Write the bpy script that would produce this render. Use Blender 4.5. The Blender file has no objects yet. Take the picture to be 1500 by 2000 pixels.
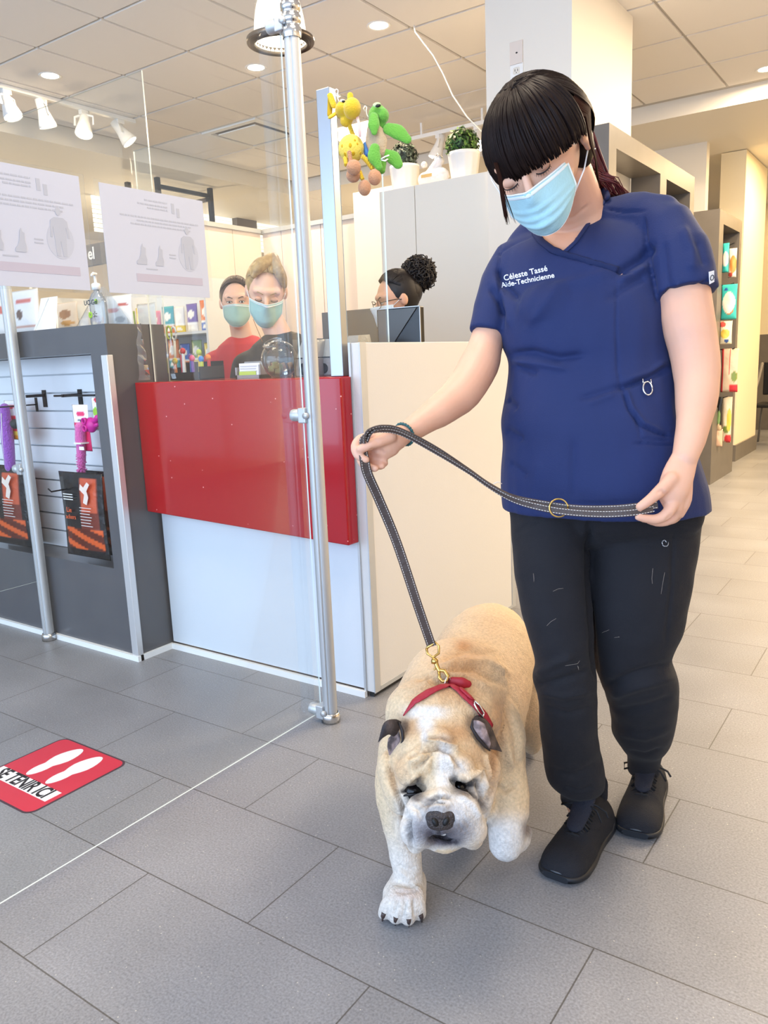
import bpy, bmesh, math, random
from mathutils import Vector, Matrix, noise
from mathutils.bvhtree import BVHTree
random.seed(7)
PI = math.pi
COL = bpy.context.scene.collection
SC = bpy.context.scene
# ------------------------------------------------------------------ camera
YAW, PITCH, ROLL, FPX, CAMH = -.614658180, .188137375, -.0417242172, 1544.02283, 1.108
CW = Vector((math.sin(YAW)*math.cos(PITCH), math.cos(YAW)*math.cos(PITCH), -math.sin(PITCH)))
_r = Vector((math.cos(YAW), -math.sin(YAW), 0)); _u = _r.cross(CW)
CR = _r*math.cos(ROLL) + _u*math.sin(ROLL); CU = -_r*math.sin(ROLL) + _u*math.cos(ROLL)
CO = Vector((0, 0, CAMH))
def ray(x, y): return CW + CR*((x-750)/FPX) - CU*((y-1000)/FPX)
def P(x, y, d): return CO + ray(x, y)*d              # point seen at (x, y), d metres deep
def PX(x, y, X): r = ray(x, y); return CO + r*(X/r.x)
def PY(x, y, Y): r = ray(x, y); return CO + r*(Y/r.y)
def PZ(x, y, Z): r = ray(x, y); return CO + r*((Z-CAMH)/r.z)
def px2m(px, d): return px*d/FPX
cam = bpy.data.cameras.new('camera'); camo = bpy.data.objects.new('camera', cam); COL.objects.link(camo)
cam.sensor_fit = 'VERTICAL'; cam.sensor_height = 24; cam.lens = 24*FPX/2000; cam.clip_start = .02; cam.clip_end = 60
M3 = Matrix((CR, CU, -CW)).transposed()
camo.matrix_world = Matrix.Translation(CO) @ M3.to_4x4()
SC.camera = camo
# ------------------------------------------------------------------ materials
def lin(c):
    if isinstance(c, str): c = tuple(int(c[i:i+2], 16) for i in (0, 2, 4))
    o = []
    for v in c[:3]:
        v = v/255 if max(c) > 1.001 else v
        o.append(v/12.92 if v <= .04045 else ((v+.055)/1.055)**2.4)
    return (*o, 1)
MATS = {}
def mat(name, col=(200, 200, 200), rough=.5, metal=0, bump=None, var=None, spec=.5, coat=0, trans=0, emit=None, estr=0, alpha=1, sheen=0, sss=0, ior=1.45):
    """bump=(scale, strength[, detail]); var=(scale, amount, second colour)"""
    if name in MATS: return MATS[name]
    m = bpy.data.materials.new(name); m.use_nodes = True; MATS[name] = m
    nt = m.node_tree; b = nt.nodes['Principled BSDF']
    b.inputs['Base Color'].default_value = lin(col); b.inputs['Roughness'].default_value = rough
    b.inputs['Metallic'].default_value = metal; b.inputs['Specular IOR Level'].default_value = spec
    b.inputs['Coat Weight'].default_value = coat; b.inputs['Transmission Weight'].default_value = trans
    b.inputs['Alpha'].default_value = alpha; b.inputs['Sheen Weight'].default_value = sheen; b.inputs['IOR'].default_value = ior
    if sss:
        b.inputs['Subsurface Weight'].default_value = sss; b.inputs['Subsurface Radius'].default_value = (.012, .005, .003); b.inputs['Subsurface Scale'].default_value = 1
    if emit: b.inputs['Emission Color'].default_value = lin(emit); b.inputs['Emission Strength'].default_value = estr
    tc = nt.nodes.new('ShaderNodeTexCoord')
    if bump:
        n = nt.nodes.new('ShaderNodeTexNoise'); n.inputs['Scale'].default_value = bump[0]; n.inputs['Detail'].default_value = bump[2] if len(bump) > 2 else 4
        nt.links.new(tc.outputs['Object'], n.inputs['Vector'])
        bp = nt.nodes.new('ShaderNodeBump'); bp.inputs['Strength'].default_value = bump[1]; bp.inputs['Distance'].default_value = .01
        nt.links.new(n.outputs['Fac'], bp.inputs['Height']); nt.links.new(bp.outputs['Normal'], b.inputs['Normal'])
    if var:
        n = nt.nodes.new('ShaderNodeTexNoise'); n.inputs['Scale'].default_value = var[0]; n.inputs['Detail'].default_value = 5
        nt.links.new(tc.outputs['Object'], n.inputs['Vector'])
        r = nt.nodes.new('ShaderNodeMapRange'); r.inputs[1].default_value = .3; r.inputs[2].default_value = .7; r.inputs[4].default_value = var[1]
        nt.links.new(n.outputs['Fac'], r.inputs[0])
        mx = nt.nodes.new('ShaderNodeMix'); mx.data_type = 'RGBA'; mx.inputs[6].default_value = lin(col); mx.inputs[7].default_value = lin(var[2])
        nt.links.new(r.outputs[0], mx.inputs[0]); nt.links.new(mx.outputs[2], b.inputs['Base Color'])
    return m
def vmat(name, rough=.6, bump=None, sheen=0, sss=0, spec=.5, fur=0):
    """colour comes from the mesh attribute 'Col'"""
    if name in MATS: return MATS[name]
    m = mat(name, (255, 255, 255), rough, bump=bump, sheen=sheen, sss=sss, spec=spec)
    nt = m.node_tree; a = nt.nodes.new('ShaderNodeVertexColor'); a.layer_name = 'Col'
    out = a.outputs['Color']
    if fur:
        n = nt.nodes.new('ShaderNodeTexNoise'); n.inputs['Scale'].default_value = fur; n.inputs['Detail'].default_value = 3
        tc = nt.nodes['Texture Coordinate']; nt.links.new(tc.outputs['Object'], n.inputs['Vector'])
        r = nt.nodes.new('ShaderNodeMapRange'); r.inputs[1].default_value = .3; r.inputs[2].default_value = .7; r.inputs[3].default_value = .8; r.inputs[4].default_value = 1.08
        nt.links.new(n.outputs['Fac'], r.inputs[0])
        mx = nt.nodes.new('ShaderNodeMix'); mx.data_type = 'RGBA'; mx.blend_type = 'MULTIPLY'; mx.inputs[0].default_value = 1
        nt.links.new(out, mx.inputs[6]); nt.links.new(r.outputs[0], mx.inputs[7]); out = mx.outputs[2]
    nt.links.new(out, nt.nodes['Principled BSDF'].inputs['Base Color'])
    return m
# ------------------------------------------------------------------ mesh building
class MB:
    def __init__(s): s.bm = bmesh.new()
    def _add(s, geom, M=None):
        vs = [v for v in geom if isinstance(v, bmesh.types.BMVert)]
        if M is not None: bmesh.ops.transform(s.bm, matrix=M, verts=vs)
        return vs
    def box(s, lo, hi, M=None, bev=0, mi=0):
        g = bmesh.ops.create_cube(s.bm, size=1)['verts']
        for v in g: v.co = Vector([(lo[i]+hi[i])/2 + v.co[i]*(hi[i]-lo[i]) for i in range(3)])
        if mi:
            for f in {f for v in g for f in v.link_faces}: f.material_index = mi
        if bev:
            es = list({e for v in g for e in v.link_edges})
            r = bmesh.ops.bevel(s.bm, geom=es, offset=bev, segments=2, profile=.5, affect='EDGES')
            g = list({v for f in r['faces'] for v in f.verts} | {v for v in g if v.is_valid})
            if mi:
                for f in r['faces']: f.material_index = mi
        if M is not None: bmesh.ops.transform(s.bm, matrix=M, verts=[v for v in g if v.is_valid])
        return s
    def hexa(s, c, mi=0):          # eight corners: bottom four then top four
        v = [s.bm.verts.new(p) for p in c]
        for f in ((3, 2, 1, 0), (4, 5, 6, 7), (0, 1, 5, 4), (1, 2, 6, 5), (2, 3, 7, 6), (3, 0, 4, 7)):
            q = s.bm.faces.new([v[i] for i in f]); q.material_index = mi
        return s
    def poly(s, pts, mi=0):
        f = s.bm.faces.new([s.bm.verts.new(p) for p in pts]); f.material_index = mi; return s
    def prism(s, pts, vec, mi=0):  # flat outline pushed along vec
        a = [s.bm.verts.new(Vector(p)) for p in pts]; b = [s.bm.verts.new(Vector(p)+Vector(vec)) for p in pts]
        n = len(a); fs = [s.bm.faces.new(a), s.bm.faces.new(b[::-1])]
        for i in range(n): fs.append(s.bm.faces.new([a[i], b[i], b[(i+1) % n], a[(i+1) % n]]))
        for f in fs: f.material_index = mi
        bmesh.ops.recalc_face_normals(s.bm, faces=fs)
        return s
    def ball(s, c, r, M=None, seg=20, mi=0, smooth=True):
        if not hasattr(r, '__len__'): r = (r, r, r)
        g = bmesh.ops.create_uvsphere(s.bm, u_segments=seg, v_segments=max(6, seg//2), radius=1)['verts']
        T = Matrix.Translation(Vector(c)) @ (M or Matrix()) @ Matrix.Diagonal((*r, 1))
        bmesh.ops.transform(s.bm, matrix=T, verts=g)
        for f in {f for v in g for f in v.link_faces}: f.smooth = smooth; f.material_index = mi
        return s
    def rings(s, rs, caps=True, mi=0, smooth=True, closed=True):
        V = [[s.bm.verts.new(p) for p in r] for r in rs]
        n = len(V[0]); fs = []
        for a, b in zip(V, V[1:]):
            for i in range(n if closed else n-1):
                fs.append(s.bm.faces.new([a[i], a[(i+1) % n], b[(i+1) % n], b[i]]))
        for f in fs: f.smooth = smooth
        if caps and closed:
            for r, flip in ((V[0], True), (V[-1], False)):
                f = s.bm.faces.new(r[::-1] if flip else r); fs.append(f)
        for f in fs: f.material_index = mi
        return s
    def tube(s, pts, r, n=10, caps=True, mi=0, flat=None, up=None, smooth=True):
        """r number or list; flat = ratio of the second radius; up orients it"""
        pts = [Vector(p) for p in pts]
        rr = r if hasattr(r, '__len__') else [r]*len(pts)
        prev = None; rs = []
        for i, p in enumerate(pts):
            t = (pts[min(i+1, len(pts)-1)] - pts[max(i-1, 0)])
            if t.length < 1e-9: t = Vector((0, 0, 1))
            t.normalize()
            if up is not None:
                u = Vector(up[i] if isinstance(up, list) else up); a = u - t*u.dot(t)
                if a.length < 1e-6: a = t.orthogonal()
            elif prev is None: a = t.orthogonal()
            else: a = prev - t*prev.dot(t)
            a.normalize(); prev = a; b = t.cross(a)
            f = 1 if flat is None else (flat[i] if hasattr(flat, '__len__') else flat)
            rs.append([p + a*(math.cos(2*PI*k/n)*rr[i]) + b*(math.sin(2*PI*k/n)*rr[i]*f) for k in range(n)])
        return s.rings(rs, caps, mi, smooth)
    def limb(s, pts, r, n=16, flat=None, up=None, mi=0, sub=3):
        """smooth tapering tube with rounded ends through control points"""
        pts = [Vector(p) for p in pts]
        fl = flat if hasattr(flat, '__len__') else [flat if flat else 1]*len(pts)
        Q, RR, FF = [], [], []
        for i in range(len(pts)-1):
            p0, p1, p2, p3 = pts[max(i-1, 0)], pts[i], pts[i+1], pts[min(i+2, len(pts)-1)]
            for k in range(sub):
                t = k/sub
                q = .5*((2*p1) + (p2-p0)*t + (2*p0-5*p1+4*p2-p3)*t*t + (3*p1-p0-3*p2+p3)*t**3)
                Q.append(q); e = t*t*(3-2*t); RR.append(r[i]*(1-e)+r[i+1]*e); FF.append(fl[i]*(1-e)+fl[i+1]*e)
        Q.append(pts[-1]); RR.append(r[-1]); FF.append(fl[-1])
        a = (Q[0]-Q[1]).normalized(); b = (Q[-1]-Q[-2]).normalized()
        pre = [(Q[0]+a*RR[0]*math.sin(t), RR[0]*math.cos(t)) for t in (1.45, 1.1, .7, .35)]
        post = [(Q[-1]+b*RR[-1]*math.sin(t), RR[-1]*math.cos(t)) for t in (.35, .7, 1.1, 1.45)]
        Q = [p for p, _ in pre]+Q+[p for p, _ in post]; RR = [q for _, q in pre]+RR+[q for _, q in post]; FF = [FF[0]]*4+FF+[FF[-1]]*4
        return s.tube(Q, RR, n=n, flat=FF, up=up, mi=mi)
    def lathe(s, prof, c=(0, 0, 0), M=None, n=24, mi=0, smooth=True):
        c = Vector(c)
        rs = [[c + (M or Matrix()) @ Vector((r*math.cos(2*PI*k/n), r*math.sin(2*PI*k/n), z)) for k in range(n)] for r, z in prof]
        return s.rings(rs, False, mi, smooth)
    def merge(s, d=1e-5): bmesh.ops.remove_doubles(s.bm, verts=s.bm.verts, dist=d); return s
    def build(s, name, m, parent=None, auto=False):
        me = bpy.data.meshes.new(name)
        s.bm.normal_update(); s.bm.to_mesh(me); s.bm.free()
        return link(name, me, m, parent)
def link(name, me, m, parent=None):
    o = bpy.data.objects.new(name, me)
    for q in (m if isinstance(m, (list, tuple)) else [m]): 
        if q is not None: me.materials.append(q)
    COL.objects.link(o)
    if parent is not None:
        inv = WM(parent).inverted(); o.parent = parent
        me.transform(inv)
    return o
def WM(o):
    m = Matrix.Translation(o.location) @ o.rotation_euler.to_matrix().to_4x4()
    return WM(o.parent) @ m if o.parent else m
def tag(o, label=None, cat=None, group=None, kind=None):
    if label: o['label'] = label
    if cat: o['category'] = cat
    if group: o['group'] = group
    if kind: o['kind'] = kind
    return o
def thing(name, label, cat, loc=(0, 0, 0), group=None, rz=0):
    o = bpy.data.objects.new(name, None); COL.objects.link(o); o.location = loc; o.rotation_euler = (0, 0, rz); o.empty_display_size = .05
    return tag(o, label, cat, group)
def struct(o): o['kind'] = 'structure'; return o
def copy_tree(o, parent=None):
    c = o.copy(); COL.objects.link(c); c.parent = parent
    for ch in [k for k in bpy.data.objects if k.parent == o]: copy_tree(ch, c)
    return c
def shade(o, ang=None):
    for p in o.data.polygons: p.use_smooth = True
    return o
def sharp(o, ang=.6):
    """smooth shading except across edges sharper than ang"""
    bm = bmesh.new(); bm.from_mesh(o.data)
    for f in bm.faces: f.smooth = True
    for e in bm.edges:
        if len(e.link_faces) == 2 and e.calc_face_angle(0) > ang: e.smooth = False
    bm.to_mesh(o.data); bm.free(); return o
def fused(mb, voxel=.004, smooth=6, fac=.5, extra=None):
    """overlapping closed shapes grown together into one continuous surface"""
    me = bpy.data.meshes.new('tmp'); mb.bm.normal_update(); mb.bm.to_mesh(me); mb.bm.free()
    o = bpy.data.objects.new('tmp', me); COL.objects.link(o)
    m = o.modifiers.new('r', 'REMESH'); m.mode = 'VOXEL'; m.voxel_size = voxel; m.use_smooth_shade = True
    if smooth:
        q = o.modifiers.new('s', 'SMOOTH'); q.iterations = smooth; q.factor = fac
    dg = bpy.context.evaluated_depsgraph_get(); out = bpy.data.meshes.new_from_object(o.evaluated_get(dg))
    bpy.data.objects.remove(o); bpy.data.meshes.remove(me)
    for p in out.polygons: p.use_smooth = True
    return out
def text_mesh(body, size, bold=0, align='CENTER', ext=.0004, shear=0, space=1):
    cu = bpy.data.curves.new('t', 'FONT'); cu.body = body; cu.size = size; cu.align_x = align; cu.align_y = 'CENTER'
    cu.extrude = ext; cu.offset = bold; cu.shear = shear; cu.space_character = space; cu.resolution_u = 3
    o = bpy.data.objects.new('t', cu); COL.objects.link(o)
    dg = bpy.context.evaluated_depsgraph_get(); me = bpy.data.meshes.new_from_object(o.evaluated_get(dg))
    bpy.data.objects.remove(o); return me
def frame(o, x, y):
    x = Vector(x).normalized(); y = Vector(y); z = x.cross(y).normalized(); y = z.cross(x)
    M = Matrix((x, y, z)).transposed().to_4x4(); M.translation = Vector(o); return M
def text(name, body, size, M, m, parent=None, **k):
    me = text_mesh(body, size, **k); me.materials.clear(); me.transform(M); return link(name, me, m, parent)
def bvh_of(o):
    bm = bmesh.new(); bm.from_mesh(o.data); bm.transform(WM(o)); t = BVHTree.FromBMesh(bm); bm.free(); return t
def hit(bv, x, y, lift=0):
    """where the line of sight (x, y) meets a surface already built"""
    d = ray(x, y).normalized(); r = bv.ray_cast(CO, d)
    if r[0] is None:
        for k in range(1, 25):
            for dx, dy in ((k, 0), (-k, 0), (0, k), (0, -k)):
                r = bv.ray_cast(CO, ray(x+dx, y+dy).normalized())
                if r[0] is not None: return r[0]+r[1]*lift, r[1]
        return None, None
    return r[0]+r[1]*lift, r[1]
def colour(o, fn, base=None):
    me = o.data; a = me.color_attributes.new('Col', 'FLOAT_COLOR', 'POINT'); M = WM(o)
    for i, v in enumerate(me.vertices):
        a.data[i].color = fn(M @ v.co, v.normal)
def mixc(a, b, t):
    t = max(0, min(1, t)); return tuple(a[i]*(1-t)+b[i]*t for i in range(3))+(1,)
def sstep(a, b, x):
    t = max(0, min(1, (x-a)/(b-a))) if a != b else float(x > a); return t*t*(3-2*t)
# ------------------------------------------------------------------ shared materials
WHITEP = mat('white_paint', (234, 228, 215), .6, bump=(60, .02))
CREAM = mat('cream_paint', (232, 220, 200), .7, bump=(60, .02))
LAMW = mat('white_laminate', (226, 226, 222), .35, bump=(200, .02))
METAL = mat('brushed_metal', (194, 197, 198), .48, .6)
CHROME = mat('chrome', (215, 216, 216), .15, 1)
BLACKM = mat('black_wire', (22, 22, 24), .4, .3)
DARKLAM = mat('dark_grey_laminate', (88, 88, 90), .32, var=(9, .5, (74, 75, 80)), bump=(120, .02), coat=.15)
TAUPE = mat('taupe_laminate', (112, 106, 98), .4, var=(7, .5, (100, 94, 86)))
BLKPL = mat('black_plastic', (18, 18, 20), .35)
WHTPL = mat('white_plastic', (240, 240, 236), .35)
# glass: thin clear sheet with a faint reflection
def clear_mat(name, tint=(255, 255, 255), refl=1.0, haze=0):
    m = bpy.data.materials.new(name); m.use_nodes = True; nt = m.node_tree; nt.nodes.clear()
    o = nt.nodes.new('ShaderNodeOutputMaterial'); t = nt.nodes.new('ShaderNodeBsdfTransparent'); t.inputs[0].default_value = lin(tint)
    g = nt.nodes.new('ShaderNodeBsdfGlossy'); g.inputs['Roughness'].default_value = .02
    f = nt.nodes.new('ShaderNodeFresnel'); f.inputs[0].default_value = 1.35
    mu = nt.nodes.new('ShaderNodeMath'); mu.operation = 'MULTIPLY'; mu.inputs[1].default_value = refl
    mx = nt.nodes.new('ShaderNodeMixShader'); nt.links.new(f.outputs[0], mu.inputs[0]); nt.links.new(mu.outputs[0], mx.inputs[0])
    nt.links.new(t.outputs[0], mx.inputs[1]); nt.links.new(g.outputs[0], mx.inputs[2])
    last = mx
    if haze:
        d = nt.nodes.new('ShaderNodeBsdfDiffuse'); d.inputs[0].default_value = lin((235, 238, 242)); m2 = nt.nodes.new('ShaderNodeMixShader'); m2.inputs[0].default_value = haze
        nt.links.new(mx.outputs[0], m2.inputs[1]); nt.links.new(d.outputs[0], m2.inputs[2]); last = m2
    nt.links.new(last.outputs[0], o.inputs[0]); MATS[name] = m; return m
GLASS = clear_mat('clear_glass', (254, 255, 254), .16, .008)
ACRYL = clear_mat('clear_acrylic', (252, 253, 253), .7, .03)
PLASTIC = clear_mat('clear_plastic_film', (238, 240, 240), 1.6, .12)
EDGE = mat('glass_edge', (205, 218, 210), .2, emit=None)
# ------------------------------------------------------------------ floor
def floor_mat():
    m = mat('porcelain_tile', (120, 120, 122), .38, spec=.5); nt = m.node_tree; N = nt.nodes; L = nt.links; b = N['Principled BSDF']
    tc = N['Texture Coordinate']
    mp = N.new('ShaderNodeMapping'); mp.inputs['Location'].default_value = (1.382, -.978+.301*8, 0); L.new(tc.outputs['Object'], mp.inputs[0])
    br = N.new('ShaderNodeTexBrick'); br.offset = .5; br.inputs['Scale'].default_value = 1; br.inputs['Brick Width'].default_value = .614; br.inputs['Row Height'].default_value = .3015
    br.inputs['Mortar Size'].default_value = .0016; br.inputs['Mortar Smooth'].default_value = .1; br.inputs['Bias'].default_value = 0
    br.inputs['Color1'].default_value = lin((138, 138, 140)); br.inputs['Color2'].default_value = lin((131, 131, 133)); br.inputs['Mortar'].default_value = lin((88, 85, 82))
    L.new(mp.outputs[0], br.inputs[0])
    n1 = N.new('ShaderNodeTexNoise'); n1.inputs['Scale'].default_value = 3.2; n1.inputs['Detail'].default_value = 6; L.new(tc.outputs['Object'], n1.inputs[0])
    n2 = N.new('ShaderNodeTexNoise'); n2.inputs['Scale'].default_value = 210; n2.inputs['Detail'].default_value = 3; L.new(tc.outputs['Object'], n2.inputs[0])
    r1 = N.new('ShaderNodeMapRange'); r1.inputs[1].default_value = .3; r1.inputs[2].default_value = .7; r1.inputs[3].default_value = .88; r1.inputs[4].default_value = 1.1; L.new(n1.outputs[0], r1.inputs[0])
    r2 = N.new('ShaderNodeMapRange'); r2.inputs[1].default_value = .25; r2.inputs[2].default_value = .75; r2.inputs[3].default_value = .72; r2.inputs[4].default_value = 1.28; L.new(n2.outputs[0], r2.inputs[0])
    mu = N.new('ShaderNodeMath'); mu.operation = 'MULTIPLY'; L.new(r1.outputs[0], mu.inputs[0]); L.new(r2.outputs[0], mu.inputs[1])
    # pale grit flecks
    vo = N.new('ShaderNodeTexVoronoi'); vo.inputs['Scale'].default_value = 60; L.new(tc.outputs['Object'], vo.inputs[0])
    lt = N.new('ShaderNodeMath'); lt.operation = 'LESS_THAN'; lt.inputs[1].default_value = .09; L.new(vo.outputs['Distance'], lt.inputs[0])
    gt = N.new('ShaderNodeSeparateColor'); L.new(vo.outputs['Color'], gt.inputs[0])
    g2 = N.new('ShaderNodeMath'); g2.operation = 'GREATER_THAN'; g2.inputs[1].default_value = .72; L.new(gt.outputs[0], g2.inputs[0])
    g3 = N.new('ShaderNodeMath'); g3.operation = 'MULTIPLY'; L.new(lt.outputs[0], g3.inputs[0]); L.new(g2.outputs[0], g3.inputs[1])
    mx = N.new('ShaderNodeMix'); mx.data_type = 'RGBA'; mx.blend_type = 'MULTIPLY'; mx.inputs[0].default_value = 1; L.new(br.outputs[0], mx.inputs[6]); L.new(mu.outputs[0], mx.inputs[7])
    m2 = N.new('ShaderNodeMix'); m2.data_type = 'RGBA'; L.new(g3.outputs[0], m2.inputs[0]); L.new(mx.outputs[2], m2.inputs[6]); m2.inputs[7].default_value = lin((185, 180, 170))
    L.new(m2.outputs[2], b.inputs['Base Color'])
    bp = N.new('ShaderNodeBump'); bp.inputs['Strength'].default_value = .12; bp.inputs['Distance'].default_value = .002
    ad = N.new('ShaderNodeMath'); ad.operation = 'MULTIPLY_ADD'; L.new(br.outputs['Fac'], ad.inputs[0]); ad.inputs[1].default_value = -1.5; L.new(n2.outputs[0], ad.inputs[2])
    L.new(ad.outputs[0], bp.inputs['Height']); L.new(bp.outputs[0], b.inputs['Normal'])
    r3 = N.new('ShaderNodeMapRange'); r3.inputs[3].default_value = .3; r3.inputs[4].default_value = .5; L.new(n1.outputs[0], r3.inputs[0]); L.new(r3.outputs[0], b.inputs['Roughness'])
    return m
struct(MB().box((-9.5, -2.3, -.1), (3.2, 13.5, 0)).build('floor', floor_mat()))
# ------------------------------------------------------------------ ceiling: lay-in tiles in a recessed grid
TILE = mat('ceiling_tile', (242, 237, 230), .85, bump=(220, .12))
TBAR = mat('ceiling_grid', (190, 184, 174), .5)
X0, Y0, S = -1.46, 3.05, .61
mb = MB(); mb.box((-9.5, -2.3, 3.012), (3.2, 6.79, 3.1), mi=1)
for i in range(-8, 8):
    for j in range(-9, 7):
        x, y = X0+i*S, Y0+j*S
        if x < -6.2 or x > 3.0 or y+S > 6.85: continue
        if (i, j) == (-6, 3): continue
        mb.box((x+.011, y+.011, 3.0), (x+S-.011, min(y+S-.011, 6.785), 3.0135))
struct(mb.build('ceiling', [TILE, TBAR]))
xl_ = PZ(293, 290, 3.0).x
# dropped band across the back with a lower ceiling beyond
struct(MB().box((xl_, 6.79, 2.885), (3.2, 13.5, 3.1)).build('trim_1', WHITEP))
# left: dropped soffit and lower ceiling
xl = PZ(293, 290, 3.0).x
zs = PX(250, 311, xl).z
struct(MB().box((-9.5, -2.3, zs), (xl, 9.0, 3.1)).build('trim_2', WHITEP))
# walls
struct(MB().box((-9.6, -2.3, 0), (-9.5, 13.5, 3.1)).build('wall_left', CREAM))
struct(MB().box((3.2, -2.3, 0), (3.3, 13.5, 3.1)).build('wall_right', CREAM))
struct(MB().box((-9.6, 13.5, 0), (3.3, 13.6, 3.1)).build('wall_back', CREAM))
struct(MB().box((-9.5, 9.0, 0), (-2.6, 9.1, 3.1)).build('wall_back_left', CREAM))
# shop front behind the camera: low sill and mullions, open to daylight
mb = MB(); mb.box((-9.5, -2.36, 0), (3.2, -2.3, .12)); mb.box((-9.5, -2.36, 2.9), (3.2, -2.3, 3.1))
for x in (-9.5, -8, -6.4, -4.8, -3.2, -1.6, 0, 1.6, 3.1): mb.box((x, -2.37, .12), (x+.07, -2.29, 2.9))
struct(mb.build('window_1', METAL))
# column
cf = 4.058
mb = MB(); mb.box((-2.089, cf, 0), (-1.616, 4.984, 3.0)); struct(mb.build('wall_column', WHITEP))
# far walls on the right
struct(MB().box((-2.6, 7.75, 0), (-1.84, 7.85, 2.885)).build('wall_far_left', WHITEP))
# ------------------------------------------------------------------ light
w = bpy.data.worlds.new('world'); SC.world = w; w.use_nodes = True
bg = w.node_tree.nodes['Background']; bg.inputs[0].default_value = lin((200, 222, 255)); bg.inputs[1].default_value = 1.3
def area(name, loc, rot, sx, sy, power, col, spread=None):
    l = bpy.data.lights.new(name, 'AREA'); l.shape = 'RECTANGLE'; l.size = sx; l.size_y = sy; l.energy = power; l.color = lin(col)[:3]
    if spread: l.spread = spread
    o = bpy.data.objects.new(name, l); COL.objects.link(o); o.location = loc; o.rotation_euler = rot; return o
def disk(name, loc, power, col, size=.11, spread=PI):
    l = bpy.data.lights.new(name, 'AREA'); l.shape = 'DISK'; l.size = size; l.energy = power; l.color = lin(col)[:3]; l.spread = spread
    o = bpy.data.objects.new(name, l); COL.objects.link(o); o.location = loc; return o
area('daylight', (-1.6, -2.4, 1.6), (PI/2, 0, 0), 7.5, 2.6, 300, (196, 220, 255))
WARM = (255, 228, 192)
LAMPM = mat('lamp_face', (255, 250, 240), .4, emit=(255, 243, 222), estr=9)
def downlight(x, y, n, z=3.0, label=''):
    t = thing('recessed_ceiling_light', label, 'ceiling light', (x, y, z), 'recessed ceiling lights')
    MB().lathe([(.052, 0), (.066, -.004), (.07, -.002), (.07, .006)], (x, y, z), n=24).build('trim_ring', WHTPL, t)
    MB().lathe([(.0005, -.0005), (.054, -.001)], (x, y, z), n=24).build('lamp_disc', LAMPM, t)
    disk('downlight_lamp', (x, y, z-.012), n, WARM)
LBL = ['round recessed ceiling light above the track spotlights, far left', 'round recessed ceiling light just left of the tall metal post', 'round recessed ceiling light nearest the white column on its left', 'round recessed ceiling light at the right edge, beyond the column']
for k, a in enumerate([(98, 148), (500, 132), (740, 50), (1497, 135)]):
    q = PZ(*a, 3.0); downlight(q.x, q.y, 26, label=LBL[k])
for x, y in ((.3, 4.6), (-.2, 5.3), (1.0, 5.8), (.3, 6.4)): area('added_fill_panel', (x, y, 2.985), (0, 0, 0), .6, .6, 74, (255, 230, 196))  # added warm fill, out of frame, to brighten the right and back
for x, y, e in ((-.9, 1.5, 26), (-2.3, 1.2, 26), (1.0, 1.5, 14), (2.4, 1.4, 10)): area('added_fill_panel', (x, y, 2.985), (0, 0, 0), .6, .6, e, (255, 236, 210))  # more added fill overhead, for the column, cabinets and counter
def glow(x, y, z, power, r=.1):  # bare fill point with no fitting, added to lift the ceiling and walls
    l = bpy.data.lights.new('added_glow', 'POINT'); l.energy = power; l.color = lin((255, 226, 188))[:3]; l.shadow_soft_size = r
    o = bpy.data.objects.new('added_glow', l); COL.objects.link(o); o.location = (x, y, z)
for x, y, e in ((2.4, .4, 8), (2.6, 1.7, 8), (1.4, 5.4, 20)): glow(x, y, 2.0, e)
for x, y in ((-.9, 8.5), (.6, 10.5), (-1.2, 11.5)): disk('far_room_lamp', (x, y, 2.86), 60, (255, 220, 168), .6)
for x, y in ((-7.2, 3.2), (-7.2, 5.6), (-5.2, 7.6)): glow(x, y, 1.7, 42)  # added points that light the underside of the left soffit
vs = SC.view_settings; vs.view_transform = 'Standard'; vs.look = 'None'; vs.gamma = 1; vs.exposure = 0; vs.use_curve_mapping = False
SC.cycles.use_denoising = True; SC.cycles.max_bounces = 7; SC.cycles.diffuse_bounces = 4; SC.cycles.glossy_bounces = 4; SC.cycles.transparent_max_bounces = 20; SC.cycles.use_adaptive_sampling = True; SC.cycles.adaptive_threshold = .03; SC.cycles.adaptive_min_samples = 16; SC.cycles.caustics_reflective = False; SC.cycles.caustics_refractive = False
SC.cycles.sample_clamp_indirect = 6
# ------------------------------------------------------------------ dark display unit with slatwall
du = thing('display_unit', 'dark grey laminate display unit with white slatwall window, left of the red counter', 'display unit', (-3.5, 1.95, 0))
mb = MB(); XL = -4.75
mb.box((XL, 1.832, 1.182), (-2.49, 2.10, 1.283)); mb.box((-2.59, 1.832, .02), (-2.49, 2.10, 1.182)); mb.box((XL, 1.832, .02), (-2.59, 2.10, .36)); mb.box((XL, 2.04, .36), (-2.59, 2.10, 1.182))
mb.build('frame', DARKLAM, du)
SLAT = mat('slatwall_white', (226, 228, 230), .4)
mb = MB(); z = .362
while z < 1.18:
    mb.box((XL, 1.975, z), (-2.591, 2.04, min(z+.068, 1.181))); mb.box((XL, 2.0, z+.068), (-2.591, 2.04, min(z+.075, 1.181))) if z+.075 < 1.18 else None
    z += .075
mb.build('slatwall', SLAT, du)
MB().box((-2.518, 1.822, .02), (-2.482, 1.848, 1.172), bev=.002).build('corner_trim', mat('satin_silver', (222, 222, 222), .35, .6), du)
MB().box((XL, 1.818, 0), (-2.478, 1.845, .022)).box((-2.492, 1.832, 0), (-2.478, 1.995, .022)).build('base_strip', WHTPL, du)
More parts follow.
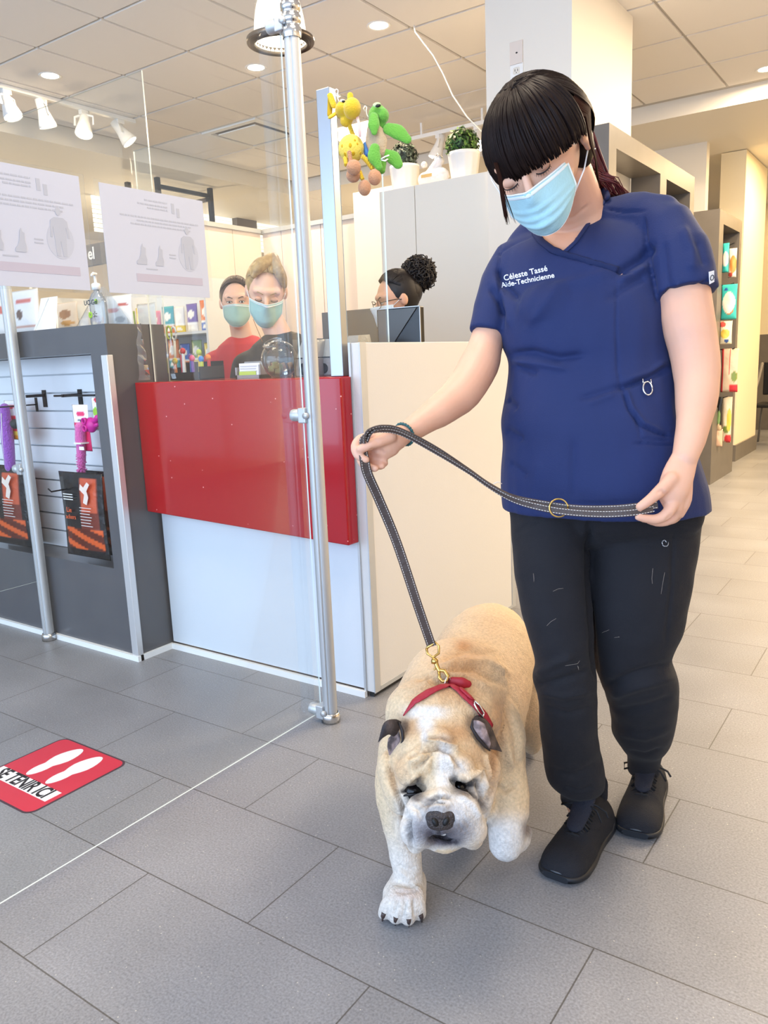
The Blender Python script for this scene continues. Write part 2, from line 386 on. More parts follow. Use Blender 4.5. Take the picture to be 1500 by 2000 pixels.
# ------------------------------------------------------------------ reception counter
rc = thing('reception_counter', 'white reception counter with glossy red sparkle front panel and tall white end gable', 'counter', (-1.95, 2.2, 0))
MB().box((-2.478, 1.995, .03), (-1.515, 2.03, 1.03)).build('front_panel', mat('white_front', (212, 219, 224), .3, bump=(150, .03)), rc)
mb = MB(); mb.box((-1.515, 2.0, .02), (-1.478, 3.07, 1.168), bev=.0015); mb.build('end_gable', mat('warm_white_laminate', (214, 212, 207), .4, bump=(150, .03)), rc)
MB().box((-1.519, 1.994, .02), (-1.511, 2.0, 1.169)).box((-1.4785, 1.996, .02), (-1.4745, 2.028, 1.169)).box((-1.4775, 3.04, .02), (-1.4755, 3.075, 1.169)).box((-1.478, 2.03, .02), (-1.475, 3.04, .034)).build('edge_trim', METAL, rc)
MB().box((-2.478, 1.985, 0), (-1.511, 1.999, .022)).build('base_strip', WHTPL, rc)
MB().box((-1.508, 2.01, 0), (-1.49, 3.06, .03)).build('toe_kick', mat('dark_toe', (50, 50, 50), .6), rc)
def red_mat():
    m = mat('red_quartz', (166, 6, 20), .14, coat=.25); nt = m.node_tree; N = nt.nodes; L = nt.links
    vo = N.new('ShaderNodeTexVoronoi'); vo.inputs['Scale'].default_value = 48; L.new(N['Texture Coordinate'].outputs['Object'], vo.inputs[0])
    lt = N.new('ShaderNodeMath'); lt.operation = 'LESS_THAN'; lt.inputs[1].default_value = .10; L.new(vo.outputs['Distance'], lt.inputs[0])
    sc = N.new('ShaderNodeSeparateColor'); L.new(vo.outputs['Color'], sc.inputs[0])
    g = N.new('ShaderNodeMath'); g.operation = 'GREATER_THAN'; g.inputs[1].default_value = .86; L.new(sc.outputs[0], g.inputs[0])
    mu = N.new('ShaderNodeMath'); mu.operation = 'MULTIPLY'; L.new(lt.outputs[0], mu.inputs[0]); L.new(g.outputs[0], mu.inputs[1])
    mx = N.new('ShaderNodeMix'); mx.data_type = 'RGBA'; L.new(mu.outputs[0], mx.inputs[0]); mx.inputs[6].default_value = lin((166, 6, 20)); mx.inputs[7].default_value = lin((255, 190, 185))
    L.new(mx.outputs[2], N['Principled BSDF'].inputs['Base Color']); return m
RED = red_mat()
mb = MB(); zl, zr = .575, .535
mb.hexa([(-2.487, 1.935, zl), (-1.512, 1.94, zr), (-1.512, 1.994, zr), (-2.487, 1.994, zl), (-2.487, 1.935, 1.068), (-1.512, 1.94, 1.066), (-1.512, 1.994, 1.066), (-2.487, 1.994, 1.068)])
bmesh.ops.bevel(mb.bm, geom=list(mb.bm.edges), offset=.004, segments=2, profile=.5, affect='EDGES')
mb.build('red_front', RED, rc)
MB().box((-2.485, 1.998, 1.035), (-1.5165, 2.34, 1.067), bev=.002).build('worktop', RED, rc)
# ------------------------------------------------------------------ glass queue partitions
GE = [GLASS, mat('polished_glass_edge', (226, 236, 228), .15, spec=.8)]
def pane(mb, lo, hi):
    g = bmesh.ops.create_cube(mb.bm, size=1)['verts']
    for v in g: v.co = Vector([(lo[i]+hi[i])/2 + v.co[i]*(hi[i]-lo[i]) for i in range(3)])
    ax = min(range(3), key=lambda i: hi[i]-lo[i])
    for f in {f for v in g for f in v.link_faces}: f.material_index = 0 if abs(f.normal[ax]) > .5 or abs((f.verts[0].co-f.verts[2].co)[ax]) < 1e-6 else 1
    return mb
def partition(x, y, gx, zt, zc, label, y0, gz=.02):
    t = thing('glass_partition', label, 'partition', (x, y, 0))
    r = .0222
    mb = MB()
    prof = []
    n = 32
    for z in (.0, zt-.19): prof.append([(x+(r-(.003 if k % 8 in (0,) else 0))*math.cos(2*PI*k/n+.5), y+(r-(.003 if k % 8 in (0,) else 0))*math.sin(2*PI*k/n+.5), z) for k in range(n)])
    mb.rings(prof, smooth=False)
    mb.build('post', METAL, t)
    MB().lathe([(.0, .0), (.03, .0), (.03, .022), (.0265, .03), (.0245, .031)], (x, y, 0), n=32).build('base_ring', CHROME, t)
    pr = [(.0245, zt-.2)]
    for k in range(5): pr += [(.027, zt-.19+k*.03), (.027, zt-.175+k*.03), (.023, zt-.172+k*.03), (.023, zt-.163+k*.03)]
    MB().lathe(pr+[(.026, zt-.03), (.02, zt+.28), (0, zt+.28)], (x, y, 0), n=32).build('neck', CHROME, t)
    for z in zc:
        mb = MB()
        R = Matrix.Rotation(PI/2, 4, 'Y')
        mb.lathe([(0, .0), (.017, .0), (.018, .004), (.018, .045), (0, .045)], (gx-.025, y-.012, z), R, n=24)
        mb.box((gx+.008, y-.03, z-.022), (x-.008, y+.006, z+.022), bev=.003)
        mb.lathe([(0, 0), (.009, 0), (.009, .014), (0, .014)], (x-.006, y-.02, z), Matrix.Rotation(PI/2, 4, 'X'), n=16)
        mb.build('glass_clamp', METAL, t)
    mb = MB(); pane(mb, (gx-.0022, y0, gz), (gx+.0022, y+.005, zt+.28)); mb.build('glass_panel', GE, t)
    return t
partition(-1.503, 1.792, -1.547, 2.17, (.035, .962, 2.01), 'clear glass queue panel on the tall metal post in front of the red counter', .25)
partition(-3.045, 1.80, -3.092, 1.86, (.735, 1.75), 'clear glass queue panel on the shorter metal post at the left edge', .25, .25)
# counter screen post and its glass
sp = thing('counter_screen', 'clear counter screen on a square polished metal post above the red counter', 'screen', (-1.565, 2.02, 1.067))
MB().box((-1.595, 1.998, 1.067), (-1.545, 2.03, 1.91), bev=.002).build('post', mat('satin_post', (168, 174, 180), .3, .9), sp)
mb = MB(); pane(mb, (-2.487, 2.03, 1.068), (-1.595, 2.036, 1.9)); mb.build('glass_panel', GE, sp)
mb = MB(); pane(mb, (-1.55, 2.03, 1.172), (-1.544, 2.262, 1.9)); mb.build('side_glass', GE, sp)
ls = thing('glass_screen', 'tall clear glass screen rising behind the dark display unit', 'screen', (-3.3, 2.12, 0))
mb = MB(); pane(mb, (-3.9, 2.12, 0), (-2.51, 2.126, 2.2)); mb.build('glass_panel', GE, ls)
# ------------------------------------------------------------------ tall white cabinets against the column
tc_ = thing('tall_cabinet', 'tall white two-door cabinet under the potted topiary balls', 'cabinet', (-2.47, 4.3, 0))
MB().box((-2.83, 4.115, 0), (-2.10, 4.52, 2.1)).build('body', WHITEP, tc_)
DOORW = mat('cabinet_door_white', (226, 222, 210), .4)
for a, b in ((-2.829, -2.583), (-2.579, -2.095)):
    MB().box((a, 4.096, .08), (b, 4.1145, 2.098), bev=.001).build('door', DOORW, tc_)
# ------------------------------------------------------------------ cream back partition and its returns
pc = PZ(512, 452, 2.1)
PANEL = mat('partition_cream', (228, 212, 198), .6)
pr_ = PY(708, 420, pc.y)
bp = thing('back_partition', 'cream panelled partition with metal top rail behind the masked staff', 'partition', (pc.x, pc.y, 0))
mb = MB(); k = 5
for i in range(k):
    a = pc.x+(pr_.x-pc.x)*i/k; b = pc.x+(pr_.x-pc.x)*(i+1)/k; mb.box((a+.003, pc.y, .05), (b-.003, pc.y+.04, 2.08))
mb.box((pc.x, pc.y+.01, .03), (pr_.x, pc.y+.05, 2.07)); mb.build('panel', PANEL, bp)
MB().box((pc.x-.03, pc.y-.015, 2.08), (pr_.x, pc.y+.055, 2.11)).build('top_rail', METAL, bp)
mb = MB()
wl = pc.y-PX(398, 432, pc.x).y
for i in range(2): mb.box((pc.x-.04, pc.y-.02-(i+1)*wl/2, .05), (pc.x, pc.y-.024-i*wl/2, 2.08))
mb.build('side_panel', PANEL, bp); MB().box((pc.x-.05, pc.y-.02-wl, 2.08), (pc.x+.015, pc.y-.03, 2.11)).build('side_rail', METAL, bp)
MB().box((pr_.x, pc.y-.1, 0), (pr_.x+.45, pc.y+.5, PY(725, 370, pc.y-.1).z)).build('pier', WHITEP, bp)
# ------------------------------------------------------------------ high strip window with blinds, dark tube rack
wx = xl-1.4
BL = mat('daylit_blind', (245, 245, 240), .6, emit=(255, 250, 240), estr=.85)
mb = MB(); q0 = PX(395, 405, wx); q1 = PX(590, 465, wx)
for i in range(9): mb.box((wx, q0.y-1.5, q0.z-.42+i*.045), (wx+.02, q1.y, q0.z-.42+i*.045+.036))
struct(mb.build('window_2', BL))
mb = MB(); mb.box((wx+.02, q0.y-1.5, q0.z-.02), (wx+.08, q1.y+.2, q0.z+.06)); m1 = PX(474, 430, wx+.03); mb.box((wx+.02, m1.y-.17, q0.z-.5), (wx+.1, m1.y+.17, q0.z+.04)); struct(mb.build('trim_3', mat('dark_frame', (96, 90, 86), .5)))
rk = thing('steel_tube_rack', 'dark steel tube rack rising above the partition at upper left', 'rack', tuple(PX(408, 430, xl-.35)))
X_ = xl-.35; tb = MB()
v = lambda x, y: PX(x, y, X_)
a, b = v(409, 360), v(412, 432); tb.box((X_-.02, a.y-.02, b.z-.3), (X_+.02, a.y+.02, a.z)); tb.build('upright', BLACKM, rk)
c = v(306, 342); tb = MB(); tb.box((X_-.02, c.y-.02, c.z-.75), (X_+.02, c.y+.02, c.z)); tb.build('upright', BLACKM, rk)
tb = MB(); z1 = v(309, 360).z; tb.box((X_-.015, c.y, z1-.035), (X_+.015, a.y, z1)); tb.build('rail', BLACKM, rk)
tb = MB(); z1 = v(410, 385).z; tb.box((X_-.9, a.y-.015, z1-.035), (X_, a.y+.015, z1)); tb.build('rail', BLACKM, rk)
e_ = v(249, 356); tb = MB(); tb.box((X_-.02, e_.y-.02, e_.z-.75), (X_+.02, e_.y+.02, e_.z)); tb.build('upright', BLACKM, rk)
bd = thing('white_board', 'plain white board leaning behind the right-hand paper notice', 'board', tuple(v(300, 375)))
p0, p1 = v(250, 356), v(363, 382); MB().box((X_-.09, p0.y, p0.z-.6), (X_-.06, p1.y, p0.z-.06)).build('board_face', WHITEP, bd)
# ------------------------------------------------------------------ openwork shelf tower, then the treat tower
def tower(lo, hi, wins, label, cat, name='shelf_tower'):
    t = thing(name, label, cat, ((lo[0]+hi[0])/2, (lo[1]+hi[1])/2, 0))
    mb = MB(); ys = sorted({lo[1], hi[1]} | {w[0] for w in wins} | {w[1] for w in wins})
    for a, b in zip(ys, ys[1:]):
        w = [q for q in wins if q[0] <= a+1e-6 and q[1] >= b-1e-6]
        if not w: mb.box((lo[0], a, lo[2]), (hi[0], b, hi[2]))
        else: mb.box((lo[0], a, lo[2]), (hi[0], b, w[0][2])); mb.box((lo[0], a, w[0][3]), (hi[0], b, hi[2]))
    mb.build('frame', TAUPE, t); return t
xs = -1.44
t1 = tower((-1.612, 4.106, 0), (xs, 5.767, 2.22), [(4.217, 4.989, .35, 2.12), (5.117, 5.662, .35, 2.11)], 'taupe laminate shelf tower with two open windows beside the white column', 'shelf')
mb = MB()
for z in (.75, 1.1, 1.45, 1.8):
    mb.box((-1.6, 4.217, z), (xs-.01, 4.989, z+.018)); mb.box((-1.6, 5.117, z), (xs-.01, 5.662, z+.018)) if z < 1.5 else None
mb.build('shelf', TAUPE, t1)
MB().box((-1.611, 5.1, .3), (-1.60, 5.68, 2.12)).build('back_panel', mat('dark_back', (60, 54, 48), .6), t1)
t2 = tower((-1.74, 6.79, 0), (-1.50, 7.62, 2.16), [(6.93, 7.54, .62, 2.06)], 'taupe laminate tower with treat bags hanging in its niche', 'display unit', 'treat_display_tower')
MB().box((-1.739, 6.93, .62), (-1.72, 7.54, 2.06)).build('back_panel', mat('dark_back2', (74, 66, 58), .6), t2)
# pillar, wainscot, far doorway
mb = MB(); a, b = PZ(1430, 895, 0), PZ(1474, 868, 0)
PXX = -1.62
mb.box((-1.84, 8.3, .1), (PXX, 9.35, 2.88)); struct(mb.build('wall_pillar', mat('pillar_paint', (240, 228, 196), .6)))
struct(MB().box((-1.85, 8.285, 0), (PXX+.015, 9.365, .16)).build('baseboard_pillar', TAUPE))
mb = MB(); mb.box((-2.6, 8.28, .1), (-1.66, 8.3, 1.2)); mb.box((-2.6, 8.27, 1.18), (-1.655, 8.3, 1.2)); struct(mb.build('trim_4', TAUPE))
struct(MB().box((-2.2, 11.6, 0), (3.2, 11.7, 2.885)).build('wall_corridor', mat('corridor_cream', (236, 222, 186), .7)))
struct(MB().box((-1.5, 11.55, 0), (-.4, 11.6, 2.2)).build('door_1', mat('dark_door', (92, 80, 68), .5)))
struct(MB().box((-2.2, 11.57, 0), (-1.6, 11.6, 1.25)).build('trim_5', TAUPE))
# chair at the far right edge
q = PZ(1497, 868, 0)
ch = thing('waiting_chair', 'dark chair with grey metal legs at the far right edge behind the pillar', 'chair', (q.x, q.y, 0))
cx_, cy_ = q.x+.12, q.y
MB().box((cx_-.24, cy_-.24, .43), (cx_+.24, cy_+.24, .47), bev=.01).build('seat', BLKPL, ch)
mb = MB(); mb.limb([(cx_-.24, cy_+.2, .9), (cx_-.24, cy_-.05, .68), (cx_-.24, cy_-.24, .62)], [.02, .018, .015]); mb.build('armrest', mat('chair_grey', (120, 116, 110), .4), ch)
for dx in (-.22, .22):
    for dy in (-.22, .22):
        MB().tube([(cx_+dx, cy_+dy, .45), (cx_+dx*1.15, cy_+dy*1.15, 0)], .012).build('leg', mat('chair_grey'), ch)
MB().box((cx_-.22, cy_+.2, .55), (cx_+.24, cy_+.24, .92), bev=.01).build('backrest', BLKPL, ch)
# ------------------------------------------------------------------ ceiling fittings
q = [PZ(*a, 3.0) for a in ((400, 263), (485, 236), (568, 268), (482, 291))]
ad = thing('air_diffuser', 'square white ceiling air diffuser with a raised centre plate', 'air vent', (-4.82, 5.185, 3.0))
cx_, cy_ = X0-5.5*S, Y0+3.5*S
mb = MB()
for r0, r1, z0 in ((.30, .255, 2.99), ):
    mb.box((cx_-.3, cy_-.3, z0), (cx_+.3, cy_-.25, z0+.02)); mb.box((cx_-.3, cy_+.25, z0), (cx_+.3, cy_+.3, z0+.02)); mb.box((cx_-.3, cy_-.25, z0), (cx_-.25, cy_+.25, z0+.02)); mb.box((cx_+.25, cy_-.25, z0), (cx_+.3, cy_+.25, z0+.02))
mb.build('frame', WHTPL, ad)
MB().box((cx_-.205, cy_-.205, 2.983), (cx_+.205, cy_+.205, 2.993), bev=.002).build('centre_plate', WHTPL, ad)
MB().box((cx_-.25, cy_-.25, 3.008), (cx_+.25, cy_+.25, 3.012)).build('duct_shadow_plate', mat('duct_grey', (120, 116, 110), .6), ad)
# track with spotlights, upper left
tz = 2.99
ta, tb_ = PZ(-60, 150, tz), PZ(263, 236, tz)
def spot(mbn, top, aim, L, r, label, group, parent_thing=None):
    t = thing('track_spotlight', label, 'spotlight', tuple(top), group)
    MB().box((top.x-.018, top.y-.03, top.z-.03), (top.x+.018, top.y+.03, top.z), bev=.003).build('adapter', WHTPL, t)
    a = Vector(aim).normalized(); c0 = top+Vector((0, 0, -.075)); Mz = a.to_track_quat('Z', 'Y').to_matrix().to_4x4()
    MB().lathe([(0, -L*.45), (r*.5, -L*.45), (r*.55, -L*.1), (r*.62, L*.05), (r*.66, L*.1), (r*.95, L*.5), (r, L*.62), (r*.97, L*.62), (r*.93, L*.6)], c0, Mz, n=24).build('shade', WHTPL, t)
    MB().lathe([(0, L*.56), (r*.93, L*.58)], c0, Mz, n=24).build('lamp_face', LAMPM, t)
    side = a.cross(Vector((0, 0, 1))).normalized() if abs(a.z) < .98 else Vector((1, 0, 0))
    for s_ in (-1, 1):
        MB().tube([top+Vector((0, 0, -.03))+side*s_*.01, c0+side*s_*(r*1.05)+Vector((0, 0, .03)), c0+side*s_*(r*1.05)+a*L*.2], .005, flat=2).build('yoke', WHTPL, t)
    return t
tk = thing('lighting_track', 'long white lighting track with four spotlights at upper left', 'lighting track', (ta.x, tb_.y, tz))
MB().box((ta.x-.02, ta.y-.4, tz-.02), (ta.x+.02, tb_.y, tz+.008), bev=.002).build('rail', WHTPL, tk)
SL = ['white track spotlight at the left image edge, first on the upper left track', 'white track spotlight beneath the far left ceiling light, second on its track', 'white track spotlight showing its round lit face, third on the upper left track', 'white track spotlight tilted away at the right end of the upper left track']
for k, (px_, py_, aim) in enumerate([(12, 182, (.35, .1, -1)), (82, 201, (.05, .25, -1)), (163, 220, (.25, -.35, -1)), (234, 240, (.55, .5, -1))]):
    s_ = PX(px_, py_, ta.x); s_.z = tz-.02; spot(None, s_, aim, .17, .062, SL[k], 'spotlights on the upper left track')
# second track behind the toys, with three spots
tY = 5.6
a, b = PZ(802, 271, 2.9), PZ(949, 243, 2.9)
tk2 = thing('lighting_track', 'short white lighting track high behind the potted topiary balls', 'lighting track', (a.x, a.y, 2.9))
MB().box((a.x, a.y-.02, 2.88), (b.x+.3, a.y+.02, 2.91), bev=.002).build('rail', WHTPL, tk2)
MB().box((a.x+.1, a.y-.008, 2.91), (a.x+.116, a.y+.008, 3.0)).build('hanger', WHTPL, tk2)
MB().box((b.x, a.y-.008, 2.91), (b.x+.016, a.y+.008, 3.0)).build('hanger', WHTPL, tk2)
for k, (px_, aim, lb) in enumerate([(857, (-.3, -.2, -1), 'white track spotlight between the two topiary balls'), (897, (.1, .3, -1), 'white track spotlight directly above the right topiary ball'), (932, (.35, -.6, -1), 'white track spotlight glowing at the right side of the right topiary')]):
    s_ = PY(px_, 258, a.y); s_.z = 2.88; spot(None, s_, aim, .17, .06, lb, 'spotlights behind the topiaries')
# pendant dome lamp
pd = P(548, 82, 3.0)
pl = thing('pendant_lamp', 'ribbed glass dome pendant lamp with brown metal ring beside the tall post', 'pendant lamp', tuple(pd))
rr = px2m(50, 3.0)
prof = [(rr*1.0*math.cos(t)**.75, rr*2.1*math.sin(t)) for t in [k*PI/2/14 for k in range(15)]]
n = 72; rs = []
for r0, z in prof: rs.append([pd+Vector(((r0*(1+.02*(k % 2)))*math.cos(2*PI*k/n), (r0*(1+.02*(k % 2)))*math.sin(2*PI*k/n), z)) for k in range(n)])
MB().rings(rs, False).build('glass_shade', mat('ribbed_lamp_glass', (244, 240, 230), .25, trans=.3, emit=(255, 246, 226), estr=.55), pl)
R2 = px2m(66, 3.0)
pr2 = [(rr*1.02, .004)]
for k in range(4): pr2 += [(rr+(R2-rr)*(k+.15)/4, -.006), (rr+(R2-rr)*(k+.5)/4, -.016+.003*k), (rr+(R2-rr)*(k+.85)/4, -.006)]
pr2 += [(R2, -.004), (R2, .008), (rr, .014), (rr*1.02, .004)]
MB().lathe(pr2, pd, n=48).build('rim', mat('brown_metal', (104, 92, 80), .35, .6), pl)
MB().ball(pd+Vector((0, 0, .07)), (.035, .035, .05)).build('bulb', LAMPM, pl)
MB().tube([pd+Vector((0, 0, rr*2.05)), Vector((pd.x, pd.y, 3.0))], .012).build('stem', METAL, pl)
# thin white cable drooping from the ceiling
a = PZ(809, 50, 3.0); b = PZ(945, 262, 2.88)
pts = [a.lerp(b, t) for t in [k/16 for k in range(17)]]
q_ = [(809, 50), (811, 62), (826, 82), (846, 108), (866, 145), (884, 186), (912, 228), (945, 262)]
mb = MB(); mb.tube([P(x, y, 4.55+.0*i) if i else a for i, (x, y) in enumerate(q_)], .0045, n=6)
tag(mb.build('hanging_cable', WHTPL), 'thin white cable drooping from the ceiling toward the topiaries', 'cable')
# wall plates on the column
for (x, y), lb, kind in (((1009, 104), 'blank cream wall plate with a small sensor, top of the column face', 0), ((1010, 148), 'white double power outlet on the column just above her hair', 1)):
    c = PY(x, y, cf)
    t = thing('wall_plate' if not kind else 'power_outlet', lb, 'wall plate' if not kind else 'outlet', (c.x, cf-.001, c.z))
    MB().box((c.x-.036, cf-.007, c.z-.056), (c.x+.036, cf-.0005, c.z+.056), bev=.002).build('plate', mat('plate_cream', (226, 214, 202), .45) if not kind else WHTPL, t)
    if kind:
        for dz in (-.022, .022):
            MB().box((c.x-.017, cf-.009, c.z+dz-.015), (c.x+.017, cf-.0065, c.z+dz+.015), bev=.004).build('socket', WHITEP, t)
            MB().box((c.x-.009, cf-.0095, c.z+dz-.003), (c.x-.006, cf-.0088, c.z+dz+.008)).box((c.x+.006, cf-.0095, c.z+dz-.003), (c.x+.009, cf-.0088, c.z+dz+.008)).ball((c.x, cf-.009, c.z+dz-.009), .0025, seg=8).build('socket_slot', BLKPL, t)
    else: MB().ball((c.x+.003, cf-.007, c.z+.0), (.006, .003, .004), seg=12).build('sensor', BLKPL, t)
# ------------------------------------------------------------------ printed pouches and cards
FOIL = vmat('printed_foil', .32, bump=(30, .25)); CARD = vmat('printed_card', .5)
def pouch(name, c, w, h, t, fn, label, cat, group=None, u=(1, 0, 0), m=None, tilt=0, nx=16, ny=22, hang=False):
    """soft bag whose print is given by fn(u, v); c = middle of its bottom edge, u = the way its front runs"""
    u = Vector(u).normalized(); up = Vector((0, 0, 1)); f = u.cross(up)      # front normal
    if tilt: up = (up + f*-tilt).normalized(); f = u.cross(up)
    c = Vector(c); bm = bmesh.new(); lay = {}; cl = bm.verts.layers.float_color.new('Col')
    rnd = random.Random(hash((round(c.x, 3), round(c.z, 3))) & 65535); ph = [rnd.uniform(0, 6) for _ in range(4)]
    for s in (1, -1):
        for i in range(nx+1):
            for j in range(ny+1):
                a, b = i/nx, j/ny
                ed = i in (0, nx) or j in (0, ny)
                if ed and s == -1: lay[(s, i, j)] = lay[(1, i, j)]; continue
                k = (math.sin(PI*a)**.5)*(math.sin(PI*min(1, b*1.02+.0))**.4 if b < 1 else 0)*(1-.55*b)
                k += .10*math.sin(7*a+ph[0]+5*b)*math.sin(9*b+ph[1])*math.sin(PI*a)*math.sin(PI*b)
                p = c + u*((a-.5)*w*(1-.05*math.sin(PI*b))) + up*(b*h) + f*(s*k*t*.5)
                lay[(s, i, j)] = bm.verts.new(p)
        for i in range(nx):
            for j in range(ny):
                q = [lay[(s, i, j)], lay[(s, i+1, j)], lay[(s, i+1, j+1)], lay[(s, i, j+1)]]
                fc = bm.faces.new(q if s == 1 else q[::-1]); fc.smooth = True
    for (s, i, j), v in lay.items(): v[cl] = lin(fn(i/nx, j/ny))
    me = bpy.data.meshes.new(name); bm.to_mesh(me); bm.free()
    o = link(name, me, m or FOIL)
    return tag(o, label, cat, group)
def bands(*b):                # (v upto, colour) from the bottom
    def fn(u, v):
        for t, c in b:
            if v <= t: return c
        return b[-1][1]
    return fn
def splash(base, spots):
    def fn(u, v):
        for x, y, r, s, c in spots:
            if ((u-x)/r)**2+((v-y)/s)**2 < 1: return c
        return base(u, v) if callable(base) else base
    return fn
# ---- slatwall hooks and what hangs on them (front plane at Y 1.975)
YS = 1.975
def hook(px_, py_, label, L=.11, bar=None):
    a = PY(px_, py_, YS); t = thing('slatwall_hook', label, 'hook', tuple(a), 'black slatwall hooks')
    MB().box((a.x-.008, YS-.004, a.z-.03), (a.x+.008, YS, a.z+.03), bev=.001).build('plate', BLACKM, t)
    MB().tube([(a.x, YS-.002, a.z), (a.x-.0, YS-L, a.z), (a.x-.0, YS-L-.012, a.z+.014)], .003, n=8).build('prong', BLACKM, t)
    return a
rb = PY(60, 774, YS-.08); rb2 = PY(187, 776, YS-.08)
rl = thing('display_rail', 'black wire rail across the slatwall above the pink dog toys', 'rail', ((rb.x+rb2.x)/2, YS-.08, rb.z))
mb = MB(); mb.tube([(-2.95, YS-.08, rb.z), (-2.594, YS-.08, rb.z)], .0042, n=8); mb.build('rail_bar', BLACKM, rl)
for px_ in (88, 158):
    a = PY(px_, 775, YS); MB().box((a.x-.006, YS-.085, rb.z-.006), (a.x+.006, YS, rb.z+.006)).box((a.x-.012, YS-.006, rb.z-.05), (a.x+.012, YS-.0005, rb.z+.022)).build('bracket', BLACKM, rl)
hook(72, 790, 'black slatwall hook on the left, above the empty slats', .2)
hook(190, 945, 'black slatwall hook carrying the right-hand treat bags', .21)
hook(28, 925, 'black slatwall hook carrying the left-hand treat bags', .2)
def hang_c(px_, py_, Y): return PY(px_, py_, Y)
# pink card with plush dog chew
def toy_card(px0, py0, px1, py1, Y, fn, label, name='toy_card'):
    a, b = PY(px0, py1, Y), PY(px1, py0, Y)
    t = thing(name, label, 'pet toy', ((a.x+b.x)/2, Y, a.z))
    c = pouch('backing_card', ((a.x+b.x)/2, Y, a.z), b.x-a.x, b.z-a.z, .003, fn, None, None, m=CARD, nx=20, ny=30)
    c.parent = t; c.data.transform(WM(t).inverted()); return t
PINK = mat('pink_plush', (214, 96, 168), .9, bump=(160, .8), sheen=.4); MAG = mat('magenta_rubber', (200, 30, 140), .4)
t = toy_card(150, 790, 171, 880, YS-.10, splash(bands((.62, (222, 40, 96)), (1, (244, 238, 240))), [(.5, .8, .28, .05, (230, 60, 110)), (.55, .66, .3, .03, (60, 60, 70))]), 'pink plush stick toy on a red and white card beside the magenta rubber toy', 'plush_stick_toy')
a = PY(157, 835, YS-.115); b = PY(160, 922, YS-.115)
mb = MB(); mb.limb([a, a.lerp(b, .28)], [.021, .022], n=16); mb.limb([a.lerp(b, .42), a.lerp(b, .6), b], [.019, .018, .012], n=16)
rnd = random.Random(3)
for k in range(150):
    q = a.lerp(b, rnd.uniform(.55, 1)); d_ = Vector((rnd.uniform(-1, 1), rnd.uniform(-1, .6), rnd.uniform(-.6, .2))).normalized(); mb.tube([q+d_*.01, q+d_*.022], [.003, .0008], n=4)
mb.build('plush_stick', PINK, t)
MB().box((a.x-.02, a.y-.023, a.lerp(b, .34).z-.003), (a.x+.024, a.y+.015, a.lerp(b, .34).z+.003)).box((a.x+.012, a.y-.024, a.z-.085), (a.x+.042, a.y-.022, a.z-.072), M=None).build('care_tag', WHTPL, t)
c = PY(178, 830, YS-.11)
t = thing('rubber_fetch_toy', 'magenta rubber toy with round holes at the right edge of the slatwall', 'pet toy', tuple(c))
mb = MB(); mb.ball(c, (.03, .02, .03))
for dx, dz in ((-.013, .016), (-.013, -.012)):
    mb.lathe([(.010, .0), (.0135, .0), (.0135, .012), (.009, .012), (.009, 0)], (c.x+dx, c.y-.013, c.z+dz), Matrix.Rotation(PI/2, 4, 'X'), n=18)
mb.limb([c+Vector((.012, 0, .012)), c+Vector((.035, 0, .02)), c+Vector((.045, 0, .028))], [.012, .011, .012]); mb.limb([c+Vector((.01, 0, -.006)), c+Vector((.04, 0, .002))], [.009, .008])
mb.build('rubber_body', MAG, t)
cc = pouch('backing_card', (c.x+.012, c.y+.022, c.z-.02), .05, .125, .002, splash((245, 242, 240), [(.4, .55, .4, .14, (150, 200, 60)), (.7, .92, .4, .09, (220, 40, 60))]), None, None, m=CARD); cc.parent = t; cc.data.transform(WM(t).inverted())
# left: violet plush, card with black ball
a, b = PY(9, 797, YS-.13), PY(20, 912, YS-.13)
t = thing('violet_plush_toy', 'violet fuzzy plush stick hanging at the far left of the slatwall', 'pet toy', tuple(a))
mb = MB(); mb.limb([a, a.lerp(b, .5), b], [.02, .026, .022], n=18); mb.build('plush_body', mat('violet_plush', (158, 84, 190), .9, bump=(120, 1.0), sheen=.5), t)
mb = MB(); mb.tube([a+Vector((.008, -.022, -.02)), a.lerp(b, .5)+Vector((.004, -.026, 0)), b+Vector((-.004, -.022, .02))], .0016, n=6); mb.build('stitching', WHTPL, t)
t = toy_card(17, 782, 41, 858, YS-.1, splash(bands((.12, (240, 150, 20)), (.2, (250, 215, 90)), (.62, (222, 40, 70)), (1, (240, 236, 238))), [(.35, .84, .2, .06, (225, 50, 80)), (.7, .86, .16, .09, (232, 90, 120))]), 'red and yellow card holding a black rubber ball beside the violet plush', 'ball_toy')
MB().ball(PY(30, 828, YS-.125), .021).build('rubber_ball', mat('black_rubber', (46, 46, 48), .5), t)
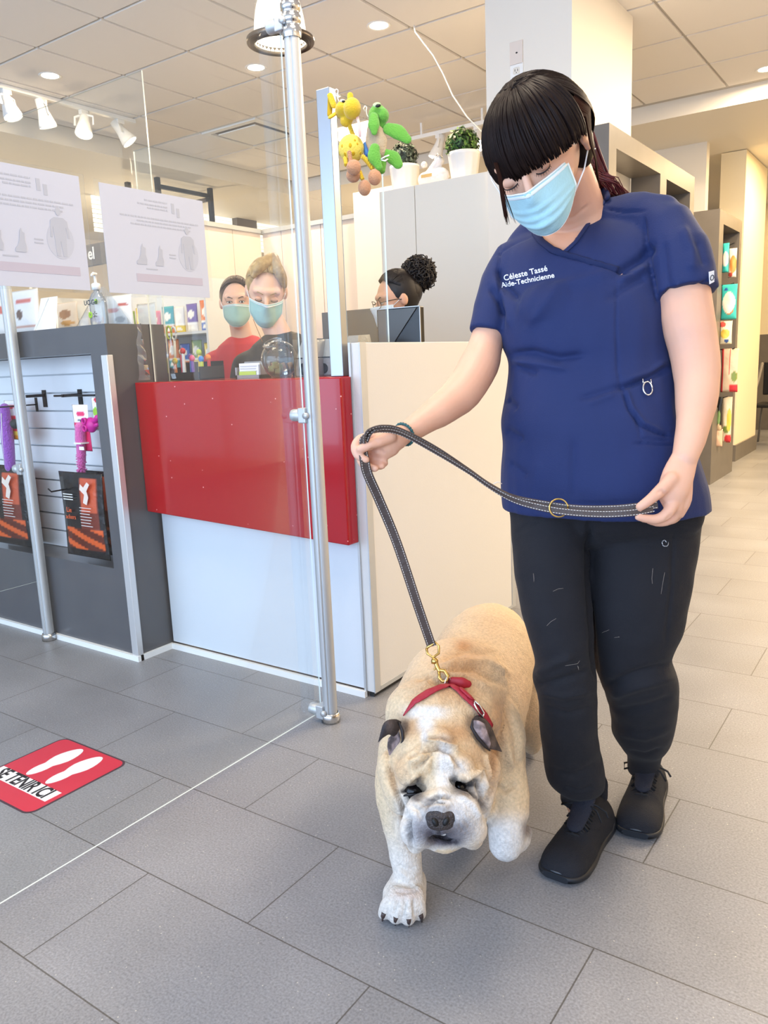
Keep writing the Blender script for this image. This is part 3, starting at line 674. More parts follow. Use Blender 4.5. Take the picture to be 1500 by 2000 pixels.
# treat bags
def treat(u, v):
    if v > .93: return (30, 28, 30)
    if .5 < u < .86 and v > .55: return (196, 88, 58)
    if .48 < u < .9 and v > .35: return (112, 48, 36)
    if .08 < u < .95 and .1 < v < .34:
        k = math.sin(u*9+v*38)
        return (214, 92, 40) if k > .25 else (90, 34, 20)
    if u < .12: return (60, 60, 60) if v > .3 else (20, 20, 20)
    return (24, 23, 25) if v > .08 else (16, 16, 18)
TF = vmat('treat_bag_foil', .22, bump=(26, .5))
def treat_bag(px0, py0, px1, py1, Y, label):
    a, b = PY(px0, py1, Y), PY(px1, py0, Y); w = b.x-a.x; h = b.z-a.z
    t = thing('treat_bag', label, 'treat bag', ((a.x+b.x)/2, Y, a.z), 'black treat bags on the slatwall')
    c = pouch('pouch', ((a.x+b.x)/2, Y, a.z), w, h, .04, treat, None, None, m=TF, nx=40, ny=56); c.parent = t; c.data.transform(WM(t).inverted())
    bm_ = frame((a.x+w*.27, Y-.022, a.z+h*.56), (1, 0, 0), (0, 0, 1))
    text('orange_lettering', 'Lie', h*.085, bm_, mat('orange_print', (226, 96, 48), .4), t)
    text('orange_lettering', 'ackers', h*.075, frame((a.x+w*.3, Y-.023, a.z+h*.48), (1, 0, 0), (0, 0, 1)), mat('orange_print'), t)
    mb = MB(); q = Vector((a.x+w*.68, Y-.021, a.z+h*.78)); s = w*.13
    mb.prism([q+Vector((x*s, 0, z*s)) for x, z in ((-.7, .9), (-.2, .55), (.5, 1.15), (.9, .9), (.3, .2), (.5, -.5), (.1, -1.3), (-.5, -1.1), (-.15, -.2), (-.9, .3))], (0, -.001, 0)); mb.build('bone_emblem', mat('bone_print', (232, 214, 200), .5), t)
    mb = MB()
    for k in range(7): mb.box((a.x+w*.52, Y-.0225, a.z+h*(.6-.035*k)), (a.x+w*(.78-.02*(k % 3)), Y-.022, a.z+h*(.606-.035*k)))
    mb.build('small_print', WHTPL, t); mb = MB()
    for k in range(3): mb.box((a.x+w*.16, Y-.0205, a.z+h*(.74-.03*k)), (a.x+w*.38, Y-.020, a.z+h*(.75-.03*k)))
    mb.build('small_print', WHTPL, t); return t
treat_bag(168, 922, 219, 1076, YS-.07, 'black and orange treat bag behind the front one on the right slatwall hook')
treat_bag(133, 926, 199, 1081, YS-.14, 'black and orange treat bag hanging in front on the right slatwall hook')
treat_bag(14, 912, 62, 1054, YS-.06, 'black and orange treat bag behind the front one on the left slatwall hook')
treat_bag(-16, 916, 46, 1056, YS-.14, 'black and orange treat bag hanging in front on the left slatwall hook')
# ---- on top of the display unit
ZT = 1.2835
def on(px_, Y, z): p = PY(px_, 640, Y); return Vector((p.x, Y, z))
c = on(196, 1.95, ZT)
gb = thing('hand_gel_bottle', 'clear hand gel pump bottle with green leaf label on the dark display unit', 'bottle', tuple(c))
R_ = Matrix.Diagonal((1, .62, 1, 1))
GEL = clear_mat('gel_plastic', (240, 244, 244), 2.0, .16)
MB().lathe([(0, 0), (.041, 0), (.044, .006), (.044, .085), (.042, .1), (.028, .122), (.0135, .133), (.0135, .142), (0, .142)], c, R_, n=32).build('bottle_body', GEL, gb)
MB().lathe([(0, .138), (.0165, .138), (.0165, .158), (.0125, .162), (.008, .163), (.0055, .165), (.0055, .19), (.0085, .191), (.0085, .2), (0, .202)], c, n=24).tube([c+Vector((0, 0, .195)), c+Vector((.012, -.015, .196)), c+Vector((.02, -.028, .19)), c+Vector((.021, -.03, .184))], [.006, .0055, .0045, .004]).build('pump', WHTPL, gb)
LBG = mat('leaf_green', (150, 190, 50), .5); INK = mat('ink_grey', (60, 66, 70), .5)
text('label_text', 'UC-Gel', .026, frame(c+Vector((-.004, -.029, .09)), (1, 0, 0), (0, 0, 1)), INK, gb, bold=.0004)
mb = MB()
for k in range(6):
    a = k*PI/3; q = c+Vector((.028, -.0275, .092))+Vector((math.cos(a)*.006, 0, math.sin(a)*.006)); mb.ball(q, (.0045, .001, .0045), seg=8)
for k in range(8):
    a = k*PI/4; q = c+Vector((-.014, -.028, .045))+Vector((math.cos(a)*.008, 0, math.sin(a)*.008)); mb.ball(q, (.005, .001, .005), seg=8)
mb.build('leaf_print', LBG, gb)
mb = MB()
for k in range(5):
    a = k*2*PI/5+.3; q = c+Vector((.014, -.0285, .045)); mb.tube([q+Vector((math.cos(a)*.003, 0, math.sin(a)*.003)), q+Vector((math.cos(a)*.011, 0, math.sin(a)*.011))], [.0006, .0018], n=6)
mb.build('star_print', INK, gb)
# clear triangular holder round the bottle
a, b, d_ = on(143, 2.03, ZT), on(258, 2.03, ZT), on(205, 2.03, ZT); d_.z = PY(200, 560, 2.03).z
th = thing('acrylic_wedge', 'clear acrylic triangular wedge standing behind the hand gel bottle', 'holder', (d_.x, 2.03, ZT))
MB().prism([a, b, d_+Vector((.02, 0, 0)), d_-Vector((.02, 0, 0))], (0, .006, 0)).build('wedge_sheet', clear_mat('wedge_acrylic', (252, 253, 253), .5, .05), th)
for k, (x0, x1, y0, Y, lb, fn) in enumerate([
    (28, 74, 562, 2.0, 'white paper bag with a rabbit print at the left on the display unit', splash((236, 232, 226), [(.35, .45, .12, .12, (120, 100, 90)), (.5, .75, .35, .05, (215, 130, 120)), (.5, .18, .4, .02, (200, 150, 130))])),
    (-30, 24, 570, 2.0, 'white paper bag cut by the left image edge on the display unit', splash((232, 228, 224), [(.6, .6, .3, .1, (205, 110, 100))])),
    (212, 257, 574, 2.065, 'white bag with red print half behind the clear acrylic wedge', splash((238, 234, 228), [(.3, .55, .3, .08, (208, 92, 80)), (.7, .7, .2, .04, (200, 110, 100)), (.6, .25, .2, .1, (120, 110, 100))])),
    (113, 150, 588, 2.06, 'cream bag with brown print between the card stand and gel bottle', splash((226, 208, 184), [(.5, .6, .3, .15, (170, 130, 96)), (.6, .3, .3, .08, (210, 160, 90))]))]):
    p, q = PY(x0, 636, Y), PY(x1, y0, Y); pouch('paper_bag', ((p.x+q.x)/2, Y, ZT), q.x-p.x, q.z-ZT, .045, fn, lb, 'bag', 'bags on the display unit')
# white card stand (A shape)
a, b = on(76, 1.93, ZT), on(120, 1.93, ZT); zt = PY(98, 580, 1.93).z
cs = thing('card_stand', 'white A-shaped card stand on the display unit, left of the gel bottle', 'card stand', ((a.x+b.x)/2, 1.93, ZT))
mb = MB(); w = b.x-a.x
mb.box((a.x, 1.90, ZT), (b.x, 1.96, ZT+.005)); mb.hexa([(a.x, 1.9, ZT), (a.x+.012, 1.9, ZT), (a.x+w*.5+.01, 1.93, zt-.005), (a.x+w*.5-.004, 1.93, zt-.005), (a.x, 1.905, ZT), (a.x+.012, 1.905, ZT), (a.x+w*.5+.01, 1.935, zt), (a.x+w*.5-.004, 1.935, zt)])
mb.build('stand', WHTPL, cs)
mb = MB(); mb.hexa([(a.x+.016, 1.905, ZT+.005), (b.x, 1.905, ZT+.005), (b.x-.012, 1.935, zt), (a.x+.03, 1.935, zt), (a.x+.016, 1.907, ZT+.005), (b.x, 1.907, ZT+.005), (b.x-.012, 1.937, zt), (a.x+.03, 1.937, zt)])
mb.build('card', mat('card_white', (236, 236, 232), .5), cs)
# crumpled clear film hanging off the unit's side
a, b = PX(262, 632, -2.478), PX(268, 742, -2.478)
mb = MB(); rnd = random.Random(5); rs = []
for k in range(12):
    t = k/11; y = a.y+.005+(b.y-a.y)*t+rnd.uniform(-.004, .004); z = a.z+(1.075-a.z)*t; w = .018+.035*t
    rs.append([(-2.4775+rnd.uniform(.001, .009), y, z), (-2.474+rnd.uniform(.0, .012), y+w*.5, z), (-2.4775+rnd.uniform(.001, .009), y+w, z)])
mb.rings(rs, False, closed=False, smooth=False)
tag(mb.build('crumpled_film', PLASTIC), 'crumpled clear plastic film hanging on the dark unit side above the red panel', 'plastic film')
# ---- paper notices on the big glass (backs toward us, print showing through)
GX = -1.5415
PRT = mat('print_through', (180, 184, 194), .8); PRT2 = mat('print_through_pink', (186, 180, 192), .8)
PAPER = mat('thin_paper', (196, 200, 212), .8)
def notice(y0, y1, z0, z1, label):
    t = thing('paper_notice', label, 'notice', (GX, (y0+y1)/2, z0), 'paper notices on the glass'); w = y1-y0; h = z1-z0
    MB().box((GX+.0015, y0, z0), (GX+.0022, y1, z1)).build('sheet', PAPER, t)
    mb = MB(); mb.box((GX+.0008, y0-.012, z0-.006), (GX+.0014, y1+.012, z1+.006)); mb.build('sleeve', ACRYL, t)
    x = GX+.0026
    def q(u, v): return Vector((x, y0+u*w, z0+v*h))
    def bar(mb, u0, u1, v, th=.012): mb.hexa([q(u0, v)-Vector((.0003, 0, 0)), q(u1, v)-Vector((.0003, 0, 0)), q(u1, v), q(u0, v), *(p_+Vector((0, 0, th*h)) for p_ in (q(u0, v)-Vector((.0003, 0, 0)), q(u1, v)-Vector((.0003, 0, 0)), q(u1, v), q(u0, v)))])
    rnd = random.Random(11)
    for v, u0, u1 in ((.905, .40, .62), (.865, .33, .62), (.835, .42, .62), (.735, .16, .93), (.70, .31, .85), (.665, .25, .84)):
        u = u0; mb = MB()
        while u < u1:
            k = rnd.uniform(.015, .05); bar(mb, u, min(u+k, u1), v, .014); u += k+.008
        mb.build('faint_lettering', PRT, t)
    mb = MB()
    bar(mb, .60, .665, .405, .012); bar(mb, .60, .665, .375, .012)
    mb.box((x-.0003, y0+.66*w, z0+.82*h), (x, y0+.69*w, z0+.92*h)); mb.box((x-.0003, y0+.71*w, z0+.79*h), (x, y0+.74*w, z0+.88*h))
    mb.build('faint_symbol', PRT, t)
    mb = MB(); bar(mb, .26, .93, .125, .075); mb.build('faint_banner', PRT2, t)
    def shape(name, pts, m=PRT): mb = MB(); mb.prism([q(u, v) for u, v in pts], (.0003, 0, 0)); mb.build(name, m, t)
    # standing figure
    cx, s = .80, 1
    fig = [(-.035, .66), (-.065, .62), (-.075, .42), (-.06, .42), (-.05, .55), (-.045, .40), (-.04, .20), (-.01, .20), (0, .38), (.01, .20), (.04, .20), (.045, .40), (.05, .55), (.06, .42), (.075, .42), (.065, .62), (.035, .66)]
    shape('faint_person_shape', [(cx+a, .16+b*.72-.02) for a, b in fig])
    shape('faint_head_shape', [(cx+.020*math.cos(k*PI/6), .668+.036*math.sin(k*PI/6)) for k in range(12)])
    mb = MB(); mb.prism([q(cx+.105*math.cos(k*PI/12), .42+.16*math.sin(k*PI/12))-Vector((.0002, 0, 0)) for k in range(24)], (.0001, 0, 0)); mb.build('faint_disc', mat('print_faint', (188, 192, 203), .8), t)
    for ux in (.33, .50):
        shape('faint_pet_shape', [(ux+a*(.9 if ux > .4 else 1.1), .29+b) for a, b in ((-.05, 0), (.035, 0), (.04, .05), (.03, .1), (.035, .16), (.015, .17), (.01, .2), (-.004, .17), (-.012, .1), (-.03, .05), (-.05, .03))])
    mb = MB(); bar(mb, .36, .47, .245, .012); mb.build('faint_lettering', PRT, t)
notice(1.155, 1.455, 1.284, 1.517, 'paper notice in a clear sleeve on the glass, the right one of two')
notice(.805, 1.106, 1.286, 1.521, 'paper notice in a clear sleeve on the glass, cut by the left image edge')
# ---- floor decal
def decal():
    x1, y1, sz = -1.843, 1.285, .315; x0, y0 = x1-sz, y1-sz
    t = thing('floor_decal', 'red stand-here floor decal with two white footprints and black lettering', 'floor sign', ((x0+x1)/2, (y0+y1)/2, 0))
    def rrect(mb, a, b, c, d, r, z0, z1):
        pts = []
        for cx, cy, s in ((c-r, d-r, 0), (a+r, d-r, 1), (a+r, b+r, 2), (c-r, b+r, 3)):
            for k in range(7): an = s*PI/2+k*PI/12; pts.append((cx+r*math.cos(an), cy+r*math.sin(an), z0))
        mb.prism(pts, (0, 0, z1-z0)); return mb
    rrect(MB(), x0, y0, x1, y1, .03, .0003, .0008).build('dark_border', mat('decal_border', (70, 48, 58), .5), t)
    rrect(MB(), x0+.006, y0+.006, x1-.006, y1-.006, .026, .0008, .0012).build('red_face', mat('decal_red', (206, 46, 66), .4), t)
    MB().box((x0+.008, y0+.062, .0012), (x1-.022, y0+.112, .0015)).build('white_band', mat('decal_white', (240, 238, 236), .4), t)
    text('lettering', 'SE TENIR ICI', .064, frame(((x0+x1)/2-.008, y0+.087, .0016), (1, 0, 0), (0, 1, 0)) @ Matrix.Diagonal((.74, 1, 1, 1)), mat('decal_black', (22, 20, 24), .5), t, bold=.0017, ext=.0001, space=.95)
    for cx in (x0+.118, x0+.212):
        pts = []
        for k in range(28):
            a = k*2*PI/28; r = .088; wv = .034 if math.sin(a) > -.1 else .026
            pts.append((cx+math.cos(a)*wv*(1-.28*math.exp(-((math.sin(a)+.15)/.28)**2))+ .004*math.sin(a), y0+.206+math.sin(a)*r, .0012))
        mb = MB(); mb.prism(pts, (0, 0, .0004)); mb.build('footprint', mat('decal_white'), t)
decal()
# ---- toys hanging on the counter side glass
YEL = mat('yellow_plush', (216, 182, 40), .9, bump=(220, .4), sheen=.3); YEL2 = mat('pale_yellow_plush', (226, 204, 84), .9, bump=(220, .4), sheen=.3)
BRN = mat('brown_plush', (190, 140, 104), .9, bump=(220, .4), sheen=.3); SPOT = mat('spot_plush', (196, 158, 20), .9)
GRN = mat('green_plush', (98, 168, 60), .9, bump=(220, .4), sheen=.35); SHELL = mat('shell_plush', (186, 168, 140), .9, bump=(220, .4), sheen=.3)
TD = 2.32
def T(x, y, dd=0): return P(x, y, TD+dd)
k_ = TD/FPX
gf = thing('plush_giraffe_toy', 'yellow spotted plush giraffe rope toy hanging beside the counter post', 'plush toy', tuple(T(690, 250)))
mb = MB(); mb.ball(T(672, 216), (18*k_, 17*k_, 24*k_), M3.to_4x4()); mb.ball(T(688, 212, -.03), (17*k_, 20*k_, 19*k_), M3.to_4x4())
mb.limb([T(676, 236), T(682, 228)], [12*k_, 10*k_]); me = fused(mb, .0022, 3); hd = link('head', me, YEL, gf)
for a, b in (((652, 206), (645, 187)), ((684, 196), (684, 186)), ((655, 222), (646, 228))):
    MB().limb([T(*a), T(*b)], [6*k_, 6*k_], flat=.5).build('ear' if a[0] != 684 else 'horn', YEL, gf)
MB().limb([T(645, 190, .01), T(644, 224, .01)], [5*k_, 5*k_], flat=.6).build('ear', mat('olive_plush', (180, 150, 30), .9), gf)
MB().ball(T(669, 197, -.032), (5*k_, 3*k_, 3*k_), M3.to_4x4()).build('eye', WHTPL, gf).data
MB().ball(T(671, 198, -.036), (3.5*k_, 2.2*k_, 2*k_), M3.to_4x4()).build('pupil', BLKPL, gf)
MB().ball(T(686, 290), (25*k_, 27*k_, 20*k_), M3.to_4x4(), seg=28).build('belly', YEL2, gf)
def rope(name, pts, r, m, par, tw=26):
    pts = [Vector(p) for p in pts]; mb = MB()
    for s in range(3):
        q = []
        for i in range(tw+1):
            t = i/tw*(len(pts)-1); j = min(int(t), len(pts)-2); p = pts[j].lerp(pts[j+1], t-j); ax = (pts[j+1]-pts[j]).normalized(); u = ax.orthogonal().normalized(); v = ax.cross(u); a = s*2*PI/3+i*.55
            q.append(p+(u*math.cos(a)+v*math.sin(a))*r*.5)
        mb.tube(q, r*.62, n=6)
    return mb.build(name, m, par)
rope('neck_rope', [T(680, 236), T(685, 252), T(691, 268)], 4.2*k_, YEL, gf)
LEGS = [((675, 305), (671, 318), (694, 325), 16), ((683, 296, -.05), (684, 312, -.05), (692, 328, -.055), 14.5), ((706, 300, -.03), (722, 320, -.04), (733, 347, -.04), 14), ((699, 330, -.03), (706, 345, -.03), (712, 366, -.03), 13)]
rope('leg_rope', [T(674, 308, -.01), T(676, 322, -.02)], 4*k_, YEL, gf); MB().ball(T(690, 342, -.02), (14*k_, 14*k_, 12*k_), M3.to_4x4()).build('foot', BRN, gf)
rope('leg_rope', [T(682, 296, -.05), T(685, 318, -.05)], 4*k_, BRN, gf); MB().ball(T(691, 327, -.055), (14*k_, 14.5*k_, 12*k_), M3.to_4x4()).build('foot', BRN, gf)
rope('leg_rope', [T(708, 305, -.02), T(718, 316, -.02), T(728, 330, -.02)], 4.5*k_, YEL, gf); MB().ball(T(732, 346, -.02), (13*k_, 15.5*k_, 12*k_), M3.to_4x4()).build('foot', BRN, gf)
rope('leg_rope', [T(702, 334, -.02), T(708, 350, -.02)], 4*k_, YEL, gf); MB().ball(T(712, 367, -.02), (12.5*k_, 15*k_, 12*k_), M3.to_4x4()).build('foot', BRN, gf)
bvg = bvh_of([o for o in bpy.data.objects if o.name.startswith('belly') and o.parent == gf][0])
mb = MB()
for x, y, r, s in ((684, 284, 3, 4.5), (698, 281, 2, 2.5), (674, 302, 2.6, 4.5), (690, 300, 3.5, 4), (668, 285, 2, 3), (704, 299, 2.5, 3), (663, 300, 1.8, 4.5), (693, 274, 2.2, 2.5), (708, 312, 2.2, 3), (680, 310, 3, 2.4)):
    h, n_ = hit(bvg, x, y)
    if h: mb.ball(h, (r*k_, s*k_, .0012), n_.to_track_quat('Z', 'Y').to_matrix().to_4x4(), seg=10)
mb.build('spots', SPOT, gf)
mb = MB(); h0 = T(657, 179, .0); mb.tube([h0+CU*.008, h0+CR*.005+CU*.004, h0+CR*.004-CU*.006, h0-CR*.002-CU*.02+CR*.006, h0-CU*.035+CR*.01], .0016, n=6); mb.tube([h0+CU*.008, h0-CR*.005+CU*.002, h0-CR*.003-CU*.006, h0+CR*.004-CU*.006], .0016, n=6); mb.build('hang_loop', WHTPL, gf)
MB().tube([T(697, 226, -.03), T(702, 245, -.03), T(703, 268, -.03)], 3*k_, flat=.15, up=CR).build('pink_ribbon', mat('pink_ribbon', (238, 200, 192), .6), gf)
tt = thing('plush_turtle_toy', 'green plush turtle toy with beige belly hanging beside the giraffe', 'plush toy', tuple(T(745, 270)))
mb = MB(); mb.ball(T(738, 226), (19*k_, 21*k_, 17*k_), M3.to_4x4()); mb.ball(T(747, 226, -.01), (13*k_, 15*k_, 14*k_), M3.to_4x4()); mb.limb([T(743, 238), T(745, 246)], [12*k_, 9*k_]); link('head', fused(mb, .0022, 3), GRN, tt)
MB().ball(T(736, 205, -.034), (8*k_, 5*k_, 3*k_), M3.to_4x4() @ Matrix.Rotation(.15, 4, 'Z')).build('eye_patch', mat('eye_patch_green', (178, 220, 160), .8), tt)
MB().ball(T(738.5, 206.5, -.038), (5.5*k_, 3.2*k_, 2.5*k_), M3.to_4x4() @ Matrix.Rotation(.2, 4, 'Z')).build('eye', BLKPL, tt)
mb = MB(); mb.limb([T(733, 255), T(735, 275), T(737, 295)], [17*k_, 21*k_, 17*k_], n=20, flat=.6, up=CR); mb.build('shell', SHELL, tt)
for nm, pts, rr_, fl in (('flipper', [(730, 228, -.03), (730, 244, -.035), (731, 258, -.035)], [9, 11.5, 6], .5), ('flipper', [(760, 252, -.01), (777, 258, -.01), (795, 272, -.01)], [12, 15, 9], .4),
                     ('flipper', [(732, 290, -.03), (731, 306, -.03), (740, 326, -.03)], [10, 13, 7], .5), ('flipper', [(755, 300, 0), (768, 308, 0), (777, 320, 0)], [9, 14, 10], .45), ('flipper', [(745, 318, .01), (745, 332, .01)], [10, 8], .6)):
    MB().limb([T(*p) for p in pts], [r*k_ for r in rr_], n=18, flat=fl, up=CR).build(nm, GRN, tt)
MB().limb([T(714, 282, .01), T(717, 300, .01)], [5*k_, 6*k_]).build('blue_back', mat('blue_plush', (80, 130, 200), .9), tt)
mb = MB(); mb.tube([T(743, 311, -.03), T(752, 306, -.035), T(760, 303, -.035)], 2.5*k_, flat=.3); mb.tube([T(744, 312, -.03), T(752, 314, -.035), T(757, 310, -.03)], 2*k_, flat=.3); mb.build('care_tag', WHTPL, tt)
mb = MB(); h0 = T(713, 212); mb.tube([h0+CU*.008, h0+CR*.005+CU*.003, h0+CR*.003-CU*.006, h0+CR*.006-CU*.02, h0+CR*.018-CU*.034], .0016, n=6); mb.tube([h0+CU*.008, h0-CR*.005, h0-CR*.001-CU*.008], .0016, n=6); mb.build('hang_loop', WHTPL, tt)
# ---- topiaries on the tall cabinet
def topiary(pot, Y, ball, label, seed, colr):
    (x0, x1, yb, yt) = pot
    a, b = PY(x0, yt, Y), PY(x1, yt, Y); cx = (a.x+b.x)/2; r = (b.x-a.x)/2*1.0; zt = a.z; z0 = 2.1
    t = thing('potted_topiary', label, 'potted plant', (cx, Y, z0), 'topiary balls on the tall cabinet')
    n = 48; rs = []
    for f_, z in ((.78, z0), (.80, z0+.01), (.97, zt-.02), (1.0, zt-.018), (1.0, zt), (.94, zt), (.9, zt-.02), (0.01, zt-.02)):
        rs.append([(cx+r*f_*(1+(.03*math.cos(k*PI/2) if .79 < f_ < .99 and z < zt-.01 else 0))*math.cos(2*PI*k/n), Y+r*f_*(1+(.03*math.cos(k*PI/2) if .79 < f_ < .99 and z < zt-.01 else 0))*math.sin(2*PI*k/n), z) for k in range(n)])
    MB().rings(rs, False).build('ribbed_pot', WHTPL, t)
    c = PY(ball[0], ball[1], Y); R0 = abs(PY(ball[0]+ball[2], ball[1], Y).x-c.x)*.95; rnd = random.Random(seed); mb = MB()
    mb.ball(c, R0*.8, mi=0)
    for k in range(900):
        v_ = Vector((rnd.gauss(0, 1), rnd.gauss(0, 1), rnd.gauss(0, 1))).normalized(); q = c+v_*R0*rnd.uniform(.8, 1.02)
        u = v_.orthogonal().normalized(); u.rotate(Matrix.Rotation(rnd.uniform(0, 2*PI), 3, v_)); w = v_.cross(u); l = R0*rnd.uniform(.12, .19); s = l*.5; lift = v_*l*rnd.uniform(.1, .8)
        mb.poly([q-u*l, q-w*s+lift*.4, q+u*l+lift, q+w*s+lift*.4], mi=rnd.choice((0, 1, 1, 2)))
    mb.build('foliage', colr, t)
LFS = [mat('leaf_dark', (30, 52, 22), .5), mat('leaf_mid', (52, 92, 30), .45), mat('leaf_light', (98, 136, 56), .45)]
LF2 = [mat('leaf_dark2', (28, 38, 30), .5), mat('leaf_mid2', (52, 66, 54), .45), mat('leaf_light2', (108, 120, 104), .45)]
topiary((879, 934, 345, 304), 4.22, (903, 284, 30), 'green topiary ball in a white ribbed pot, the right one on the cabinet', 1, LFS)
topiary((766, 815, 362, 330), 4.3, (789, 306, 24), 'darker topiary ball in a white ribbed pot behind the plush turtle', 2, LF2)
# plastic wrapped parcel between them
Y = 4.22; a, b = PY(817, 352, Y), PY(874, 352, Y); z1 = PY(850, 305, Y).z
wb = thing('wrapped_parcel', 'clear plastic wrapped white parcel with gold label between the two topiaries', 'parcel', ((a.x+b.x)/2, Y, 2.1))
mb = MB(); w_ = b.x-a.x; mb.limb([(a.x+w_*.25, Y, 2.1+.045), (a.x+w_*.8, Y, 2.1+.05)], [.045, .05], n=16); mb.limb([(a.x+w_*.3, Y, 2.15), (a.x+w_*.75, Y, z1-.03)], [.03, .028]); mb.ball((a.x+w_*.22, Y, z1-.035), .02)
me = fused(mb, .006, 2); o = link('wrap', me, mat('white_wrap', (236, 230, 224), .25, bump=(28, 1.0)), wb)
q0 = PY(823, 348, Y-.05); q1 = PY(843, 338, Y-.05); MB().box((q0.x, Y-.055, q0.z), (q1.x, Y-.05, q1.z)).build('gold_label', mat('gold_label', (206, 172, 110), .4), wb)
MB().tube([(a.x+w_*.6, Y-.02, z1-.02), (a.x+w_*.75, Y-.02, z1+.005), (a.x+w_*.9, Y-.02, z1-.025)], .006, flat=.4).build('ribbon', mat('grey_ribbon', (170, 168, 165), .3, .5), wb)
# ---- counter top: card holder, treat jar, machines, monitor
ZC = 1.0675
def onc(px_, Y): p = PY(px_, 735, Y); return Vector((p.x, Y, ZC))
a, b = onc(462, 2.12), onc(511, 2.12); zt = PY(486, 706, 2.12).z
chd = thing('card_holder', 'small grey holder of white and green cards on the red counter', 'card holder', ((a.x+b.x)/2, 2.12, ZC))
MB().box((a.x, 2.115, ZC), (b.x, 2.17, ZC+.012)).box((a.x, 2.115, ZC), (a.x+.008, 2.17, zt-.02)).box((b.x-.008, 2.115, ZC), (b.x, 2.17, zt-.012)).box((a.x, 2.165, ZC), (b.x, 2.17, zt)).build('holder', mat('holder_grey', (150, 150, 152), .4), chd)
MB().box((a.x+.012, 2.125, ZC+.012), (b.x-.012, 2.13, zt-.006)).build('card_stack', WHTPL, chd)
MB().box((a.x+.012, 2.122, ZC+.012), (b.x-.03, 2.1248, ZC+.025)).build('green_strip', mat('card_green', (190, 210, 90), .5), chd)
mb = MB()
for k in range(4): mb.box((a.x+.018, 2.1235, zt-.018-k*.009), (b.x-.025-.004*(k % 2), 2.1248, zt-.0155-k*.009))
mb.build('card_print', PRT, chd)
c = PY(546, 694, 2.12); r = .066; c.z = ZC+r*.93
tj = thing('treat_jar', 'clear round fish-bowl jar holding wrapped treats on the red counter', 'jar', (c.x, c.y, ZC))
BOWL = clear_mat('bowl_glass', (240, 242, 242), 2.6, .03)
prof = [(r*math.cos(t), r*math.sin(t)) for t in [-1.2+k*.12 for k in range(23)]]
Mt = Matrix.Rotation(.75, 4, Vector((-1, -.4, 0)))
prof = [(0.001, prof[0][1])]+prof+[(prof[-1][0]+.004, prof[-1][1]+.003)]
MB().lathe(prof, c, Matrix.Rotation(.5, 4, 'X'), n=40).build('glass_bowl', BOWL, tj)
MB().lathe([(r*.30, 0), (r*.52, .002), (r*.54, .007), (r*.50, .01)], c+Vector((0, -.03, .052)), Matrix.Rotation(.5, 4, 'X'), n=32).build('rim', BOWL, tj)
rnd = random.Random(4)
for k in range(9):
    q = c+Vector((rnd.uniform(-.036, .036), rnd.uniform(-.03, .03), -r*.93+.018+rnd.uniform(0, .026)))
    if (q-c).length > r*.8: q = c+(q-c)*(r*.78/(q-c).length)
    o = MB().box((-.011, -.008, -.012), (.011, .008, .012), M=Matrix.Translation(q) @ Matrix.Rotation(rnd.uniform(0, 3), 4, 'Z') @ Matrix.Rotation(rnd.uniform(-.5, .5), 4, 'X'), bev=.003).build('wrapped_treat', mat('treat_brown', (178, 146, 104), .6) if k % 2 else mat('treat_green', (128, 136, 82), .6))
    tag(o, 'small brown wrapped treat inside the round glass jar' if k % 2 else 'small green wrapped treat inside the round glass jar', 'treat', 'wrapped treats in the jar')
# grey machines under plastic
def machine(px0, px1, py0, Y, label, D=.12):
    a, b = onc(px0, Y), onc(px1, Y); zt = PY((px0+px1)/2, py0, Y).z; w = b.x-a.x; h = zt-ZC
    t = thing('payment_machine', label, 'counter machine', ((a.x+b.x)/2, Y+D/2, ZC), 'grey machines on the counter')
    G = mat('machine_grey', (142, 142, 140), .45)
    MB().box((a.x, Y, ZC), (b.x, Y+D, ZC+h*.5), bev=.004).build('base', G, t)
    MB().hexa([(a.x+.004, Y+.004, ZC+h*.52), (b.x-.004, Y+.004, ZC+h*.52), (b.x-.004, Y+D, ZC+h*.52), (a.x+.004, Y+D, ZC+h*.52), (a.x+.012, Y+.03, ZC+h), (b.x-.012, Y+.03, ZC+h), (b.x-.01, Y+D-.01, ZC+h*1.02), (a.x+.01, Y+D-.01, ZC+h*1.02)]).build('top_cover', mat('machine_cover', (168, 168, 164), .25, bump=(30, .6)), t)
    MB().box((a.x-.001, Y-.001, ZC+h*.495), (b.x+.001, Y+.01, ZC+h*.52)).build('seam', BLKPL, t)
    MB().lathe([(0, 0), (w*.22, 0), (w*.25, .002), (w*.27, .001), (w*.27, -.001)], ((a.x+b.x)/2, Y-.0015, ZC+h*.2), Matrix.Rotation(PI/2, 4, 'X'), n=32).build('round_port', BLKPL, t)
    MB().box((a.x-.003, Y-.004, ZC+.001), (a.x-.002, Y+D, ZC+h*1.03)).build('plastic_cover', PLASTIC, t)
    return t, a, b, zt
machine(578, 612, 664, 2.14, 'grey boxy machine under plastic film, left of the tall post')
machine(620, 648, 662, 2.2, 'grey boxy machine seen between the two posts on the counter')
t, a, b, zt = machine(668, 699, 655, 2.10, 'grey boxy machine with a yellow sticker beside the white end gable', .1)
c = PY(684, 704, 2.098); MB().box((c.x-.007, 2.097, c.z-.007), (c.x+.007, 2.099, c.z+.007)).build('yellow_sticker', mat('sticker_yellow', (238, 214, 40), .5), t)
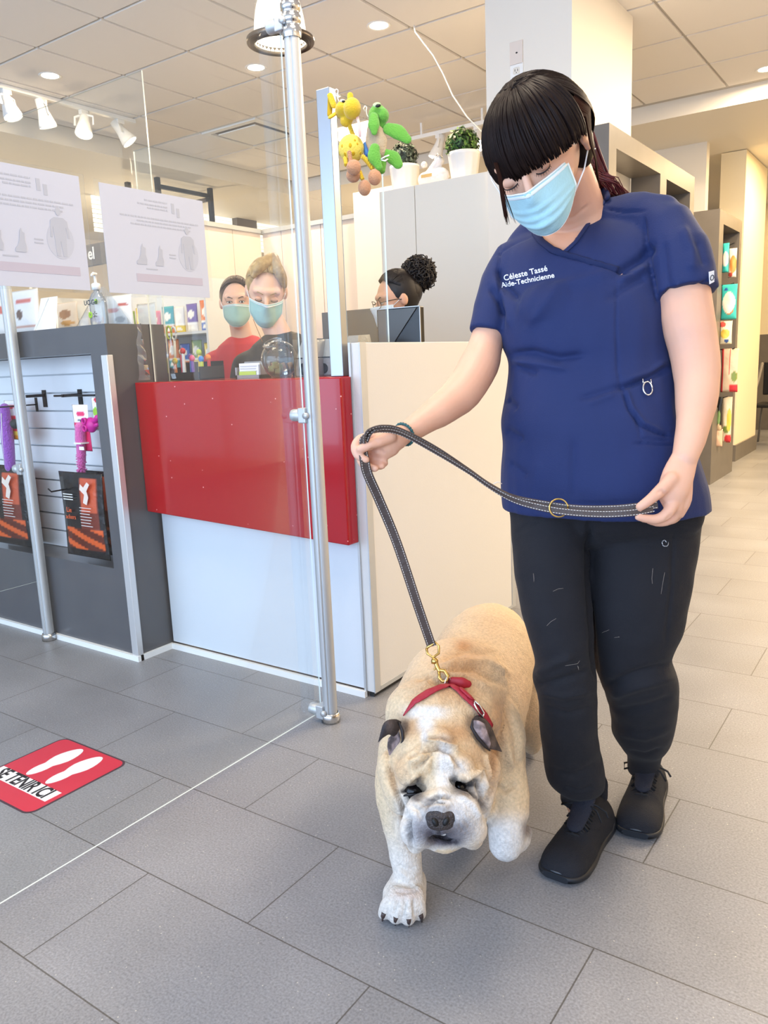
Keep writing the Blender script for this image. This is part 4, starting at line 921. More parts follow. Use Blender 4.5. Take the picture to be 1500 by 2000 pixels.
# monitor beyond the gable: back toward us
Ym = 2.5; a, b = PY(742, 665, Ym), PY(818, 597, Ym-.02)
mo = thing('computer_monitor', 'black computer monitor seen from behind in front of the curly-bun woman', 'monitor', ((a.x+b.x)/2, Ym, ZC-.35))
MB().box((a.x, Ym-.015, b.z-.26), (b.x, Ym+.015, b.z), bev=.004).build('housing', mat('monitor_black', (26, 28, 30), .25), mo)
MB().prism([(a.x+.01, Ym-.0155, b.z-.2), (b.x-.012, Ym-.0155, b.z-.006), (a.x+.01, Ym-.0155, b.z-.006)], (0, -.004, 0)).build('back_panel', mat('monitor_grey', (74, 78, 80), .35), mo)
MB().box((a.x-.002, Ym-.017, b.z-.002), (b.x+.001, Ym-.012, b.z+.001)).box((b.x-.001, Ym-.017, b.z-.26), (b.x+.0015, Ym-.012, b.z)).build('rim', mat('rim_silver', (170, 172, 172), .3, .6), mo)
MB().box(((a.x+b.x)/2-.02, Ym+.015, ZC-.33), ((a.x+b.x)/2+.02, Ym+.04, b.z-.1)).box((a.x+.02, Ym-.05, ZC-.35), (b.x-.02, Ym+.1, ZC-.335)).build('stand', BLKPL, mo)
# inner staff desk
dk = thing('staff_desk', 'low staff work surface hidden behind the white counter end', 'desk', (-2.0, 2.6, 0))
MB().box((-1.95, 2.40, .70), (-1.53, 2.60, .717)).build('desktop', LAMW, dk)
for x in (-1.94, -1.55): MB().box((x, 2.40, 0), (x+.018, 2.60, .7)).build('side_panel', LAMW, dk)
# smoked low screen behind
TINT = clear_mat('smoked_acrylic', (150, 152, 148), .8, .12)
Y = 3.10; a, b = PY(628, 606, Y), PY(744, 606, Y)
ss = thing('smoked_screen', 'low smoke-tinted acrylic screen behind the counter post', 'screen', ((a.x+b.x)/2, Y, .717))
MB().box((a.x, Y, 0), (b.x, Y+.005, (a.z+b.z)/2)).build('acrylic_sheet', TINT, ss)
# ---- colourful product rack left of the staff, seen through the glass
def shelfset(x0, x1, Y, zs, label):
    t = thing('product_shelf', label, 'shelf', ((x0+x1)/2, Y, 0))
    mb = MB(); mb.box((x0, Y+.3, 0), (x1, Y+.32, zs[-1]+.35)); mb.build('back_panel', LAMW, t)
    for z in zs: MB().box((x0, Y, z-.018), (x1, Y+.3, z)).build('shelf', LAMW, t)
    for x in (x0-.02, x1): MB().box((x, Y, 0), (x+.02, Y+.32, zs[-1]+.35)).build('side_panel', LAMW, t)
Ysf = 3.9
a, b = PY(268, 640, Ysf), PY(402, 640, Ysf)
zs_ = [.62, .87, 1.12, 1.37]
shelfset(-5.9, b.x, Ysf, zs_, 'white product shelf of coloured pouches seen through the glass, left of staff')
cols = {'blue': (52, 104, 190), 'orange': (224, 120, 50), 'purple': (110, 80, 160), 'white': (236, 232, 226), 'teal': (60, 160, 170), 'pink': (224, 110, 130), 'yellow': (232, 206, 70), 'green': (130, 160, 80)}
rnd = random.Random(9); nm = list(cols); ri = 0
ORD = ['first', 'second', 'third', 'fourth', 'fifth', 'sixth', 'seventh', 'eighth', 'ninth', 'tenth', 'eleventh', 'twelfth', 'thirteenth', 'fourteenth', 'fifteenth', 'sixteenth']
rown = ['lowest', 'second lowest', 'second highest', 'top']
for zi, z in enumerate(zs_):
    x = b.x-.085; n_ = 0
    while x > -5.85:
        w = rnd.uniform(.11, .15); c1 = nm[(zi*3+n_) % 8]; c2 = nm[(zi*5+n_*3+1) % 8]
        if c2 == c1: c2 = 'white'
        h = rnd.uniform(.17, .215)
        fn = splash(bands((.3, cols[c2]), (.36, (250, 250, 246)), (1, cols[c1])), [(.5, .62, .3, .14, (250, 246, 236)), (.5, .14, .3, .07, (250, 246, 236)), (.5, .62, .16, .07, cols[c2])])
        pouch('product_pouch', (x, Ysf+.1, z), w*.95, h, .05, fn, f'{c1} and {c2} food pouch, {ORD[n_]} from the right on the {rown[zi]} back shelf', 'food pouch', 'pouches on the back shelf', nx=12, ny=16)
        x -= w+.012; n_ += 1
# white bag with orange foot standing nearer
Y = 2.5; a, b = PY(270, 632, Y), PY(303, 590, Y)
pouch('food_bag', ((a.x+b.x)/2, Y, 1.0), b.x-a.x, b.z-1.0, .05, bands((.62, (226, 120, 60)), (.66, (60, 90, 160)), (1, (242, 240, 236))), 'white food bag with an orange base standing above the dark unit side', 'bag')
bs = thing('side_stand', 'narrow white stand behind the dark display unit', 'stand', ((a.x+b.x)/2, Y+.05, 0)); MB().box((a.x-.1, Y-.08, 0), (b.x+.0, Y+.25, .998)).build('stand_body', LAMW, bs)
# dental toy rack on the counter
a, b = onc(322, 2.16), onc(398, 2.16); rnd = random.Random(12)
dr = thing('toy_bin', 'dark wire bin of colourful pet toys at the left end of the red counter', 'bin', ((a.x+b.x)/2, 2.2, ZC))
MB().box((a.x, 2.14, ZC), (b.x, 2.27, ZC+.006)).box((a.x, 2.14, ZC), (b.x, 2.143, ZC+.03)).box((a.x, 2.267, ZC), (b.x, 2.27, ZC+.07)).box((a.x, 2.14, ZC), (a.x+.003, 2.27, ZC+.05)).box((b.x-.003, 2.14, ZC), (b.x, 2.27, ZC+.05)).build('tray', BLKPL, dr)
tc2 = [('lime', (190, 206, 60)), ('pink', (226, 96, 130)), ('orange', (236, 140, 60)), ('blue', (70, 130, 200)), ('white', (236, 236, 230)), ('yellow', (240, 214, 80)), ('purple', (120, 90, 170)), ('red', (210, 60, 60))]
for k in range(9):
    cn, cv = tc2[k % 8]; x = a.x+.012+(b.x-a.x-.024)*k/8; y = 2.165+.06*(k % 2); h = rnd.uniform(.075, .13)
    o = thing('chew_toy', f'{cn} chew toy standing in the counter bin' if k < 8 else 'second lime chew toy, rightmost in the counter bin', 'pet toy', (x, y, ZC+.006), 'chew toys in the counter bin')
    MB().limb([(x, y, ZC+.014), (x+rnd.uniform(-.004, .004), y, ZC+h)], [.0075, .006], n=10).build('handle', mat('toy_'+cn, cv, .4), o)
    MB().ball((x, y, ZC+h), (.013, .009, .013)).build('head', mat('toy_'+tc2[(k+3) % 8][0], tc2[(k+3) % 8][1], .4), o)
a_ = PY(330, 650, 2.2)
sc_ = thing('green_scissors_toy', 'lime and white looped tug toy upright in the counter bin', 'pet toy', (a_.x, 2.2, ZC+.01))
mb = MB(); c0 = Vector((a_.x, 2.2, a_.z)); mb.tube([c0+Vector((math.cos(k*PI/8)*.014, 0, math.sin(k*PI/8)*.026)) for k in range(17)], .004, n=8); mb.build('loop', mat('toy_lime'), sc_)
mb = MB(); c0 += Vector((.024, .004, -.004)); mb.tube([c0+Vector((math.cos(k*PI/8)*.014, 0, math.sin(k*PI/8)*.026)) for k in range(17)], .004, n=8); mb.tube([c0-Vector((.0, 0, .026)), Vector((c0.x-.004, 2.2, ZC+.008))], .005, n=8); mb.build('loop', mat('toy_white'), sc_)
# dark wall sign with partial lettering, upper left between the notices
Yd = 3.85; a, b = PY(120, 520, Yd), PY(208, 474, Yd)
ds = thing('dark_sign', 'dark taupe sign with white letters glimpsed between the two paper notices', 'sign', (a.x, Yd, 1.72))
MB().box((a.x-.6, Yd, PY(190, 518, Yd).z), (b.x, Yd+.02, PY(190, 474, Yd).z), bev=.006).build('board', mat('sign_taupe', (108, 98, 84), .5), ds)
c = PY(178, 496, Yd-.003); text('lettering', 'el', .12, frame((c.x, Yd-.003, c.z), (1, 0, 0), (0, 0, 1)), WHTPL, ds, bold=.003)
MB().box((a.x-.5, Yd+.02, 1.3), (a.x-.46, Yd+.05, PY(190, 474, Yd).z)).build('bracket', METAL, ds)
# ---- treat pouches hanging in the right tower niche
TE = (64, 190, 182); pk = [
    (1410, 1425, 474, 533, 7.00, splash(TE, [(.5, .45, .5, .25, (236, 226, 210)), (.5, .4, .25, .15, (190, 140, 100))]), 'teal treat pouch at the top of the tower niche'),
    (1422, 1440, 484, 543, 7.12, splash((236, 226, 214), [(.6, .45, .45, .3, (226, 150, 80)), (.3, .1, .3, .08, (200, 80, 70))]), 'white and orange pouch beside the top teal one in the tower'),
    (1407, 1441, 554, 625, 7.0, splash(TE, [(.5, .48, .42, .3, (238, 230, 214)), (.55, .3, .3, .16, (176, 122, 70)), (.3, .85, .12, .04, (50, 80, 160))]), 'large teal and white pouch with a brown treat picture in the tower'),
    (1405, 1431, 626, 673, 7.0, splash((240, 230, 196), [(.45, .45, .4, .2, (236, 200, 90)), (.2, .85, .3, .12, (220, 90, 80)), (.6, .15, .2, .08, (60, 90, 150))]), 'cream and yellow pouch below the large teal one'),
    (1407, 1444, 680, 766, 7.05, splash(lambda u, v: (212, 60, 66) if (v < .16 and u > .5) or u < .12 or (.45 < u < .55 and v > .4) else (222, 200, 172), [(.8, .35, .2, .12, (120, 140, 70))]), 'clear pouch with red corners in the middle of the tower niche'),
    (1398, 1412, 775, 842, 6.98, splash((34, 34, 32), [(.5, .4, .3, .2, (120, 150, 90)), (.5, .1, .5, .1, (220, 190, 150))]), 'black pouch near the bottom of the tower niche'),
    (1409, 1431, 775, 864, 7.1, splash((234, 220, 190), [(.75, .5, .25, .25, (236, 200, 80)), (.5, .3, .4, .08, (120, 140, 70)), (.7, .08, .4, .1, (214, 60, 64))]), 'cream pouch with a red corner lowest in the tower niche'),
    (1393, 1412, 838, 872, 6.98, bands((1, (226, 188, 156))), 'small peach packet lying at the bottom of the tower niche')]
for x0, x1, y0, y1, Y, fn, lb in pk:
    cx, Xp = (x0+x1)/2, -1.56
    p0, p1 = PY(x0, y1, Y), PY(x1, y0, Y); X_c = (p0.x+p1.x)/2
    pouch('treat_pouch', (X_c, Y, p0.z), abs(p1.x-p0.x), p1.z-p0.z, .05, fn, lb, 'treat pouch', 'pouches in the tower niche', nx=20, ny=26)
for k, (x, y) in enumerate(((1425, 478), (1424, 556), (1420, 628), (1426, 682), (1412, 776))):
    a = PY(x, y, 7.06); o = MB().tube([(-1.70, 7.06, a.z+.01), (a.x+.0, 7.06, a.z-.004), (a.x+.04, 7.04, a.z+.008)], .004, n=6).build('display_hook', BLACKM); tag(o, ['topmost', 'second from top', 'middle', 'second from bottom', 'lowest'][k]+' black hook in the treat tower niche', 'hook', 'hooks in the tower niche')
# ------------------------------------------------------------------ sculpting helpers for bodies
def proj(p):
    v = p-CO; z = v.dot(CW); return 750+FPX*v.dot(CR)/z, 1000-FPX*v.dot(CU)/z, z
RH = Vector((CR.x, CR.y, 0)).normalized(); FH = Vector((CW.x, CW.y, 0)).normalized(); ZV = Vector((0, 0, 1))
def ringloft(mb, rows, phi=0, ratio=.7, n=40, pw=1.0, caps=True):
    """rows: (x left, x right, y, depth[, ratio]) of a standing form; horizontal rings"""
    rs = []
    for r in rows:
        xl_, xr_, y, d = r[:4]; q = r[4] if len(r) > 4 else ratio
        c = P((xl_+xr_)/2, y, d); hw = px2m((xr_-xl_)/2, d)
        a = hw/math.sqrt(math.cos(phi)**2+(q*math.sin(phi))**2)
        u = RH*math.cos(phi)-FH*math.sin(phi); v = RH*math.sin(phi)+FH*math.cos(phi)
        rs.append([c+u*(a*math.copysign(abs(math.cos(t))**pw, math.cos(t)))+v*(a*q*math.copysign(abs(math.sin(t))**pw, math.sin(t))) for t in [2*PI*k/n for k in range(n)]])
    mb.rings(rs, caps); return mb
def interp(rows, k=4):
    out = []
    for i in range(len(rows)-1):
        p0, p1, p2, p3 = rows[max(i-1, 0)], rows[i], rows[i+1], rows[min(i+2, len(rows)-1)]
        for j in range(k):
            t = j/k; out.append(tuple(.5*((2*b)+(c-a)*t+(2*a-5*b+4*c-d)*t*t+(3*b-a-3*c+d)*t**3) for a, b, c, d in zip(p0, p1, p2, p3)))
    out.append(rows[-1]); return out
def seg_dist(px_, py_, poly):
    best = 1e9; bt = 0
    for i in range(len(poly)-1):
        x1, y1 = poly[i][:2]; x2, y2 = poly[i+1][:2]; dx, dy = x2-x1, y2-y1; L = dx*dx+dy*dy
        t = max(0, min(1, ((px_-x1)*dx+(py_-y1)*dy)/L)) if L else 0
        e = math.hypot(px_-x1-t*dx, py_-y1-t*dy)
        if e < best: best = e; bt = (i+t)/(len(poly)-1)
    return best, bt
def carve(o, strokes, front=True, fn=None, gain=1.0):
    """real relief: strokes (polyline, width, depth in metres; <0 cuts in) measured on the side the viewer sees"""
    M = WM(o); Mi = M.inverted(); me = o.data
    nn = [v.normal.copy() for v in me.vertices]
    boxes = [(min(p[0] for p in s[0])-4*s[1], max(p[0] for p in s[0])+4*s[1], min(p[1] for p in s[0])-4*s[1], max(p[1] for p in s[0])+4*s[1]) for s in strokes]
    for v, n in zip(me.vertices, nn):
        w = M @ v.co; dsp = 0
        if fn: dsp += fn(w, n)
        vd = -(n.dot((w-CO).normalized()))
        if not front or vd > .05:
            x, y, z = proj(w); k = 1 if not front else min(1, (vd-.05)/.2)
            for s, b in zip(strokes, boxes):
                if b[0] < x < b[1] and b[2] < y < b[3]:
                    d, t = seg_dist(x, y, s[0]); dsp += gain*k*s[2]*math.exp(-(d/s[1])**2)*(min(1, 6*t+.25, 6*(1-t)+.25))
        if dsp: v.co = Mi @ (w+n*dsp)
    me.update()
def stroke_on(bv, pts, lift=.001, sub=4):
    out = []
    for i in range(len(pts)-1):
        for j in range(sub):
            t = j/sub; h, n = hit(bv, pts[i][0]*(1-t)+pts[i+1][0]*t, pts[i][1]*(1-t)+pts[i+1][1]*t, lift)
            if h: out.append((h, n))
    h, n = hit(bv, *pts[-1][:2], lift)
    if h: out.append((h, n))
    return out
def ribbon(mb, pl, r, flat=.3, mi=0):
    return mb.tube([p for p, n in pl], r, n=8, flat=flat, up=[n.cross(Vector((0, 0, 1))) if False else n.cross((pl[min(i+1, len(pl)-1)][0]-pl[max(i-1, 0)][0])) for i, (p, n) in enumerate(pl)], mi=mi)
def drape_mesh(me, bv, M, lift=.0008):
    """lay a flat mesh (already placed by M near the surface) onto the surface along the line of sight"""
    for v in me.vertices:
        w = M @ v.co; z = v.co.z; x, y, _ = proj(w); h, n = hit(bv, x, y)
        v.co = h+n*(lift+max(0, z)) if h else w
# ------------------------------------------------------------------ the technician in navy scrubs
SKIN = mat('skin_light', (222, 174, 146), .5, var=(9, .6, (212, 156, 130)), bump=(180, .04), sss=.12)
SCRUB = mat('navy_scrubs', (19, 37, 86), .78, bump=(420, .12), var=(5, .5, (16, 32, 76)), sheen=.05)
TROUS = mat('black_joggers', (15, 15, 21), .85, bump=(420, .15), var=(6, .6, (19, 19, 26)), sheen=.03)
SHOE = mat('black_knit_shoe', (17, 19, 27), .8, bump=(600, .4)); SOLE = mat('black_sole', (24, 28, 34), .5); LACE = mat('black_lace', (14, 15, 19), .7)
HAIR = mat('dark_hair', (32, 21, 18), .46, var=(60, .6, (18, 12, 12)), spec=.25, ior=1.3)
REDH = mat('red_dyed_hair', (96, 22, 28), .4, var=(70, .7, (60, 22, 22)))
g0 = PZ(1165, 1660, 0)
wo = thing('person', 'person in navy scrubs and face mask walking a bulldog on a dark leash', 'person', (g0.x, g0.y, 0))
# torso rows (left, right, y, depth, ratio)
PHI = math.radians(24)
TR = [(1075, 1250, 428, 1.66, .42), (1060, 1262, 434, 1.66, .42), (1022, 1286, 452, 1.66, .48), (990, 1298, 480, 1.665, .54), (978, 1300, 512, 1.67, .60), (975, 1298, 560, 1.665, .64), (978, 1296, 620, 1.655, .70), (986, 1296, 665, 1.65, .69), (1000, 1302, 705, 1.65, .68),
      (994, 1312, 760, 1.65, .70), (987, 1322, 815, 1.65, .72), (990, 1335, 860, 1.655, .73), (986, 1350, 910, 1.66, .72), (986, 1362, 955, 1.665, .70), (989, 1366, 992, 1.67, .68)]
# skin: head, neck, arms, hands, ankles in one surface
mb = MB()
def S(r, k): return [(a+k, b-k, c, d, q) for a, b, c, d, q in r]
ringloft(mb, interp(S(TR[2:-2], 14), 3), PHI)
mb.limb([P(1030, 478, 1.70), P(1130, 450, 1.66), P(1262, 446, 1.60)], [px2m(24, 1.7), px2m(42, 1.66), px2m(34, 1.6)], n=24)
mb.limb([P(1140, 470, 1.665), P(1128, 410, 1.63), P(1108, 345, 1.57)], [.070, .054, .050], n=24)            # neck
hx = {'s': Vector((.815, .25, .52)).normalized(), 'f': Vector((-.2, -.66, .72)).normalized()}
hS = (CR*hx['s'].x+CU*hx['s'].y-CW*hx['s'].z).normalized(); hF = (CR*hx['f'].x+CU*hx['f'].y-CW*hx['f'].z); hF = (hF-hS*hF.dot(hS)).normalized(); hU = hF.cross(hS)
HC = P(1035, 311, 1.495); HO = CR*.030+CU*.004
HM = Matrix((hS, hU, hF)).transposed().to_4x4(); HM.translation = HC
def H(a, b, c): return HC+hS*a+hU*b+hF*c
mb.ball(H(0, .018, -.012)+CR*.02, (.075, .096, .092), HM.to_3x3().to_4x4(), seg=36)
mb.limb([H(0, -.02, .02), H(0, -.065, .034), H(0, -.100, .045)], [.064, .054, .030], n=24)
mb.limb([H(-.052, -.03, .02), H(-.036, -.08, .035)], [.022, .018]); mb.limb([H(.052, -.03, .02), H(.036, -.08, .035)], [.022, .018])
mb.limb([H(-.045, .026, .060), H(0, .026, .074), H(.045, .026, .060)], [.008, .008, .008])                     # brow
mb.limb([H(0, .010, .074), H(0, -.022, .097), H(0, -.034, .102)], [.007, .0085, .0125])                      # nose
for s_ in (-1, 1): mb.ball(H(.034*s_, -.030, .054), (.024, .020, .02), HM.to_3x3().to_4x4()); mb.ball(H(.0315*s_, .0, .0705), (.0155, .0105, .0115), HM.to_3x3().to_4x4())
# arms
mb.limb([P(1300, 450, 1.58), P(1330, 530, 1.555), P(1342, 620, 1.535), P(1358, 700, 1.525), P(1361, 770, 1.505), P(1352, 840, 1.475), P(1338, 893, 1.455)],
        [.040, .048, px2m(50, 1.54), px2m(46, 1.52), px2m(41, 1.5), px2m(31, 1.48), px2m(25, 1.45)], n=24)
mb.limb([P(1005, 520, 1.72), P(972, 600, 1.71), P(950, 670, 1.69), P(936, 712, 1.672), P(905, 764, 1.63), P(866, 797, 1.59), P(826, 824, 1.555), P(792, 847, 1.53)],
        [.036, .036, px2m(33, 1.69), px2m(39, 1.67), px2m(38, 1.63), px2m(33, 1.59), px2m(26, 1.55), px2m(20.5, 1.52)], n=24)
# left hand (right in view), thumb above the strap, fingers under it
dh = 1.44
mb.limb([P(1338, 893, dh+.015), P(1324, 930, dh+.006), P(1314, 962, dh), P(1316, 988, dh+.004)], [px2m(26, dh), px2m(31, dh), px2m(30, dh), px2m(20, dh)], n=20, flat=.62, up=CR)
mb.limb([P(1336, 940, dh+.01), P(1334, 975, dh+.014), P(1326, 1002, dh+.018)], [px2m(17, dh)]*2+[px2m(12, dh)], n=16)
mb.limb([P(1312, 935, dh-.006), P(1293, 955, dh-.014), P(1268, 977, dh-.018), P(1250, 990, dh-.016)], [px2m(15, dh), px2m(13, dh), px2m(10.5, dh), px2m(9, dh)], n=16)
mb.limb([P(1314, 985, dh-.004), P(1302, 1004, dh-.008), P(1283, 1014, dh-.008), P(1263, 1013, dh-.010), P(1246, 1010, dh-.012)], [px2m(12, dh), px2m(11.5, dh), px2m(10, dh), px2m(9, dh), px2m(7, dh)], n=16)
mb.limb([P(1326, 990, dh+.010), P(1312, 1012, dh+.012), P(1290, 1020, dh+.012), P(1268, 1017, dh+.008)], [px2m(12, dh), px2m(11, dh), px2m(9.5, dh), px2m(7.5, dh)], n=16)
mb.limb([P(1330, 992, dh+.028), P(1318, 1012, dh+.032), P(1298, 1018, dh+.032), P(1280, 1014, dh+.028)], [px2m(11, dh), px2m(10, dh), px2m(8.5, dh), px2m(7, dh)], n=16)
mb.limb([P(1330, 985, dh+.044), P(1322, 1004, dh+.048), P(1306, 1012, dh+.048)], [px2m(10, dh), px2m(8.5, dh), px2m(7, dh)], n=16)
# right hand (left in view), gripping the loop
dr_ = 1.50
mb.limb([P(792, 847, 1.53), P(770, 858, dr_+.012), P(748, 866, dr_+.006), P(728, 862, dr_+.008)], [px2m(20, dr_), px2m(25, dr_), px2m(27, dr_), px2m(18, dr_)], n=20, flat=.72, up=CU)
mb.limb([P(766, 876, dr_+.012), P(748, 886, dr_+.014), P(736, 885, dr_+.018)], [px2m(15, dr_), px2m(14, dr_), px2m(10, dr_)], n=16)
mb.limb([P(762, 852, dr_-.010), P(740, 862, dr_-.020), P(722, 869, dr_-.026), P(704, 877, dr_-.026)], [px2m(14, dr_), px2m(12, dr_), px2m(10.5, dr_), px2m(8.5, dr_)], n=16)   # thumb
mb.limb([P(728, 856, dr_+.002), P(706, 858, dr_+.0), P(695, 872, dr_-.008), P(699, 889, dr_-.016), P(715, 898, dr_-.020)], [px2m(11.5, dr_), px2m(11, dr_), px2m(10.5, dr_), px2m(9, dr_), px2m(7.5, dr_)], n=16)
mb.limb([P(732, 868, dr_+.016), P(712, 880, dr_+.018), P(706, 900, dr_+.012), P(720, 912, dr_+.002), P(733, 915, dr_-.004)], [px2m(11, dr_), px2m(10.5, dr_), px2m(10, dr_), px2m(8.5, dr_), px2m(7.5, dr_)], n=16)
mb.limb([P(742, 872, dr_+.028), P(728, 892, dr_+.030), P(732, 908, dr_+.018), P(746, 910, dr_+.006)], [px2m(10.5, dr_), px2m(10, dr_), px2m(9, dr_), px2m(7.5, dr_)], n=16)
mb.limb([P(752, 876, dr_+.030), P(744, 894, dr_+.030), P(752, 905, dr_+.014)], [px2m(9.5, dr_), px2m(8.5, dr_), px2m(7, dr_)], n=16)
# legs inside the trousers down to bare ankles
mb.limb([P(1080, 960, 1.70), P(1100, 1280, 1.72), P(1122, 1500, 1.80), P(1138, 1580, 1.845)], [.06, .05, .04, .034], n=20)
mb.limb([P(1240, 960, 1.70), P(1240, 1280, 1.75), P(1250, 1440, 1.93), P(1256, 1490, 1.97)], [.06, .05, .036, .028], n=20)
mb.limb([P(1160, 860, 1.70), P(1160, 940, 1.71)], [.09, .09], n=24)
body = link('body', fused(mb, .0032, 4, .45), SKIN, wo)
carve(body, [([(1282, 963), (1292, 958), (1300, 966)], 3, -.003), ([(1277, 1001), (1290, 990), (1296, 978)], 4, -.003), ([(1300, 1016), (1312, 1004)], 3, -.002),
             ([(706, 866), (728, 858), (742, 866)], 4, -.002), ([(722, 880), (740, 880), (752, 886)], 4, -.004), ([(1090, 432), (1120, 425), (1150, 400)], 3, -.002), ([(1070, 455), (1110, 452), (1150, 435)], 3, -.0015)])
bvb = bvh_of(body)
# nails
NAIL = mat('nail', (232, 190, 172), .25)
mb = MB()
for x, y, a, w, h in ((1247, 988, -.75, 7, 5), (706, 874, -.35, 7, 5), (714, 897, .2, 6, 4.5), (1242, 1010, .1, 5, 4)):
    p, n = hit(bvb, x, y)
    if p: Mx = frame(p, (CR*math.cos(a)+CU*math.sin(-a)).cross(n).cross(n), n.cross(CR)) ; mb.ball(p, (px2m(w, 1.45), px2m(h, 1.45), .0012), (frame((0, 0, 0), CR*math.cos(a)-CU*math.sin(a), (CR*math.sin(a)+CU*math.cos(a))-n*n.dot(CR*math.sin(a)+CU*math.cos(a)))), seg=14)
tag(mb.build('nails', NAIL, wo), kind='stuff') if False else mb.bm.free()
# closed eyelids, lashes, brows
LASH = mat('lash', (30, 20, 18), .6); LID = mat('eyelid', (214, 162, 136), .55)
for s_ in (-1, 1):
    mb = MB(); ce = H(.0315*s_, -.0015, .0725)
    mb.ball(ce-hF*.0015, (.0155, .0095, .0100), HM.to_3x3().to_4x4(), seg=20); mb.build('eyelid', LID, wo)
    mb = MB(); pts = [H(.0315*s_+.0148*math.cos(t), -.0045-.0058*math.sin(t), .0742+.0085*math.sin(t)) for t in [PI*k/10 for k in range(11)]]
    mb.tube(pts, [.0005+.0009*math.sin(PI*k/10) for k in range(11)], n=6)
    for k in range(1, 11):
        p = pts[k]; out = (p-ce).normalized(); mb.tube([p, p+out*.0015-hU*.0015+hF*.0015, p+out*.0028-hU*.003+hF*.0025], [.0005, .0004, .0001], n=4)
    mb.build('eyelashes', LASH, wo)
# surgical mask with pleats
def mask(par, Hf, w0=.067, top=-.014, bot=-.118, col=(168, 212, 222), sc=1.0, nx=28, ny=26, name='face_mask', loops=None):
    def pt(u, v, off=0):           # u -1..1, v 0 top..1 bottom
        b = top+(bot-top)*v
        wv = w0*(1-.05*v-.30*max(0, v-.55)**1.0)
        a = u*wv; e = abs(u)
        c0 = .110-.004*v-.022*max(0, v-.72)*3; c1 = .036+.008*v
        nose = .012*math.exp(-(u/.22)**2)*math.exp(-(v/.3)**2)
        c = c0-(c0-c1)*(e**2.1)+nose
        pl = .0028*sum(math.exp(-((v-q-.02*math.cos(u*2))/.035)**2) for q in (.34, .52, .70))*(1-e**6)
        cr = .0012*math.sin(9*u+7*v)*math.sin(5*v*PI)*(1-e)
        b += .006*(1-e**2)*(v < .2)*(1-v*5)+.034*e**2.5*max(0, v-.45)/.55
        return Hf(a*sc, b*sc, (c+pl+cr+off)*sc)
    mb = MB(); rs = []
    for j in range(ny+1): rs.append([pt(-1+2*i/nx, j/ny) for i in range(nx+1)])
    mb.rings(rs, False, closed=False)
    o = mb.build(name, mat('mask_blue_%d' % col[0], col, .7, bump=(260, .1)), par)
    m = o.modifiers.new('t', 'SOLIDIFY'); m.thickness = .0012
    mb = MB(); mb.tube([pt(-1+2*i/16, .055, .0014) for i in range(17)], .0036*sc, flat=.25, up=hU); mb.tube([pt(-1+2*i/16, .0, .0008) for i in range(17)], .0016*sc); mb.tube([pt(-1+2*i/16, 1.0, .0004) for i in range(17)], .0014*sc)
    for s_ in (-1, 1): mb.tube([pt(.985*s_, k/10, .0012) for k in range(11)], .0026*sc, flat=.4)
    mb.build('mask_binding', mat('mask_white', (226, 236, 240), .7), o)
    return o, pt
mk, mpt = mask(wo, H, w0=.068, top=-.023)
EARW = mat('elastic_white', (240, 240, 238), .6)
EO = CR*.02; ear = H(.082, -.004, -.022)+EO
for s_, e_ in ((1, ear), (-1, H(-.076, -.004, -.022))):
    a, b = mpt(s_*.98, .02), mpt(s_*.98, .93)
    MB().tube([a, a.lerp(e_+hU*.03, .5)+hS*s_*.008, e_+hU*.030, e_+hU*.02-hF*.012, e_-hU*.005-hF*.014, e_-hU*.024-hF*.002, b.lerp(e_-hU*.024, .5)+hS*s_*.006, b], .0014, n=8).build('ear_loop', EARW, mk)
# ear
for s_ in (1, -1):
    e_ = H(.081*s_, 0, -.022)+(EO if s_ > 0 else CR*.01); mb = MB()
    Me = frame((0, 0, 0), hF-hS*.35*s_, hU)
    mb.ball(e_, (.014, .026, .006), Me, seg=20)
    mb.tube([e_+hU*(.025*math.cos(t))-hF*(.013*math.sin(t))+hS*s_*.006 for t in [-1.0+k*.33 for k in range(13)]], .0034, n=8)
    mb.ball(e_-hU*.023+hF*.004+hS*s_*.002, (.008, .009, .006), Me)
    link('ear', fused(mb, .002, 2), SKIN, wo)
mb = MB()
for k in range(5): mb.ball(ear+hU*(.026-.006*k)+hF*(-.006-.0085*math.sin(k*.5))+hS*.0105, .0018, seg=8)
mb.ball(ear-hU*.031+hS*.009+hF*.003, .0024, seg=10); mb.tube([ear+hU*.018-hF*.012+hS*.008+Vector((0, 0, .004*math.sin(t)))+hF*.004*math.cos(t) for t in [k*PI/6 for k in range(13)]], .0009, n=6)
mb.build('earrings', CHROME, wo)
# ---- hair
def eh(a, b, c, k=1.0):          # point on the hair ellipsoid in direction (a, b, c)
    r = (.096, .113, .118); q = Vector((a/r[0], b/r[1], c/r[2])); q = Vector((a, b, c))/q.length; return H(q.x*k, .024+q.y*k, -.020+q.z*k)+HO
mb = MB(); mb.ball(H(0, .026, -.030)+HO, (.0845, .108, .096), HM.to_3x3().to_4x4(), seg=40)
mb.ball(H(.02, -.02, -.075)+HO, (.05, .06, .04), HM.to_3x3().to_4x4(), seg=24)
cap = mb.build('hair', HAIR, wo); cap.data.materials.append(REDH)
bm = bmesh.new(); bm.from_mesh(cap.data); Mc_ = WM(cap); kill = []
for f_ in bm.faces:
    q = Mc_ @ f_.calc_center_median()-HC-HO
    if q.dot(hU) < .012 and q.dot(hF) > -.035 and not (q.dot(hU) > -.0 and q.dot(hF) < -.01): kill.append(f_)
bmesh.ops.delete(bm, geom=kill, context='FACES'); bm.to_mesh(cap.data); bm.free()
carve(cap, [], fn=lambda w, n: .0012*noise.noise(Vector(((w-HC).dot(hS)*260, (w-HC).dot(hU)*30, (w-HC).dot(hF)*30))))
rnd = random.Random(21); mb = MB()
